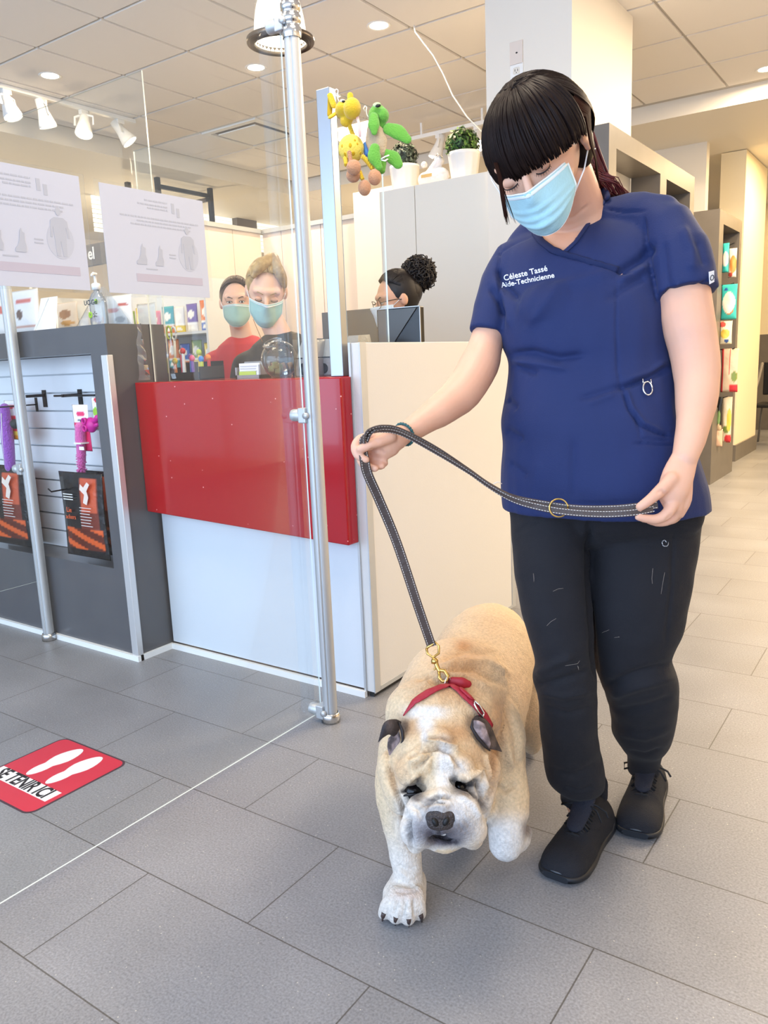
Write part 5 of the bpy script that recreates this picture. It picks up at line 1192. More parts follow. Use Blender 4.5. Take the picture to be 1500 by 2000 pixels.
def strand(mb, a, b, k0, k1, r=.0022, n=9, bulge=.0, droop=0, mi=0, flat=.45, sway=0):
    a = Vector(a).normalized(); b = Vector(b).normalized(); ang = a.angle(b); pts = []
    for i in range(n+1):
        t = i/n; q = (a*math.sin((1-t)*ang)+b*math.sin(t*ang))/math.sin(ang)
        k = k0+(k1-k0)*t+bulge*math.sin(PI*t)
        p = eh(q.x, q.y, q.z, k)
        if droop and t > .8: p += Vector((0, 0, -1))*droop*(t-.8)*5
        if sway: p += hS*sway*math.sin(3*t)
        pts.append(p)
    mb.tube(pts, [r*(1-.0*t) for t in [i/n for i in range(n)]]+[r*.35], n=6, flat=flat, mi=mi)
# fringe: from the crown forward, blunt lower edge
for i in range(300):
    u = rnd.uniform(-1, 1); lay_ = rnd.random()
    root = (u*.30+rnd.gauss(0, .03), .95, .12+.25*(1-abs(u))+rnd.gauss(0, .03))
    bb = -.06-.02*u*u-.17*max(0, -u-.15)+rnd.gauss(0, .012)
    if u < -.9: bb -= .08*rnd.random()
    end = (u*.86, bb, .98-.46*abs(u)**2.2)
    strand(mb, root, end, 1.03+.03*lay_, 1.0+.055*lay_, r=.0030, bulge=.055+.02*lay_)
# sides and back swept to the low ponytail
pony = Vector((.50, -.55, -.85)).normalized()
def slp(a, b, t): an = a.angle(b); return (a*math.sin((1-t)*an)+b*math.sin(t*an))/math.sin(an)
for i in range(520):
    sx = 1 if i % 4 else -1
    root = Vector((sx*rnd.uniform(.0, .35), .95, rnd.uniform(-.3, .35))).normalized()
    mb_ = rnd.uniform(.08, .75); mid = Vector((sx*rnd.uniform(.75, 1.0), mb_, rnd.uniform(-.65, .30 if sx > 0 else .1)*(1 if mb_ > .25 else .4)-.08)).normalized()
    end = Vector((pony.x*(1 if sx > 0 else .1)+rnd.gauss(0, .06), pony.y+rnd.gauss(0, .06), pony.z+rnd.gauss(0, .05))).normalized()
    kk = 1.03+rnd.uniform(0, .035); pts = []
    for k in range(15):
        t = k/14; q = slp(slp(root, mid, min(1, t*1.3)), slp(mid, end, max(0, t*1.3-.3)), t); pts.append(eh(q.x, q.y, q.z, kk+.01*math.sin(PI*t)))
    mb.tube(pts, [.0012]+[.0034]*12+[.003, .0016], n=6, flat=.45)
# crown back
for i in range(160):
    root = (rnd.uniform(-.3, .3), .95, rnd.uniform(-.1, .3)); strand(mb, root, (rnd.uniform(-.8, .8), rnd.uniform(-.1, .5), -1), 1.02, 1.06, r=.0035, bulge=.03)
mb.ball(H(.045, .005, -.055)+HO, (.040, .075, .045), HM.to_3x3().to_4x4()); mb.ball(H(.055, .03, -.03)+HO, (.028, .05, .04), HM.to_3x3().to_4x4())
st = mb.build('hair_strands', HAIR, cap)
# long face-framing wisps
mb = MB()
for i in range(26):
    o_ = rnd.uniform(-3, 3); e = rnd.uniform(0, 1)
    mb.tube([P(968+o_, 318, 1.435), P(976+o_, 345, 1.43), P(982+o_, 385+e*8, 1.432), P(988+o_*1.6+e*4, 418+e*22, 1.438)], [.0012, .0012, .0009, .0002], n=5)
for i in range(8):
    e = rnd.uniform(0, 1); mb.tube([P(976, 345, 1.43), P(986+e*6, 390, 1.44), P(996+e*14, 425+e*14, 1.45)], [.0006, .0004, .0001], n=4)
mb.build('hair_wisps', mat('wisp_hair', (44, 26, 20), .6, spec=.1, ior=1.15), cap); mb = MB()
for i in range(150):     # right temple lock in front of the ear
    o_ = rnd.gauss(0, 1); e = rnd.uniform(0, 1); w_ = rnd.gauss(0, .003)
    a_ = eh(.80, .45, .45+.1*o_, 1.05)
    mb.tube([a_, eh(.95, .12, .22+.07*o_, 1.05)+hF*w_, H(.088, -.012, .012+.004*o_)+HO*.9, H(.086, -.045, .004+.003*o_)+HO*.8, H(.080-.004*e, -.075-.03*e, -.004+.002*o_)+HO*.6], [.0012, .0024, .002, .0012, .0003], n=5)
for i in range(120):     # hair over the top of the ear to the ponytail
    o_ = rnd.gauss(0, 1)
    mb.tube([eh(.9, .45+.08*o_, .1, 1.04), eh(1, .2+.06*o_, -.25, 1.06), eh(.95, -.05+.08*o_, -.6, 1.05), eh(.7, -.35+.08*o_, -.85, 1.02)], [.0012, .0028, .0028, .0012], n=5)
mb.build('hair_wisps', mat('wisp_hair', (44, 26, 20), .6, spec=.1, ior=1.15), cap)
# reddish ponytail resting behind the shoulder
mb = MB()
for i in range(200):
    o_, q_, z_ = rnd.gauss(0, 1), rnd.gauss(0, 1), rnd.random()
    mb.tube([P(1128+o_*8, 262+q_*8, 1.60), P(1150+o_*6, 305+q_*10, 1.615), P(1162+o_*7, 345+q_*6, 1.63), P(1180+o_*12+z_*8, 372+q_*5+abs(o_)*2, 1.65), P(1196+o_*12+z_*18, 388+q_*4, 1.66)], [.003, .0032, .003, .0024, .0006], n=5, mi=0 if (i % 3 == 0) else 1)
mb.build('ponytail', [mat('auburn_hair', (70, 34, 26), .4), REDH], cap)
mb = MB()
for i in range(36):
    x = rnd.uniform(1172, 1215); mb.tube([P(1160+rnd.uniform(-6, 6), 330+rnd.uniform(-10, 20), 1.60), P(x-6, 352+rnd.uniform(-6, 8), 1.61), P(x+8, 370+rnd.uniform(-3, 10), 1.62), P(x+16+rnd.uniform(0, 6), 384, 1.63)], [.0012, .001, .0007, .0002], n=4)
mb.build('loose_red_strands', REDH, cap)
# ---- scrub top
mb = MB(); ringloft(mb, interp(TR[1:], 3), PHI, pw=.92)
mb.limb([P(1018, 482, 1.715), P(1060, 452, 1.70), P(1150, 446, 1.665), P(1235, 424, 1.61), P(1292, 420, 1.58)], [px2m(30, 1.7), px2m(36, 1.7), px2m(46, 1.66), px2m(46, 1.61), px2m(38, 1.58)], n=24)
mb.tube([P(1262, 430, 1.60), P(1300, 448, 1.575), P(1322, 495, 1.555), P(1334, 535, 1.545), P(1340, 574, 1.54)], [px2m(50, 1.6), px2m(56, 1.57), px2m(61, 1.555), px2m(61, 1.545), px2m(61, 1.54)], n=32, up=CR)
mb.tube([P(1040, 490, 1.70), P(1005, 510, 1.715), P(982, 555, 1.71), P(964, 605, 1.70), P(952, 653, 1.69)], [px2m(40, 1.7), px2m(43, 1.715), px2m(44, 1.71), px2m(41, 1.7), px2m(37, 1.69)], n=28, up=CR)
mb.ball(P(1095, 612, 1.625), (.095, .075, .075), M3.to_4x4()); mb.ball(P(1205, 602, 1.605), (.095, .08, .075), M3.to_4x4())
sm = fused(mb, .0042, 9, .5)
top = link('scrub_top', sm, SCRUB, wo)
def cl(w, n):
    return .0028*noise.noise(w*11)+.0016*noise.noise(Vector((w.x*34, w.y*34, w.z*11)))
FOLDS = [([(998, 692), (1040, 688), (1090, 700), (1140, 694)], 7, -.006), ([(1000, 704), (1060, 712), (1110, 722)], 6, .004), ([(1010, 716), (1050, 730)], 6, -.004),
    ([(1030, 640), (1090, 560), (1200, 530)], 10, .003), ([(1205, 535), (1255, 505), (1275, 480)], 9, -.007), ([(1210, 548), (1262, 520)], 7, .004), ([(1180, 590), (1240, 552), (1262, 540)], 8, -.003),
    ([(970, 520), (985, 560), (1012, 585)], 7, -.007), ([(955, 560), (975, 590), (985, 620)], 6, -.005), ([(968, 545), (988, 590), (996, 640)], 6, .003),
    ([(1205, 760), (1240, 748), (1310, 716)], 6, -.005), ([(1130, 780), (1180, 764), (1214, 754)], 6, -.003), ([(1225, 742), (1270, 728), (1300, 705)], 5, .003), ([(1150, 790), (1200, 770)], 5, .002),
    ([(1205, 548), (1203, 640), (1206, 720), (1212, 756)], 2.2, -.0022), ([(1215, 756), (1228, 800), (1252, 832), (1290, 848), (1316, 852)], 2.6, -.004), ([(1221, 753), (1235, 795), (1258, 826), (1294, 842)], 3, .0025),
    ([(1238, 866), (1280, 868), (1318, 869)], 2.4, -.003), ([(1246, 853), (1256, 858), (1316, 860)], 2.2, -.002), ([(1215, 756), (1260, 742), (1308, 726)], 2.2, -.0025), ([(1240, 812), (1252, 850)], 2.5, -.002),
    ([(1256, 420), (1262, 470), (1274, 540), (1284, 590)], 3, -.004), ([(1182, 408), (1220, 414), (1262, 412)], 2.2, -.003), ([(978, 470), (974, 520), (976, 570), (984, 640)], 3, -.004), ([(968, 500), (1000, 480), (1040, 460)], 2, -.0015),
    ([(920, 640), (950, 643), (984, 647)], 2, -.0015), ([(1282, 588), (1340, 568), (1394, 540)], 2, -.0018), ([(990, 780), (1010, 800)], 8, -.004), ([(988, 840), (1020, 860)], 8, -.004), ([(995, 905), (1030, 930)], 7, -.003), ([(1120, 860), (1118, 980)], 9, -.0025), ([(1050, 900), (1040, 985)], 10, .002),
    ([(1330, 440), (1350, 490), (1352, 530)], 10, .004), ([(1296, 470), (1300, 530), (1310, 580)], 8, -.003), ([(1360, 470), (1378, 520)], 7, -.003), ([(1075, 492), (1150, 512), (1210, 530), (1240, 535)], 2.5, -.003), ([(990, 975), (1120, 984), (1360, 980)], 2, -.0015)]
carve(top, FOLDS, fn=cl, gain=1.7)
# open the V neck: faces within the neckline, viewer side only
VN = [(1040, 380), (1048, 444), (1060, 468), (1078, 482), (1099, 492), (1122, 470), (1150, 432), (1172, 402), (1196, 366), (1190, 330), (1040, 330)]
def inside(x, y, poly):
    c = False; j = len(poly)-1
    for i in range(len(poly)):
        if (poly[i][1] > y) != (poly[j][1] > y) and x < (poly[j][0]-poly[i][0])*(y-poly[i][1])/(poly[j][1]-poly[i][1])+poly[i][0]: c = not c
        j = i
    return c
bvt = bvh_of(top)
bm = bmesh.new(); bm.from_mesh(top.data); Mt_ = WM(top); kill = []
for f in bm.faces:
    c = Mt_ @ f.calc_center_median(); x, y, z = proj(c)
    if inside(x, y, VN) and (z < 1.70 or y < 420): kill.append(f)
bmesh.ops.delete(bm, geom=kill, context='FACES'); bm.to_mesh(top.data); bm.free()
NB = mat('scrub_band', (15, 30, 73), .8, bump=(420, .1))
def band_pts(pts, lift): return stroke_on(bvt, pts, lift, 5)
mb = MB(); ribbon(mb, band_pts([(1041, 440), (1047, 458), (1058, 473), (1078, 488), (1102, 497), (1140, 508), (1180, 520), (1206, 528)], .002), .0075, .3); mb.build('neckband', NB, top)
mb = MB(); ribbon(mb, band_pts([(1102, 494), (1124, 474), (1150, 437), (1174, 404), (1190, 380)], .002), .0045, .45); mb.build('neckband', SCRUB, top)
mb = MB(); pl_ = [P(1186, 386, 1.60), P(1178, 372, 1.64), P(1150, 360, 1.69), P(1110, 372, 1.72), P(1070, 400, 1.72), P(1046, 428, 1.70), P(1043, 444, 1.675)]
mb.limb(pl_, [.008]*7, n=10, flat=.6); mb.build('neckband', NB, top)
# embroidered name, drawstring eyelet, sleeve tag
EMB = mat('white_thread', (232, 234, 238), .7)
def flat_text(body, size_px, x, y, ang, d, bold=0, shear=0):
    s = px2m(size_px, d); me = text_mesh(body, s, bold=bold, ext=.0003, shear=shear, align='LEFT'); a = math.radians(ang)
    M = frame(P(x, y, d), CR*math.cos(a)+CU*math.sin(a), CU*math.cos(a)-CR*math.sin(a)); return me, M
bvt = bvh_of(top)
for body_, sp_, x, y, an in (('Céleste Tassé', 15.5, 984, 544, 13), ('Aide-Technicienne', 14, 979, 558, 11)):
    me, M = flat_text(body_, sp_, x, y, an, 1.6, bold=.0002)
    drape_mesh(me, bvt, M, .0006); me.materials.clear(); link('embroidery', me, EMB, top)
mb = MB(); h, n = hit(bvt, 1263, 760, .003); ex = (CR-n*n.dot(CR)).normalized(); ey = n.cross(ex)
mb.tube([h+ex*px2m(9*math.cos(t), 1.58)+ey*px2m(13*math.sin(t), 1.58)+n*.0015 for t in [k*PI/10 for k in range(21)]], .0016, n=8)
for s_ in (-1, 1): mb.tube([h+ex*px2m(8*s_, 1.58)-ey*px2m(-9, 1.58)+n*.001, h+ex*px2m(8*s_, 1.58)-ey*px2m(-20, 1.58)], .0012, n=6)
mb.build('metal_loop', CHROME, top)
h, n = hit(bvt, 1386, 541, .0015); mb = MB(); ex = (CR-n*n.dot(CR)).normalized(); ey = n.cross(ex); ey = ey if ey.dot(CU) > 0 else -ey
Q = lambda a, b, c=0: h+ex*px2m(a, 1.5)+ey*px2m(b, 1.5)+n*(c+.002)
mb.prism([Q(-10, 10), Q(5, 12), Q(10, -9), Q(-3, -13)], n*.001); mb.build('sleeve_tag', EMB, top)
mb = MB(); mb.tube([Q(1+5*math.cos(t), -1+5*math.sin(t), .0014) for t in [k*PI/4 for k in range(9)]], .0009, n=5); mb.build('tag_emblem', mat('tag_ink', (60, 70, 80), .6), top)
# ---- trousers
LR = [(995, 1200, 975, 1.69), (997, 1156, 1010, 1.685), (1003, 1150, 1090, 1.67), (1014, 1151, 1170, 1.665), (1034, 1155, 1245, 1.66), (1044, 1158, 1290, 1.67), (1040, 1161, 1325, 1.685), (1052, 1163, 1370, 1.70), (1058, 1168, 1430, 1.74), (1062, 1176, 1480, 1.78), (1068, 1180, 1515, 1.80), (1082, 1178, 1535, 1.815), (1094, 1162, 1546, 1.825), (1095, 1158, 1566, 1.838)]
RR_ = [(1110, 1366, 975, 1.69), (1146, 1362, 1010, 1.69), (1149, 1352, 1090, 1.685), (1152, 1340, 1170, 1.69), (1157, 1326, 1230, 1.70), (1163, 1308, 1280, 1.715), (1170, 1318, 1320, 1.74), (1184, 1322, 1360, 1.78), (1196, 1318, 1400, 1.82), (1201, 1312, 1435, 1.86), (1216, 1300, 1462, 1.90), (1226, 1290, 1476, 1.93), (1227, 1288, 1508, 1.965)]
mb = MB(); ringloft(mb, interp(LR, 4), 0, 1.0, pw=.95); ringloft(mb, interp(RR_, 4), 0, 1.0, pw=.95)
ringloft(mb, [(1000, 1354, 935, 1.68, .60), (1000, 1354, 985, 1.685, .60), (1004, 1346, 1020, 1.685, .52), (1030, 1320, 1050, 1.685, .42), (1080, 1270, 1070, 1.685, .3)], PHI)
tr = link('trousers', fused(mb, .005, 6, .5), TROUS, wo)
carve(tr, [([(1150, 1000), (1151, 1100), (1153, 1200), (1158, 1280), (1166, 1330)], 6, -.012), ([(1044, 1318), (1080, 1298), (1120, 1280)], 8, .007), ([(1042, 1340), (1090, 1330), (1150, 1310)], 7, -.008), ([(1050, 1352), (1100, 1362), (1160, 1346)], 7, .006),
    ([(1060, 1380), (1110, 1395), (1160, 1378)], 7, -.005), ([(1068, 1440), (1110, 1452), (1140, 1436)], 12, .002), ([(1070, 1500), (1120, 1515), (1176, 1490)], 7, -.004), ([(1100, 1535), (1130, 1545), (1160, 1535)], 4, -.005),
    ([(1180, 1340), (1230, 1320), (1310, 1296)], 8, -.009), ([(1190, 1360), (1250, 1340), (1318, 1322)], 8, .007), ([(1200, 1390), (1260, 1380), (1315, 1360)], 8, -.006), ([(1205, 1430), (1260, 1440), (1305, 1425)], 7, .005), ([(1228, 1466), (1260, 1474), (1290, 1462)], 4, -.005),
    ([(1316, 1040), (1312, 1140), (1298, 1260)], 3, -.003), ([(1010, 1040), (1040, 1020), (1060, 1012)], 4, -.003), ([(1180, 1060), (1260, 1064), (1330, 1050)], 3, -.002)], fn=lambda w, n: .004*noise.noise(w*8)+.0022*noise.noise(w*24))
bvr = bvh_of(tr); h, n = hit(bvr, 1298, 1060, .001); mb = MB(); ex = (CR-n*n.dot(CR)).normalized(); ey = n.cross(ex); rnd = random.Random(2)
for k in range(5):
    a0 = k*1.25; mb.tube([h+ex*px2m((3+k)*math.cos(a0+t), 1.6)+ey*px2m((4+k)*math.sin(a0+t), 1.6) for t in [q*.3 for q in range(6)]], [.0003, .0008, .001, .001, .0008, .0003], n=5)
mb.build('reflective_emblem', mat('emblem_silver', (190, 192, 196), .3, .8), tr)
mb = MB()
for a_, b_, c_ in (((1104, 1300), (1128, 1296), (1132, 1290)), ((1068, 1222), (1076, 1214), (1086, 1208)), ((1200, 1245), (1210, 1244), (1208, 1243)), ((1275, 1110), (1273, 1130), (1274, 1140)), ((1298, 1118), (1294, 1140), (1291, 1160)), ((1042, 1120), (1043, 1130), (1043, 1136)), ((1080, 1155), (1090, 1150), (1100, 1149)), ((1190, 1230), (1180, 1234), (1176, 1236)), ((1128, 1300), (1130, 1308), (1129, 1302))):
    mb.tube([p for p, n in stroke_on(bvr, [a_, b_, c_], .0006, 2)], .00018, n=4)
tag(mb.build('dog_hairs', mat('stray_hair', (200, 186, 170), .6), tr), kind='stuff')
# ---- shoes
def shoe(toe, heel_dir, L, w, label_, up_toe=0):
    T_ = PZ(*toe, 0); Hd = PZ(*heel_dir, 0); ax = (T_-Hd).normalized(); sd = ax.cross(ZV); H0 = T_-ax*L
    def Q(t, s, z): return H0+ax*(t*L)+sd*s+ZV*z
    prof = [(0.0, .55, .060), (.03, .70, .075), (.1, .80, .088), (.2, .82, .100), (.32, .80, .104), (.45, .84, .094), (.58, .94, .078), (.7, 1.0, .064), (.82, 1.0, .060), (.91, .92, .052), (.97, .74, .040), (1.0, .50, .026)]
    mb = MB(); rs = []; n = 28
    for t, wf, h in interp(prof, 3):
        ring = []
        for k in range(n):
            a = 2*PI*k/n; c, s = math.cos(a), math.sin(a)
            z = .014+(h-.014)*max(0, s)**.75 if s > 0 else .014-.012*(-s)**.5*0
            ring.append(Q(t, w/2*wf*math.copysign(abs(c)**.72, c)*(1-.30*max(0, s)**2*(1 if t < .6 else .6)), z+.002*(s < 0)))
        rs.append(ring)
    mb.rings(rs); up_ = link('upper', fused(mb, .0035, 4), SHOE, wo)
    mb = MB(); rs = []
    for t, wf, h in interp(prof, 3):
        wv = w/2*(wf*1.0+.045); th = .019+.004*math.cos(t*6)+(.010 if t < .15 else 0)
        rs.append([Q(t*1.03-.015, wv*math.copysign(abs(math.cos(a))**.35, math.cos(a)), max(0.0005, .5*th+.5*th*math.copysign(abs(math.sin(a))**.5, math.sin(a)))+.010*max(0, t-.82)*4*(0 if math.sin(a) > 0 else 1)) for a in [2*PI*k/24 for k in range(24)]])
    mb.rings(rs); mb.build('sole', SOLE, up_)
    bu = bvh_of(up_)
    MB().limb([Q(.60, 0, .082), Q(.46, 0, .104), Q(.36, 0, .135), Q(.33, 0, .15)], [.020, .024, .026, .024], n=20, flat=.35, up=sd).build('tongue', mat('tongue_fabric', (20, 24, 38), .7, bump=(500, .4)), up_)
    mb = MB()
    for k in range(5):
        t = .44+k*.052; z = .108-.011*k
        mb.tube([Q(t, -.028, z-.014), Q(t+.012, -.012, z+.003), Q(t+.02, .012, z+.003), Q(t+.035, .028, z-.015)], .0028, n=6)
        mb.tube([Q(t, .028, z-.014), Q(t+.014, .0, z+.006), Q(t+.035, -.028, z-.015)], .0028, n=6)
    mb.tube([Q(.44, .0, .116), Q(.42, -.03, .112), Q(.40, -.05, .100), Q(.43, -.058, .092)], .0026, n=6); mb.tube([Q(.44, 0, .116), Q(.46, -.035, .106), Q(.5, -.05, .088)], .0026, n=6)
    mb.tube([Q(.44, .0, .116), Q(.42, .03, .114), Q(.41, .052, .104), Q(.45, .05, .094), Q(.455, .02, .108)], .0026, n=6)
    mb.build('laces', LACE, up_)
    mb = MB(); mb.limb([Q(.10, 0, .085), Q(.03, 0, .108), Q(.02, 0, .128)], [.024, .018, .010], n=16, flat=.4, up=sd); mb.build('heel_tab', SHOE, up_)
    mb = MB(); mb.tube([Q(.985, -.022, .022), Q(1.005, 0, .026), Q(.985, .022, .022)], [.001, .0022, .001], n=6); mb.build('toe_scuff', mat('scuff_grey', (70, 76, 82), .4), up_)
    return up_
shoe((1086, 1724), (1150, 1640), .262, .104, '')
shoe((1241, 1640), (1260, 1574), .262, .104, '')
# ---- bracelet
mb = MB(); c0 = P(789, 849, 1.528); axw = (P(775, 857, 1.51)-P(805, 838, 1.545)).normalized(); u = axw.orthogonal().normalized(); v = axw.cross(u); pts = []
BR_ = bvb
for k in range(26):
    a = 2*PI*k/25; d = u*math.cos(a)+v*math.sin(a); r = BR_.ray_cast(c0+d*.06, -d); pts.append(r[0]+d*.0022 if r[0] else c0+d*.026)
mb.tube(pts, .0024, n=8, caps=False)
for k in range(0, 25): mb.ball(pts[k], .0031, seg=8)
tag(mb.build('bracelet', mat('teal_bracelet', (40, 90, 92), .5), wo), None)
# ------------------------------------------------------------------ the bulldog
FUR = vmat('bulldog_fur', .75, bump=(260, .35, 2), sheen=.15, fur=160)
dg = thing('dog', 'cream and white English bulldog with wrinkled face walking on the tiled floor', 'dog', tuple(PZ(900, 1640, 0)))
mb = MB()
def D(x, y, d): return P(x, y, d)
# trunk from rump to chest
mb.limb([D(955, 1262, 2.16), D(945, 1290, 2.06), D(925, 1345, 1.95), D(895, 1400, 1.83), D(872, 1470, 1.74)], [.118, .132, .140, .150, .135], n=32)
mb.limb([D(960, 1240, 2.20), D(985, 1310, 2.12)], [.085, .10], n=24)                      # haunch right
mb.limb([D(905, 1290, 2.12), D(880, 1330, 2.05)], [.085, .09], n=24)                      # haunch left
mb.limb([D(890, 1350, 1.78), D(868, 1400, 1.66), D(858, 1450, 1.58)], [.120, .115, .10], n=28)   # neck
mb.ball(D(960, 1440, 1.74), (.075, .105, .085), M3.to_4x4()); mb.ball(D(990, 1480, 1.76), (.042, .09, .06), M3.to_4x4())          # right shoulder
mb.ball(D(795, 1470, 1.70), (.055, .10, .08), M3.to_4x4())                                 # left shoulder
mb.ball(D(870, 1560, 1.70), (.11, .075, .085), M3.to_4x4())                                # brisket
mb.limb([D(880, 1560, 1.74), D(930, 1500, 1.9), D(960, 1400, 2.1)], [.09, .10, .09], n=24)
# standing foreleg
mb.limb([D(792, 1470, 1.69), D(777, 1540, 1.67), D(782, 1600, 1.655), D(790, 1655, 1.645), D(796, 1700, 1.635), D(797, 1730, 1.63)], [.060, .050, .040, .034, .031, .033], n=22)
pw = lambda x, y, d=1.60: P(x, y, d)
mb.limb([D(797, 1725, 1.645), D(790, 1752, 1.62)], [.040, .046], n=20, flat=.8, up=CR)
gz = lambda x, y, h: PZ(x, y, h)
for a, b, c, r in (((772, 1745), (758, 1762), (750, 1783), 15), ((786, 1750), (777, 1770), (773, 1790), 16), ((802, 1752), (798, 1772), (797, 1793), 16), ((815, 1745), (817, 1765), (819, 1784), 14.5)):
    k = px2m(r, 1.6); mb.limb([gz(*a, .055), gz(b[0], b[1]+4, .040), gz(c[0], c[1], .018)], [k, k*1.02, k*.92], n=16)
mb.ball(gz(812, 1730, .05), (.018, .016, .016))
# lifted foreleg, paw folded back
mb.limb([D(978, 1480, 1.74), D(990, 1545, 1.715), D(998, 1585, 1.70)], [.052, .048, .040], n=20)
mb.limb([D(998, 1578, 1.70), D(990, 1620, 1.68), D(988, 1648, 1.68)], [.038, .041, .036], n=20)
mb.limb([D(992, 1645, 1.685), D(1012, 1640, 1.71), D(1024, 1625, 1.73)], [.034, .026, .018], n=18)
mb.limb([D(975, 1630, 1.68), D(968, 1640, 1.675)], [.022, .016], n=14)
# hind legs
mb.limb([D(1000, 1330, 2.14), D(1030, 1395, 2.13), D(1040, 1430, 2.16), D(1038, 1455, 2.22)], [.08, .050, .032, .026], n=20)
hp = PZ(1046, 1452, 0); mb.limb([D(1036, 1425, 2.2), hp+Vector((0, .02, .06)), hp+Vector((0, 0, .022))], [.028, .026, .024], n=16); mb.limb([hp+Vector((0, .02, .022)), hp+Vector((-.0, -.04, .022))], [.026, .022], n=14)
hl = PZ(880, 1545, 0); hl = Vector((-1.02, 1.80, 0)); mb.limb([D(890, 1330, 2.08), hl+Vector((0, .02, .18)), hl+Vector((0, .05, .1)), hl+Vector((0, .02, .02))], [.085, .05, .03, .027], n=20); mb.limb([hl+Vector((0, .02, .024)), hl+Vector((.02, -.05, .024))], [.027, .024], n=14)
mb.ball(D(958, 1212, 2.26), .03)
body_d = link('body', None, None) if False else None
# head: shaped in the head's own frame
f = Vector((-.04, -.62, .78)); s_ = Vector((.985, .07, .10))
dF = (CR*f.x+CU*f.y-CW*f.z).normalized(); dS = (CR*s_.x+CU*s_.y-CW*s_.z); dS = (dS-dF*dS.dot(dF)).normalized(); dU = dF.cross(dS)
DC = P(857, 1500, 1.535); DM = Matrix((dS, dU, dF)).transposed().to_4x4()
def G(a, b, c): return DC+dS*a+dU*b+dF*c
k1 = 1.5/FPX
def X(x, y, d): return P(x, y, d)
mb.ball(G(0, .01, -.01), (.094, .086, .085), DM, seg=36)
mb.limb([X(775, 1500, 1.53), X(790, 1550, 1.50)], [.040, .040]); mb.limb([X(938, 1500, 1.53), X(925, 1550, 1.49)], [.040, .040])      # cheeks
mb.limb([X(952, 1520, 1.545), X(955, 1545, 1.545)], [.018, .014]);
mb.limb([X(800, 1505, 1.465), X(845, 1480, 1.455), X(900, 1500, 1.462)], [.028, .028, .028])   # brow mass
mb.limb([X(793, 1520, 1.455), X(812, 1510, 1.45), X(828, 1520, 1.452)], [.014, .016, .012]); mb.limb([X(884, 1512, 1.448), X(905, 1505, 1.45), X(925, 1520, 1.462)], [.012, .016, .014])
mb.limb([X(857, 1450, 1.475), X(860, 1510, 1.452), X(862, 1560, 1.430)], [.030, .026, .026])
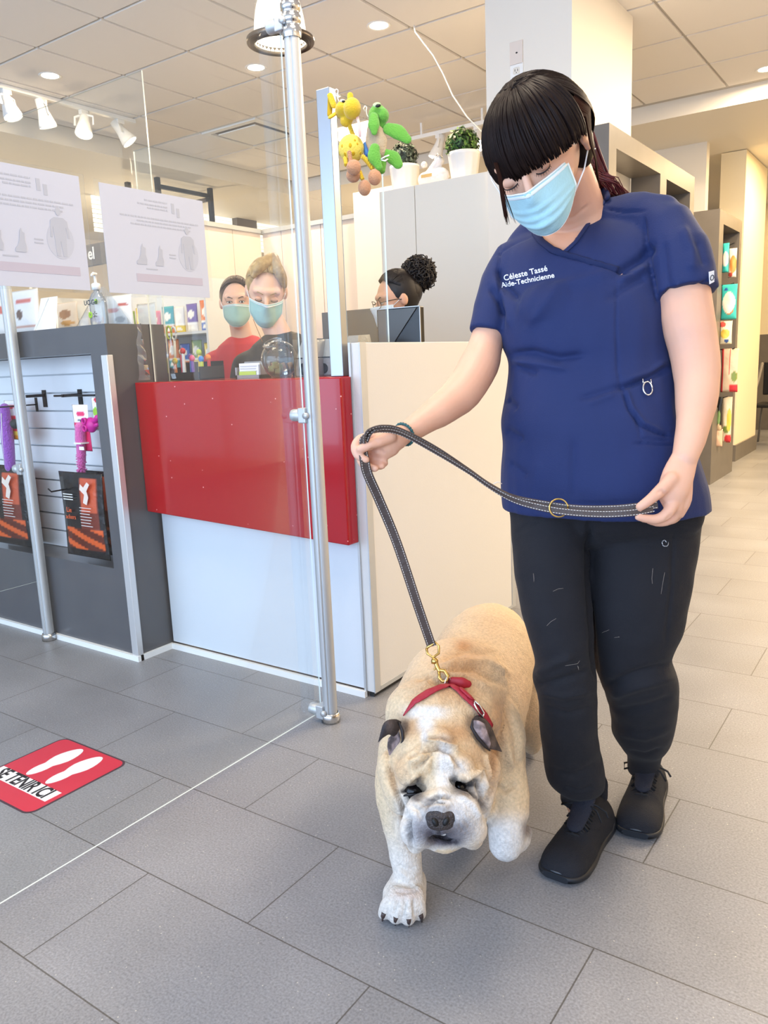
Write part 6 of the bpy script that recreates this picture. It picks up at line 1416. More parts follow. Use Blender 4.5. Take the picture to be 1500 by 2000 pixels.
# muzzle and flews
mb.limb([X(828, 1600, 1.425), X(862, 1572, 1.405), X(895, 1596, 1.425)], [.034, .032, .034], n=20)
mb.limb([X(830, 1590, 1.42), X(815, 1625, 1.425), X(812, 1648, 1.435)], [.038, .034, .018], n=20)
mb.limb([X(892, 1586, 1.415), X(915, 1620, 1.425), X(922, 1636, 1.435)], [.040, .036, .022], n=20)
mb.limb([X(842, 1642, 1.43), X(868, 1650, 1.425), X(892, 1644, 1.43)], [.016, .015, .014])            # lower lip
mb.limb([X(858, 1585, 1.40), X(860, 1608, 1.393)], [.024, .020])
mb.limb([X(818, 1395, 1.60), X(850, 1400, 1.58), X(890, 1400, 1.60)], [.07, .07, .07])
me = fused(mb, .004, 5, .5)
db = link('body', me, FUR, dg)
W_ = [  # wrinkles: polyline, width, depth
 ([(822, 1462), (838, 1449), (858, 1449), (880, 1458), (894, 1470)], 4.5, .0075), ([(820, 1472), (838, 1461), (860, 1461), (880, 1470)], 4, -.0065), ([(824, 1455), (840, 1441), (862, 1440), (888, 1450)], 4, -.004),
 ([(800, 1490), (818, 1482), (830, 1470)], 5, .005), ([(806, 1500), (824, 1492), (838, 1476), (844, 1466)], 3.5, -.005), ([(797, 1480), (812, 1472), (824, 1458)], 4, -.004),
 ([(848, 1468), (844, 1495), (842, 1520)], 4, -.004), ([(880, 1472), (892, 1490), (900, 1502)], 4, -.004), ([(876, 1475), (886, 1500)], 4, .003),
 ([(782, 1546), (796, 1542), (810, 1532), (820, 1518)], 3.2, -.006), ([(795, 1528), (808, 1516), (820, 1512)], 5, .006), ([(880, 1522), (892, 1532), (912, 1534), (930, 1524)], 3.2, -.007), ([(890, 1515), (908, 1520), (930, 1510), (940, 1500)], 5, .006), ([(936, 1500), (944, 1520), (950, 1545)], 5, .007), ([(930, 1530), (938, 1555), (944, 1580)], 3.5, -.007), ([(946, 1470), (955, 1500), (960, 1530)], 4, .005),
 ([(820, 1576), (838, 1562), (862, 1555), (884, 1558)], 3.5, -.006), ([(832, 1573), (850, 1567), (872, 1568)], 2.4, -.004), ([(836, 1580), (856, 1574), (876, 1575)], 2.4, .003), ([(826, 1585), (846, 1558), (858, 1550)], 3, -.004), ([(806, 1574), (818, 1582), (824, 1600)], 4, -.004), ([(898, 1555), (922, 1570), (938, 1600)], 4, .004), ([(905, 1548), (930, 1560), (945, 1585)], 4, -.006),
 ([(800, 1598), (792, 1625), (800, 1650)], 5, -.006), ([(858, 1616), (857, 1632)], 2.2, -.006), ([(838, 1640), (857, 1632), (876, 1640), (894, 1648)], 2.6, -.009), ([(842, 1594), (838, 1606)], 2.5, -.004), ([(882, 1594), (886, 1606)], 2.5, -.004),
 ([(826, 1600), (818, 1612)], 2, -.0015), ([(895, 1610), (908, 1625)], 2, -.002), ([(905, 1600), (920, 1615)], 2, -.0015),
 ([(800, 1360), (850, 1330), (900, 1335), (950, 1370)], 6, -.006), ([(815, 1345), (860, 1320), (910, 1322), (960, 1350)], 6, .005), ([(820, 1330), (870, 1305), (930, 1305), (985, 1340)], 6, -.006), ([(840, 1318), (890, 1292), (950, 1292), (1000, 1320)], 7, .005), ([(860, 1290), (910, 1272), (970, 1276)], 7, -.004),
 ([(930, 1400), (960, 1450), (965, 1500)], 8, -.006), ([(955, 1390), (985, 1440), (1000, 1500)], 8, .004), ([(900, 1340), (960, 1380), (1000, 1440)], 9, .003), ([(985, 1380), (1008, 1440), (1012, 1500)], 7, -.004), ([(960, 1530), (985, 1545), (1010, 1530)], 6, -.005), ([(770, 1420), (758, 1470), (756, 1530)], 6, -.004), ([(760, 1560), (775, 1590), (800, 1600)], 5, -.003),
 ([(762, 1492), (764, 1520), (776, 1556), (790, 1590), (800, 1640), (806, 1660)], 5, -.010), ([(960, 1476), (966, 1510), (960, 1545), (946, 1575), (950, 1600)], 5, -.009), ([(776, 1690), (795, 1700), (812, 1694)], 4, -.003), ([(780, 1705), (800, 1715), (815, 1708)], 4, .002), ([(779, 1755), (769, 1788)], 2, -.004), ([(794, 1757), (787, 1792)], 2, -.004), ([(808, 1755), (809, 1790)], 2, -.004), ([(772, 1740), (792, 1742), (812, 1738)], 4, -.003)]
carve(db, W_, gain=1.8, fn=lambda w, n: .0016*noise.noise(w*26)+.0007*noise.noise(w*80))
CREAM_, TAN_, WHT_, BLK_, GRY_, PNK_ = [lin(c) for c in ((216, 192, 156), (182, 132, 82), (216, 213, 208), (30, 28, 32), (112, 106, 110), (204, 164, 146))]
def blob(x, y, spots, pw_=3):
    k = 0
    for (cx, cy, rx, ry, s) in spots: k = max(k, s*math.exp(-((abs(x-cx)/rx)**pw_+(abs(y-cy)/ry)**pw_)))
    return k
CR1, CR2 = lin((128, 98, 74)), lin((58, 50, 52))  # crease shade painted into the fur colour, together with natural wrinkle staining
SHADE_STAIN = [([(820, 1474), (838, 1463), (860, 1463), (880, 1472)], 3.5, .55, CR1), ([(806, 1502), (824, 1494), (838, 1478), (844, 1468)], 3, .5, CR1), ([(797, 1482), (812, 1474), (824, 1460)], 3.5, .4, CR1), ([(824, 1455), (840, 1443), (862, 1442), (888, 1452)], 3, .35, CR1),
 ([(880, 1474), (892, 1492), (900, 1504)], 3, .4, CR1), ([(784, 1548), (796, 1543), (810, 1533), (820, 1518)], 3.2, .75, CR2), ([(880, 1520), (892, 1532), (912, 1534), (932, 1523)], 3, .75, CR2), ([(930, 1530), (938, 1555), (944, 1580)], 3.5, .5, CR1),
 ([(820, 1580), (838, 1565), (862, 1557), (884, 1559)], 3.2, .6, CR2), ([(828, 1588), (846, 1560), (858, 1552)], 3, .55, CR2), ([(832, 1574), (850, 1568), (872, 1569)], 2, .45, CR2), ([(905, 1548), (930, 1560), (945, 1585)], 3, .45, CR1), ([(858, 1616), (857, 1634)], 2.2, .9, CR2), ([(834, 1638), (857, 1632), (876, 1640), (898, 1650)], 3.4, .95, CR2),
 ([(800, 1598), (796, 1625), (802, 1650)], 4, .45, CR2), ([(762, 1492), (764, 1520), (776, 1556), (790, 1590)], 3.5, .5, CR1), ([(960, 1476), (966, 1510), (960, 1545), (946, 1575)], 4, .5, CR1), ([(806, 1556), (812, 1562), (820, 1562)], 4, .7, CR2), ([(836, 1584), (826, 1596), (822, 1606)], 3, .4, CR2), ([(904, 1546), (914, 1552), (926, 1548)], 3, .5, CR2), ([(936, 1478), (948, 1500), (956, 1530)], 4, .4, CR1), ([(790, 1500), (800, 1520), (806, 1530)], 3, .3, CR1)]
def dogcol(w, n):
    x, y, z = proj(w); nz = noise.noise(w*14)*.5+noise.noise(w*40)*.25
    c = CREAM_
    # tan along the back and neck, cream flanks
    t = blob(x+8*nz, y+8*nz, [(905, 1300, 60, 60, .75), (880, 1345, 80, 34, .7), (905, 1262, 26, 16, 1.0), (975, 1400, 22, 60, .75), (900, 1430, 50, 26, .7), (800, 1420, 26, 26, .7), (965, 1470, 12, 60, .9), (950, 1215, 60, 40, .35), (780, 1510, 22, 40, .45), (930, 1470, 30, 36, .45)], 2)
    c = mixc(c, TAN_, t)
    vd = -(n.dot((w-CO).normalized()))
    if z < 1.72 or True:
        wh = 0
        if z < 1.66 and 1375 < y < 1660:
            wh = blob(x+4*nz, y+4*nz, [(835, 1392, 40, 12, 1), (832, 1412, 16, 18, 1), (829, 1432, 7, 18, .9), (868, 1485, 14, 40, 1), (872, 1530, 20, 40, 1), (905, 1590, 60, 60, 1), (820, 1620, 50, 50, 1), (862, 1610, 80, 54, .95), (795, 1580, 26, 40, .7), (940, 1545, 14, 30, .8), (895, 1500, 22, 18, .7)])
        wh = max(wh, sstep(1580, 1690, y)*.75*(x < 850), sstep(1570, 1620, y)*(x > 950)*.95)
        c = mixc(c, WHT_, wh)
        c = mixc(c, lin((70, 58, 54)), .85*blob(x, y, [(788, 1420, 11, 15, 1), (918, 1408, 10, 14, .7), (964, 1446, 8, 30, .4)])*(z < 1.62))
        if z < 1.62 and 1460 < y < 1670:
            dk = blob(x, y, [(812, 1547, 18, 17, .97), (820, 1530, 9, 16, .7), (900, 1537, 18, 14, .97), (888, 1522, 9, 12, .7), (917, 1533, 18, 5, .9), (793, 1546, 14, 4, .8), (928, 1524, 10, 4, .7)])
            c = mixc(c, BLK_, dk)
            g = blob(x, y, [(828, 1620, 32, 28, .85), (896, 1622, 36, 28, .8), (862, 1588, 44, 18, .6), (862, 1640, 38, 14, 1), (838, 1562, 22, 6, .45), (900, 1550, 14, 6, .4), (905, 1545, 24, 14, .35)])
            c = mixc(c, GRY_, g*.9)
            c = mixc(c, lin((78, 70, 78)), .85*blob(x, y, [(862, 1632, 44, 22, 1)])); g = blob(x, y, [(860, 1634, 22, 11, 1), (880, 1643, 22, 7, 1), (843, 1630, 12, 9, .8)]); c = mixc(c, lin((52, 44, 54)), g)
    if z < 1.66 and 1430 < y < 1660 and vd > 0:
        for pl, wd, am, cc in SHADE_STAIN:
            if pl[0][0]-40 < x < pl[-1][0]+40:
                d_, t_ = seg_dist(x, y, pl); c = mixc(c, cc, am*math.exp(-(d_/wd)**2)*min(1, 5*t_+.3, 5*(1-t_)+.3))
    if y > 1735 and x < 850: c = mixc(c, PNK_, .35*blob(x, y, [(795, 1745, 30, 14, 1)]))
    if z < 1.9: c = mixc(c, lin((96, 78, 70)), .75*blob(x, y, [(1030, 1620, 12, 18, 1)]))
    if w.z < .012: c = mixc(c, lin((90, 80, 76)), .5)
    return c
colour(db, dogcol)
bvd = bvh_of(db)
# nose
NOSE = mat('dog_nose', (58, 50, 48), .35, bump=(240, .6)); mb = MB()
mb.limb([X(846, 1593, 1.390), X(860, 1591, 1.387), X(876, 1592, 1.389)], [.0165, .0165, .0165], n=20); mb.limb([X(849, 1604, 1.386), X(861, 1606, 1.384), X(872, 1603, 1.386)], [.0150, .0145, .0150], n=20)
no = link('nose', fused(mb, .0022, 3), NOSE, dg)
bvn = bvh_of(no); mb = MB()
for x, y, a in ((850, 1606, .5), (871, 1604, -.5)):
    h, n = hit(bvn, x, y); mb.ball(h+dF*.0005, (.0052, .0085, .004), M3.to_4x4() @ Matrix.Rotation(a, 4, 'Z'), seg=14)
mb.build('nostrils', mat('nostril_black', (6, 5, 6), .5), no)
# eyes
EYE = mat('dog_eye', (16, 12, 13), .12, spec=.35)
for x, y, r_ in ((811, 1547, .0175), (899, 1535, .0140)):
    h, n = hit(bvd, x, y); e = MB().ball(h-n*(r_*.42), r_, seg=24).build('eye', EYE, dg)
    v = h-n*(r_*.42); mb = MB()
    for sg, rr_ in ((1, .0028), (-1, .0022)):
        mb.tube([v+dS*(r_*1.12*math.cos(t))+dU*(sg*r_*.80*math.sin(t))+dF*(r_*.62+r_*.22*math.sin(t)) for t in [PI*q/10 for q in range(11)]], [rr_*.3+rr_*.6*math.sin(PI*q/10) for q in range(11)], n=8)
    mb.build('eye_rim', mat('eye_rim_black', (26, 22, 24), .5), dg)
# ears: folded rose ears
ER = vmat('dog_ear', .7, bump=(200, .3), fur=200); 
def ear_mesh(rows, nm, dcol, thick=.004):
    mb = MB(); rs = [[X(*p) for p in r] for r in rows]
    # refine
    fine = []
    for r in rs:
        q = []
        for i in range(len(r)-1):
            for k in range(4): q.append(r[i].lerp(r[i+1], k/4))
        q.append(r[-1]); fine.append(q)
    out = []
    for i in range(len(fine)-1):
        for k in range(4): out.append([a.lerp(b, k/4) for a, b in zip(fine[i], fine[i+1])])
    out.append(fine[-1]); mb.rings(out, False, closed=False); mb.bm.normal_update()
    o = mb.build(nm, ER, dg)
    m = o.modifiers.new('s', 'SMOOTH'); m.iterations = 3
    m = o.modifiers.new('t', 'SOLIDIFY'); m.thickness = thick; m.offset = 0
    m = o.modifiers.new('b', 'SUBSURF'); m.levels = 1; m.render_levels = 1
    colour(o, dcol); return o
EB, EG, EP = lin((44, 38, 40)), lin((118, 102, 94)), lin((166, 146, 144))
# left ear (viewer's left)
ear_mesh([[(784, 1409, 1.535), (774, 1404, 1.512), (760, 1405, 1.497), (750, 1411, 1.495)],
          [(782, 1420, 1.525), (770, 1411, 1.500), (755, 1412, 1.490), (745, 1423, 1.492)],
          [(778, 1432, 1.515), (766, 1421, 1.495), (750, 1426, 1.490), (741, 1438, 1.494)],
          [(768, 1440, 1.508), (758, 1434, 1.498), (747, 1442, 1.494), (737, 1453, 1.497)]], 'ear', lambda w, n: mixc(EB, EG, .15+.5*noise.noise(w*60)))
ear_mesh([[(778, 1422, 1.514), (768, 1430, 1.512), (757, 1443, 1.515)], [(784, 1440, 1.512), (771, 1450, 1.516), (755, 1460, 1.518)], [(780, 1462, 1.52), (769, 1470, 1.522), (759, 1474, 1.523)], [(771, 1484, 1.527), (767, 1489, 1.528), (763, 1493, 1.528)]], 'inner_ear', lambda w, n: mixc(EP, EB, .35+.5*(noise.noise(w*90) > .05)))
mb = MB(); mb.tube([X(779, 1410, 1.512), X(786, 1428, 1.508), X(787, 1446, 1.508), X(780, 1466, 1.515), X(764, 1493, 1.525)], [.002, .0034, .003, .0026, .001], n=8); mb.build('ear_edge', mat('ear_edge_black', (34, 29, 31), .6), dg)
# right ear
ear_mesh([[(918, 1400, 1.56), (930, 1396, 1.555), (942, 1398, 1.56), (950, 1404, 1.575)],
          [(922, 1412, 1.53), (934, 1408, 1.515), (950, 1412, 1.53), (962, 1426, 1.56)],
          [(926, 1428, 1.525), (940, 1430, 1.505), (956, 1436, 1.525), (970, 1446, 1.56)],
          [(940, 1448, 1.525), (950, 1452, 1.515), (962, 1456, 1.53), (978, 1462, 1.56)],
          [(950, 1462, 1.53), (956, 1464, 1.53), (964, 1464, 1.54), (982, 1470, 1.56)]], 'ear', lambda w, n: mixc(EB, EG, .3+.6*noise.noise(w*60)))
ear_mesh([[(924, 1404, 1.507), (936, 1406, 1.500), (946, 1412, 1.504)], [(924, 1424, 1.503), (938, 1428, 1.494), (954, 1434, 1.504)], [(934, 1440, 1.505), (946, 1446, 1.499), (960, 1452, 1.508)], [(948, 1460, 1.52), (952, 1462, 1.518), (955, 1463, 1.52)]], 'inner_ear', lambda w, n: mixc(EP, EB, .6 if noise.noise(w*70) > .08 else .1))
mb = MB(); mb.tube([X(924, 1404, 1.508), X(921, 1420, 1.503), X(932, 1440, 1.498), X(948, 1458, 1.503), X(957, 1466, 1.512)], [.002, .0034, .0036, .003, .0014], n=8); mb.build('ear_edge', mat('ear_edge_black'), dg)
# claws
mb = MB()
CL = mat('claw', (64, 50, 46), .35)
for x, y, dx in ((750, 1784, -3), (773, 1792, -1), (798, 1795, 1), (822, 1786, 2)):
    h, n = hit(bvd, x, y, .001)
    if h is None: continue
    t_ = PZ(x+dx, y+15, .003) if y > 1770 else P(x+dx, y+8, proj(h)[2]-.005)
    MB().tube([h-n*.004, h.lerp(t_, .5)+ZV*.003, t_], [.0058, .0048, .0014], n=8).build('claw', CL, dg)
for x, y in ((1022, 1632), (1014, 1650), (960, 1646)):
    b = X(x, y-6, 1.70); MB().tube([b, X(x-2, y+4, 1.695)], [.0045, .0014], n=8).build('claw', CL, dg)
# ---- collar on the neck
COLR = mat('red_leather', (158, 30, 48), .5, bump=(120, .3)); GOLD = mat('brass', (196, 164, 96), .28, 1)
co = thing('dog_collar', 'red leather dog collar with steel rings round the bulldog\'s neck', 'collar', tuple(P(880, 1345, 1.66)))
pl1 = stroke_on(bvd, [(790, 1398), (810, 1372), (838, 1354), (862, 1344), (880, 1340)], .004, 5)
pl2 = stroke_on(bvd, [(876, 1338), (895, 1350), (914, 1366), (930, 1382), (944, 1398), (956, 1420)], .004, 5)
mb = MB(); mb.tube([p for p, n in pl1], [px2m(7.5, 1.66)*min(1, .15+i/8) for i in range(len(pl1))], n=8, flat=.28, up=[n.cross(pl1[min(i+1, len(pl1)-1)][0]-pl1[max(i-1, 0)][0]) for i, (p, n) in enumerate(pl1)]); ribbon(mb, pl2, px2m(8, 1.66), .3); mb.build('strap', COLR, co)
mb = MB(); K = lambda x, y, l=.01: hit(bvd, x, y, l)[0]
mb = MB(); mb.limb([K(884, 1342), K(900, 1336, .014), K(912, 1341, .012)], [px2m(10, 1.66), px2m(11, 1.66), px2m(7, 1.66)], n=14, flat=.35, up=CU); mb.build('strap_loop', mat('red_loop', (150, 12, 28), .5), co)
mb = MB(); mb.limb([K(904, 1352, .004), K(916, 1362, .004)], [px2m(10, 1.65), px2m(9, 1.65)], n=12, flat=.4, up=CW); mb.build('keeper', COLR, co)
h, n = hit(bvd, 932, 1384, .008); mb = MB(); mb.tube([K(922, 1373), K(930, 1380), K(938, 1392), K(937, 1398), K(928, 1389), K(922, 1380), K(922, 1373)], .0018, n=8); mb.build('buckle', CHROME, co)
mb = MB(); mb.tube([K(874, 1334, .008)+(CR*math.cos(t)*.006+CU*math.sin(t)*.012+CW*.004*math.cos(t)) for t in [k*PI/8 for k in range(17)]], .0019, n=8); mb.build('d_ring', CHROME, co)
# ---- leash: strap, loop, clip
LEA = mat('brown_leather', (66, 54, 50), .5, bump=(140, .25), var=(12, .6, (84, 72, 66))); STI = mat('white_stitch', (214, 206, 196), .6)
le = thing('dog_leash', 'long dark brown leather leash with white stitching held in both her hands', 'leash', tuple(P(785, 1050, 1.5)))
def strap(pts, w, th, ups, name, stitch=(1, 2), n=None):
    pts = [Vector(p) for p in pts]; Q, U = [], []
    for i in range(len(pts)-1):
        p0, p1, p2, p3 = pts[max(i-1, 0)], pts[i], pts[i+1], pts[min(i+2, len(pts)-1)]
        for k in range(8):
            t = k/8; Q.append(.5*((2*p1)+(p2-p0)*t+(2*p0-5*p1+4*p2-p3)*t*t+(3*p1-p0-3*p2+p3)*t**3)); U.append(Vector(ups[i]).lerp(Vector(ups[i+1]), t).normalized())
    Q.append(pts[-1]); U.append(Vector(ups[-1])); rs = []; fr = []
    for i, p in enumerate(Q):
        t = (Q[min(i+1, len(Q)-1)]-Q[max(i-1, 0)]).normalized(); s = U[i]-t*U[i].dot(t); s.normalize(); nn = t.cross(s); fr.append((p, s, nn))
        rs.append([p+s*(w*a)+nn*(th*b) for a, b in ((-1, -.6), (-.85, -1), (.85, -1), (1, -.6), (1, .6), (.85, 1), (-.85, 1), (-1, .6))])
    mb = MB(); mb.rings(rs, smooth=False); o = mb.build(name, LEA, le)
    # stitches
    L = 0; mb = MB(); nxt = 0
    for (p, s, nn), (p2, s2, n2) in zip(fr, fr[1:]):
        seg = (p2-p).length
        while nxt < L+seg:
            t = (nxt-L)/seg; c = p.lerp(p2, t); d = (p2-p).normalized()
            for sd in (-.68, .68):
                for fc in (1, -1):
                    q = c+s*(w*sd)+nn*(th*fc*1.03); mb.box((-.0017, -.0005, -.0003), (.0017, .0005, .0003), frame(q, d, s))
            nxt += .0052
        L += seg
    tag(mb.build('stitching', STI, o), kind='stuff'); return o
TW = -CW
strap([P(843, 1262, 1.612), P(815, 1180, 1.585), P(775, 1060, 1.55), P(740, 975, 1.52), P(718, 925, 1.492), P(712, 898, 1.478), P(708, 878, 1.482)], px2m(9.5, 1.53), .0016, [CR]*5+[CR*.9+CW*.3, CR*.9+CW*.3], 'lead_strap')
strap([P(709, 872, 1.480), P(709, 858, 1.468), P(722, 842, 1.458), P(748, 835, 1.462), P(785, 842, 1.475), P(850, 876, 1.49), P(910, 916, 1.495), P(955, 948, 1.49), P(1000, 972, 1.478), P(1060, 985, 1.465), P(1130, 994, 1.452), P(1200, 994, 1.44), P(1245, 990, 1.43), P(1284, 986, 1.43)],
      px2m(7.5, 1.47), .0018, [CR*.8-CW*.6, CR*.6-CW*.8, CU*.5-CW*.8, CU*.5-CW*.8, CU*.45-CW*.8, CU*.5-CW*.8, CU*.55-CW*.8, CU*.6-CW*.7, CU*.8-CW*.5, CU, CU, CU, CU, CU], 'loop_strap')
strap([P(1275, 994, 1.428), P(1235, 1001, 1.426), P(1180, 1004, 1.436), P(1120, 1001, 1.446), P(1070, 994, 1.456), P(1010, 978, 1.468), P(965, 955, 1.482), P(915, 921, 1.488), P(850, 882, 1.484), P(785, 847, 1.474), P(748, 840, 1.464), P(724, 847, 1.462), P(714, 860, 1.470)], px2m(7.0, 1.45), .0016, [CU, CU, CU, CU, CU, CU*.8-CW*.4, CU*.6-CW*.7, CU*.5-CW*.8, CU*.5-CW*.8, CU*.5-CW*.8, CU*.5-CW*.8, CR*.6-CW*.8, CR*.8-CW*.6], 'handle_strap')
mb = MB(); c = P(1091, 992, 1.452); mb.tube([c+CR*(.017*math.cos(t))+CU*(.0165*math.sin(t)) for t in [k*PI/12 for k in range(25)]], .0016, n=8); mb.build('o_ring', GOLD, le)
mb = MB(); c = P(972, 945, 1.478); mb.tube([c-CR*.008, c+CU*.004, c+CR*.008], .0008, n=6); mb.build('loose_thread', STI, le)
# clip
dc = proj(K(866, 1328, .012))[2]; da = 1.612
def C_(x, y): t = max(0, min(1, (y-1255)/75)); return P(x, y, da*(1-t)+min(dc, 1.62)*t)
MB().tube([C_(833, 1266), C_(835, 1277), C_(846, 1284), C_(857, 1276), C_(857, 1262), C_(850, 1254), C_(833, 1266)], .0027, n=10).build('swivel_eye', GOLD, le)
MB().lathe([(0, -.006), (.007, -.006), (.0075, 0), (.005, .005), (0, .006)], C_(849, 1290), frame((0, 0, 0), CR, CW).to_3x3().to_4x4()).build('swivel', GOLD, le)
mb = MB(); mb.limb([C_(850, 1290), C_(854, 1302), C_(858, 1310)], [.0048, .0045, .004], n=12)
mb.tube([C_(857, 1309), C_(868, 1310), C_(875, 1320), C_(872, 1330), C_(864, 1331), C_(858, 1324), C_(857, 1310)], [.004, .0038, .0036, .0034, .0032, .003, .003], n=10); mb.tube([C_(853, 1304), C_(847, 1308)], .002, n=8); mb.build('snap_hook', GOLD, le)
print('clip depth', dc)
# ------------------------------------------------------------------ staff behind the counter
SK2 = mat('skin_medium', (230, 184, 160), .5, sss=.1); SK3 = mat('skin_tan', (206, 158, 130), .5, sss=.1)
def head_frame(c, yaw, pitch, roll=0):
    """yaw>0 turns the face to the viewer's left"""
    f_ = Vector((-math.sin(yaw)*math.cos(pitch), -math.sin(pitch), math.cos(yaw)*math.cos(pitch)))
    s0 = Vector((math.cos(yaw), math.sin(roll), math.sin(yaw))).normalized()
    toW = lambda v: (RH*v.x+ZV*v.y-FH*v.z).normalized()
    F_, S_ = toW(f_), toW(s0); S_ = (S_-F_*S_.dot(F_)).normalized(); U_ = F_.cross(S_)
    Mx = Matrix((S_, U_, F_)).transposed().to_4x4()
    return (lambda a, b, c_: c+S_*a+U_*b+F_*c_), Mx, S_, U_, F_
def staff(label, hc, yaw, pitch, roll, skin, shirt, hair, bun, floor_xy, glasses=False, jacket=None, open_eyes=True, maskc=(168, 208, 200), vneck=True, arm=None):
    t = thing('person', label, 'person', (floor_xy[0], floor_xy[1], 0))
    h, Mx, S_, U_, F_ = head_frame(hc, yaw, pitch, roll); base = Vector((floor_xy[0], floor_xy[1], 0)); zs_ = hc.z-.27
    tF = Vector((F_.x, F_.y, 0)).normalized(); tS = ZV.cross(tF)*1.0
    tS = Vector((S_.x, S_.y, 0)).normalized()
    Bp = lambda a, z, c_: Vector((base.x, base.y, z))+tS*a+tF*c_
    mb = MB()
    mb.ball(h(0, .018, -.012), (.074, .096, .090), Mx, seg=32); mb.limb([h(0, -.02, .02), h(0, -.065, .034), h(0, -.100, .045)], [.062, .052, .030], n=20)
    mb.limb([h(0, .012, .078), h(0, -.022, .098), h(0, -.034, .102)], [.009, .010, .012]); mb.limb([h(-.045, .028, .060), h(0, .03, .076), h(.045, .028, .060)], [.014]*3)
    for q in (-1, 1): mb.ball(h(.079*q, 0, -.015), (.010, .030, .018), Mx); mb.ball(h(.034*q, -.03, .054), (.024, .02, .02), Mx)
    mb.limb([h(0, -.07, -.015), Bp(0, zs_+.05, 0), Bp(0, zs_-.04, -.01)], [.050, .056, .07], n=20)
    mb.limb([Bp(0, zs_-.02, -.01), Bp(0, zs_-.30, 0), Bp(0, zs_-.5, 0)], [.11, .10, .11], flat=1.0, n=20)
    for q in (-1, 1): mb.limb([Bp(.15*q, zs_-.03, 0), Bp(.20*q, zs_-.26, .02), Bp(.17*q, zs_-.42, .16)], [.046, .038, .028], n=16); mb.limb([Bp(.17*q, zs_-.42, .16), Bp(.15*q, zs_-.42, .22)], [.026, .02], flat=.5)
    for q in (-1, 1):
        for k in range(4): mb.limb([Bp(.15*q+(k-1.5)*.014, zs_-.42, .22), Bp(.15*q+(k-1.5)*.016, zs_-.43, .25), Bp(.15*q+(k-1.5)*.016, zs_-.45, .26)], [.008, .0075, .006], n=8)
        mb.limb([Bp(.13*q, zs_-.42, .19), Bp(.105*q, zs_-.43, .225)], [.010, .008], n=8)
    for q in (-1, 1): mb.limb([Bp(.085*q, zs_-.5, 0), Bp(.09*q, .45, .01), Bp(.09*q, .06, 0)], [.075, .052, .038], n=16); mb.limb([Bp(.09*q, .045, -.03), Bp(.09*q, .035, .12)], [.035, .03])
    b = link('body', fused(mb, .006, 4), skin, t)
    mb = MB(); mb.limb([Bp(-.15, zs_-.015, -.01), Bp(0, zs_+.015, -.02), Bp(.15, zs_-.015, -.01)], [.055, .064, .055], n=20)
    mb.limb([Bp(0, zs_-.05, -.0), Bp(0, zs_-.25, .01), Bp(0, zs_-.5, 0), Bp(0, zs_-.62, 0)], [.17, .15, .17, .18], flat=.72, up=tS, n=28)
    for q in (-1, 1): mb.limb([Bp(.155*q, zs_-.03, 0), Bp(.20*q, zs_-.24, .02)] + ([Bp(.175*q, zs_-.40, .14)] if jacket else []), [.066, .06]+([.045] if jacket else []), n=18)
    tp = link('shirt' if not jacket else 'jacket', fused(mb, .007, 5), shirt, t)
    if False:
        mb = MB(); mb.prism([Bp(-.035, zs_+.055, .115), Bp(.035, zs_+.055, .115), Bp(0, zs_-.10, .150)], tF*.003); mb.build('neckline_skin', skin, t)
    mb = MB()
    for q in (-1, 1): mb.limb([Bp(.085*q, zs_-.5, 0), Bp(.09*q, .45, .01), Bp(.09*q, .10, 0)], [.10, .07, .055], n=16)
    link('trousers', fused(mb, .01, 3), mat('staff_trousers', (30, 30, 36), .8), t)
    for q in (-1, 1): MB().limb([Bp(.09*q, .047, -.05), Bp(.09*q, .045, .05), Bp(.09*q, .04, .13)], [.045, .045, .038], n=16, flat=1.0).build('shoe', BLKPL, t)
    o, pt = mask(t, h, w0=.068, col=maskc, nx=16, ny=12)
    for q in (-1, 1): MB().tube([pt(q*.98, .05), h(.082*q, .012, -.01), h(.084*q, .0, -.03)], .0015, n=6).build('ear_loop', EARW, o)
    if open_eyes:
        for q in (-1, 1):
            MB().ball(h(.031*q, .003, .0735), (.0125, .0055, .008), Mx).build('eye', mat('eye_white', (225, 220, 214), .2), t)
            MB().ball(h(.031*q, .003, .080), (.0052, .0050, .003), Mx).build('iris', mat('iris_brown', (52, 34, 24), .2), t)
            mb = MB(); mb.tube([h(.031*q+.014*math.cos(a), .003+.0062*math.sin(a), .0775+.004*math.sin(a)) for a in [PI*k/8 for k in range(9)]], .0012, n=6); mb.build('lash_line', LASH, t)
    else:
        for q in (-1, 1):
            MB().ball(h(.031*q, 0, .071), (.0145, .009, .010), Mx).build('eyelid', LID, t); mb = MB(); mb.tube([h(.031*q+.014*math.cos(a), -.004-.005*math.sin(a), .073+.008*math.sin(a)) for a in [PI*k/8 for k in range(9)]], .0014, n=6); mb.build('lash_line', LASH, t)
    for q in (-1, 1): mb = MB(); mb.limb([h(.016*q, .022, .082), h(.034*q, .028, .077), h(.050*q, .021, .064)], [.0028, .0034, .0018], n=8); mb.build('eyebrow', hair, t)
    # hair pulled back
    def e2(v, k=1.0):
        r_ = (.080, .106, .100); q = Vector(v); q /= Vector((q.x/r_[0], q.y/r_[1], q.z/r_[2])).length; return h(q.x*k, .020+q.y*k, -.016+q.z*k)
    mb = MB(); mb.ball(h(0, .034, -.034), (.086, .102, .092), Mx, seg=32); mb.ball(h(0, .035 if bun[1] > .05 else .05, -.06), (.078, .08, .075), Mx, seg=24); cp = mb.build('hair', hair, t)
    rr = random.Random(int(hc.x*1000)); mb = MB()
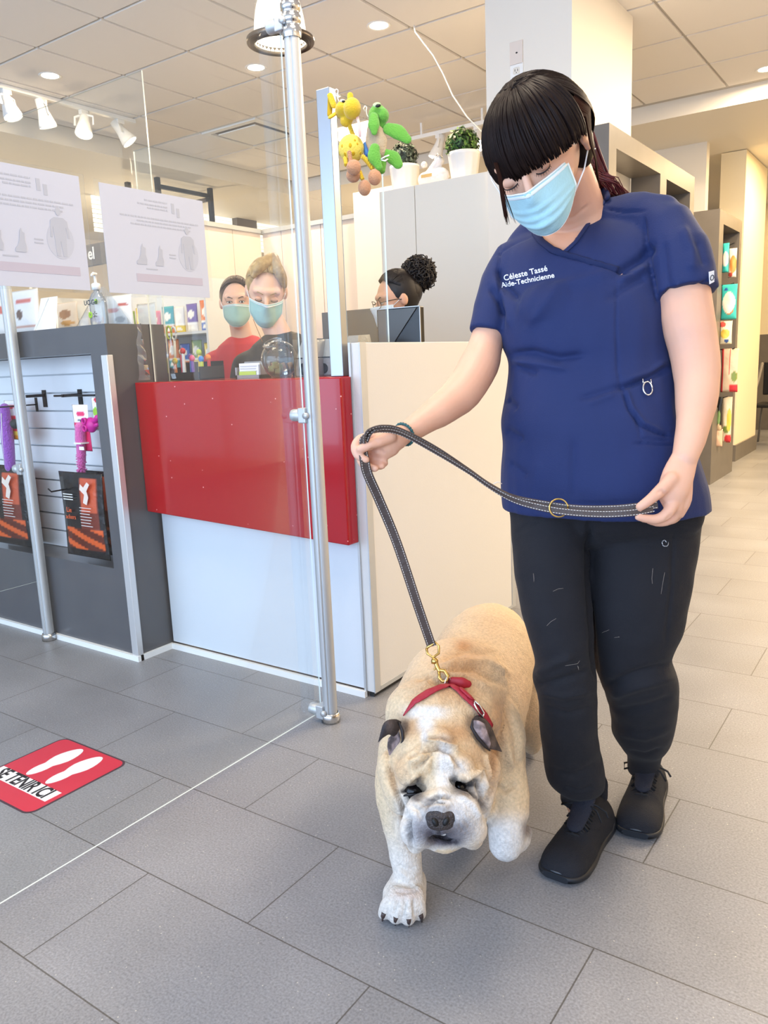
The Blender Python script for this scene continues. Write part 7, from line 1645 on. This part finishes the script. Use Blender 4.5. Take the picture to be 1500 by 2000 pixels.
    for i in range(260):
        a = rr.uniform(-PI*.62, PI*.62); st_ = Vector((math.sin(a)*.95, .42+.50*math.cos(a), .72*math.cos(a)+.05)).normalized(); en = Vector((rr.gauss(0, .15), bun[0]+rr.gauss(0, .12), -1)).normalized(); an = st_.angle(en)
        pts = [e2((st_*math.sin((1-k/7)*an)+en*math.sin(k/7*an))/math.sin(an), 1.0+.06*math.sin(PI*k/7)+.045) for k in range(8)]; mb.tube(pts, [.0015]+[.0034]*7, n=5, flat=.5)
    mb.build('hair_strands', hair, cp)
    if bun[1]:
        c = h(*bun[2]); mb = MB(); mb.ball(c, bun[1]*.8)
        for i in range(bun[3]):
            v_ = Vector((rr.gauss(0, 1), rr.gauss(0, 1), rr.gauss(0, 1))).normalized(); u = v_.orthogonal().normalized(); u.rotate(Matrix.Rotation(rr.uniform(0, 6), 3, v_)); w_ = v_.cross(u); q = c+v_*bun[1]*rr.uniform(.72, .98); l = bun[1]*rr.uniform(.16, .34)
            mb.tube([q+u*l*math.cos(x_)+w_*l*math.sin(x_)+v_*l*.4*math.sin(2*x_) for x_ in [k*.9 for k in range(7)]], [.0024, .003, .003, .003, .0026, .002, .001], n=5)
        mb.build('bun', hair, cp)
    if glasses:
        mb = MB()
        for q in (-1, 1):
            mb.tube([h(.034*q+.024*math.cos(a), .000+.019*math.sin(a), .098-.010*abs(math.cos(a))) for a in [k*PI/10 for k in range(21)]], .0016, n=6); mb.tube([h(.058*q, .006, .088), h(.082*q, .006, .02), h(.082*q, -.002, -.015)], .0018, n=6)
        mb.tube([h(-.010, .002, .1), h(.010, .002, .1)], .0016, n=6); mb.build('eyeglasses', mat('glasses_frame', (44, 36, 30), .3), t)
    return t, h, Bp, zs_, tF, tS
BLOND = mat('blond_hair', (186, 156, 106), .42, var=(70, .7, (120, 94, 62))); BRUN = mat('brown_hair', (84, 62, 50), .42, var=(70, .6, (56, 42, 35))); CURL = mat('black_curly_hair', (22, 15, 14), .5)
hc = P(462, 592, 4.02)
t, h, Bp, zs_, tF, tS = staff('person in a red top and pale mask standing left behind the counter glass', hc, -.12, .05, 0, SK2, mat('red_top', (190, 36, 48), .75), BRUN, (.1, .03, (0, .03, -.12), 60), (hc.x, hc.y+.03), maskc=(170, 205, 196))
mb = MB(); c = Bp(.10, zs_-.17, .142)
for k in range(2): mb.box((-.022, -.0015-k*.008, 0), (.022-.01*k, .0015-k*.008, .001), frame(c, tS, ZV))
mb.build('chest_print', EMB, t)
hc = P(520, 572, 3.26)
t, h, Bp, zs_, tF, tS = staff('person with blond swept-back hair, dark jacket and mask looking down behind the counter', hc, -.12, .42, -.12, SK2, mat('dark_jacket', (44, 42, 42), .7), BLOND, (.5, .0, (0, .04, -.11), 0), (hc.x+.03, hc.y+.05), open_eyes=False, jacket=True, maskc=(160, 206, 204))
mb = MB(); mb.tube([h(-.05, -.11, .02), Bp(-.03, zs_-.08, .15), Bp(0, zs_-.13, .165), Bp(.03, zs_-.08, .15), h(.05, -.11, .02)], .0012, n=6); mb.ball(Bp(0, zs_-.135, .168), .006); mb.build('necklace', mat('rose_gold', (214, 160, 130), .25, 1), t)
mb = MB(); mb.limb([h(.02, .13, -.02), h(-.03, .118, .035), h(-.055, .085, .055)], [.03, .026, .012], n=14); mb.limb([h(.02, .13, -.02), h(.045, .105, .035), h(.070, .05, .035)], [.03, .022, .012], n=14); mb.build('swept_fringe', BLOND, t)
hc = P(772, 588, 3.55)
staff('person with black curly bun, glasses and mask in profile behind the monitor', hc, 1.25, .18, 0, SK3, mat('black_top', (18, 17, 20), .8), CURL, (.45, .078, (0, .095, -.135), 420), (hc.x+.03, hc.y), glasses=True, vneck=False, maskc=(200, 216, 226))
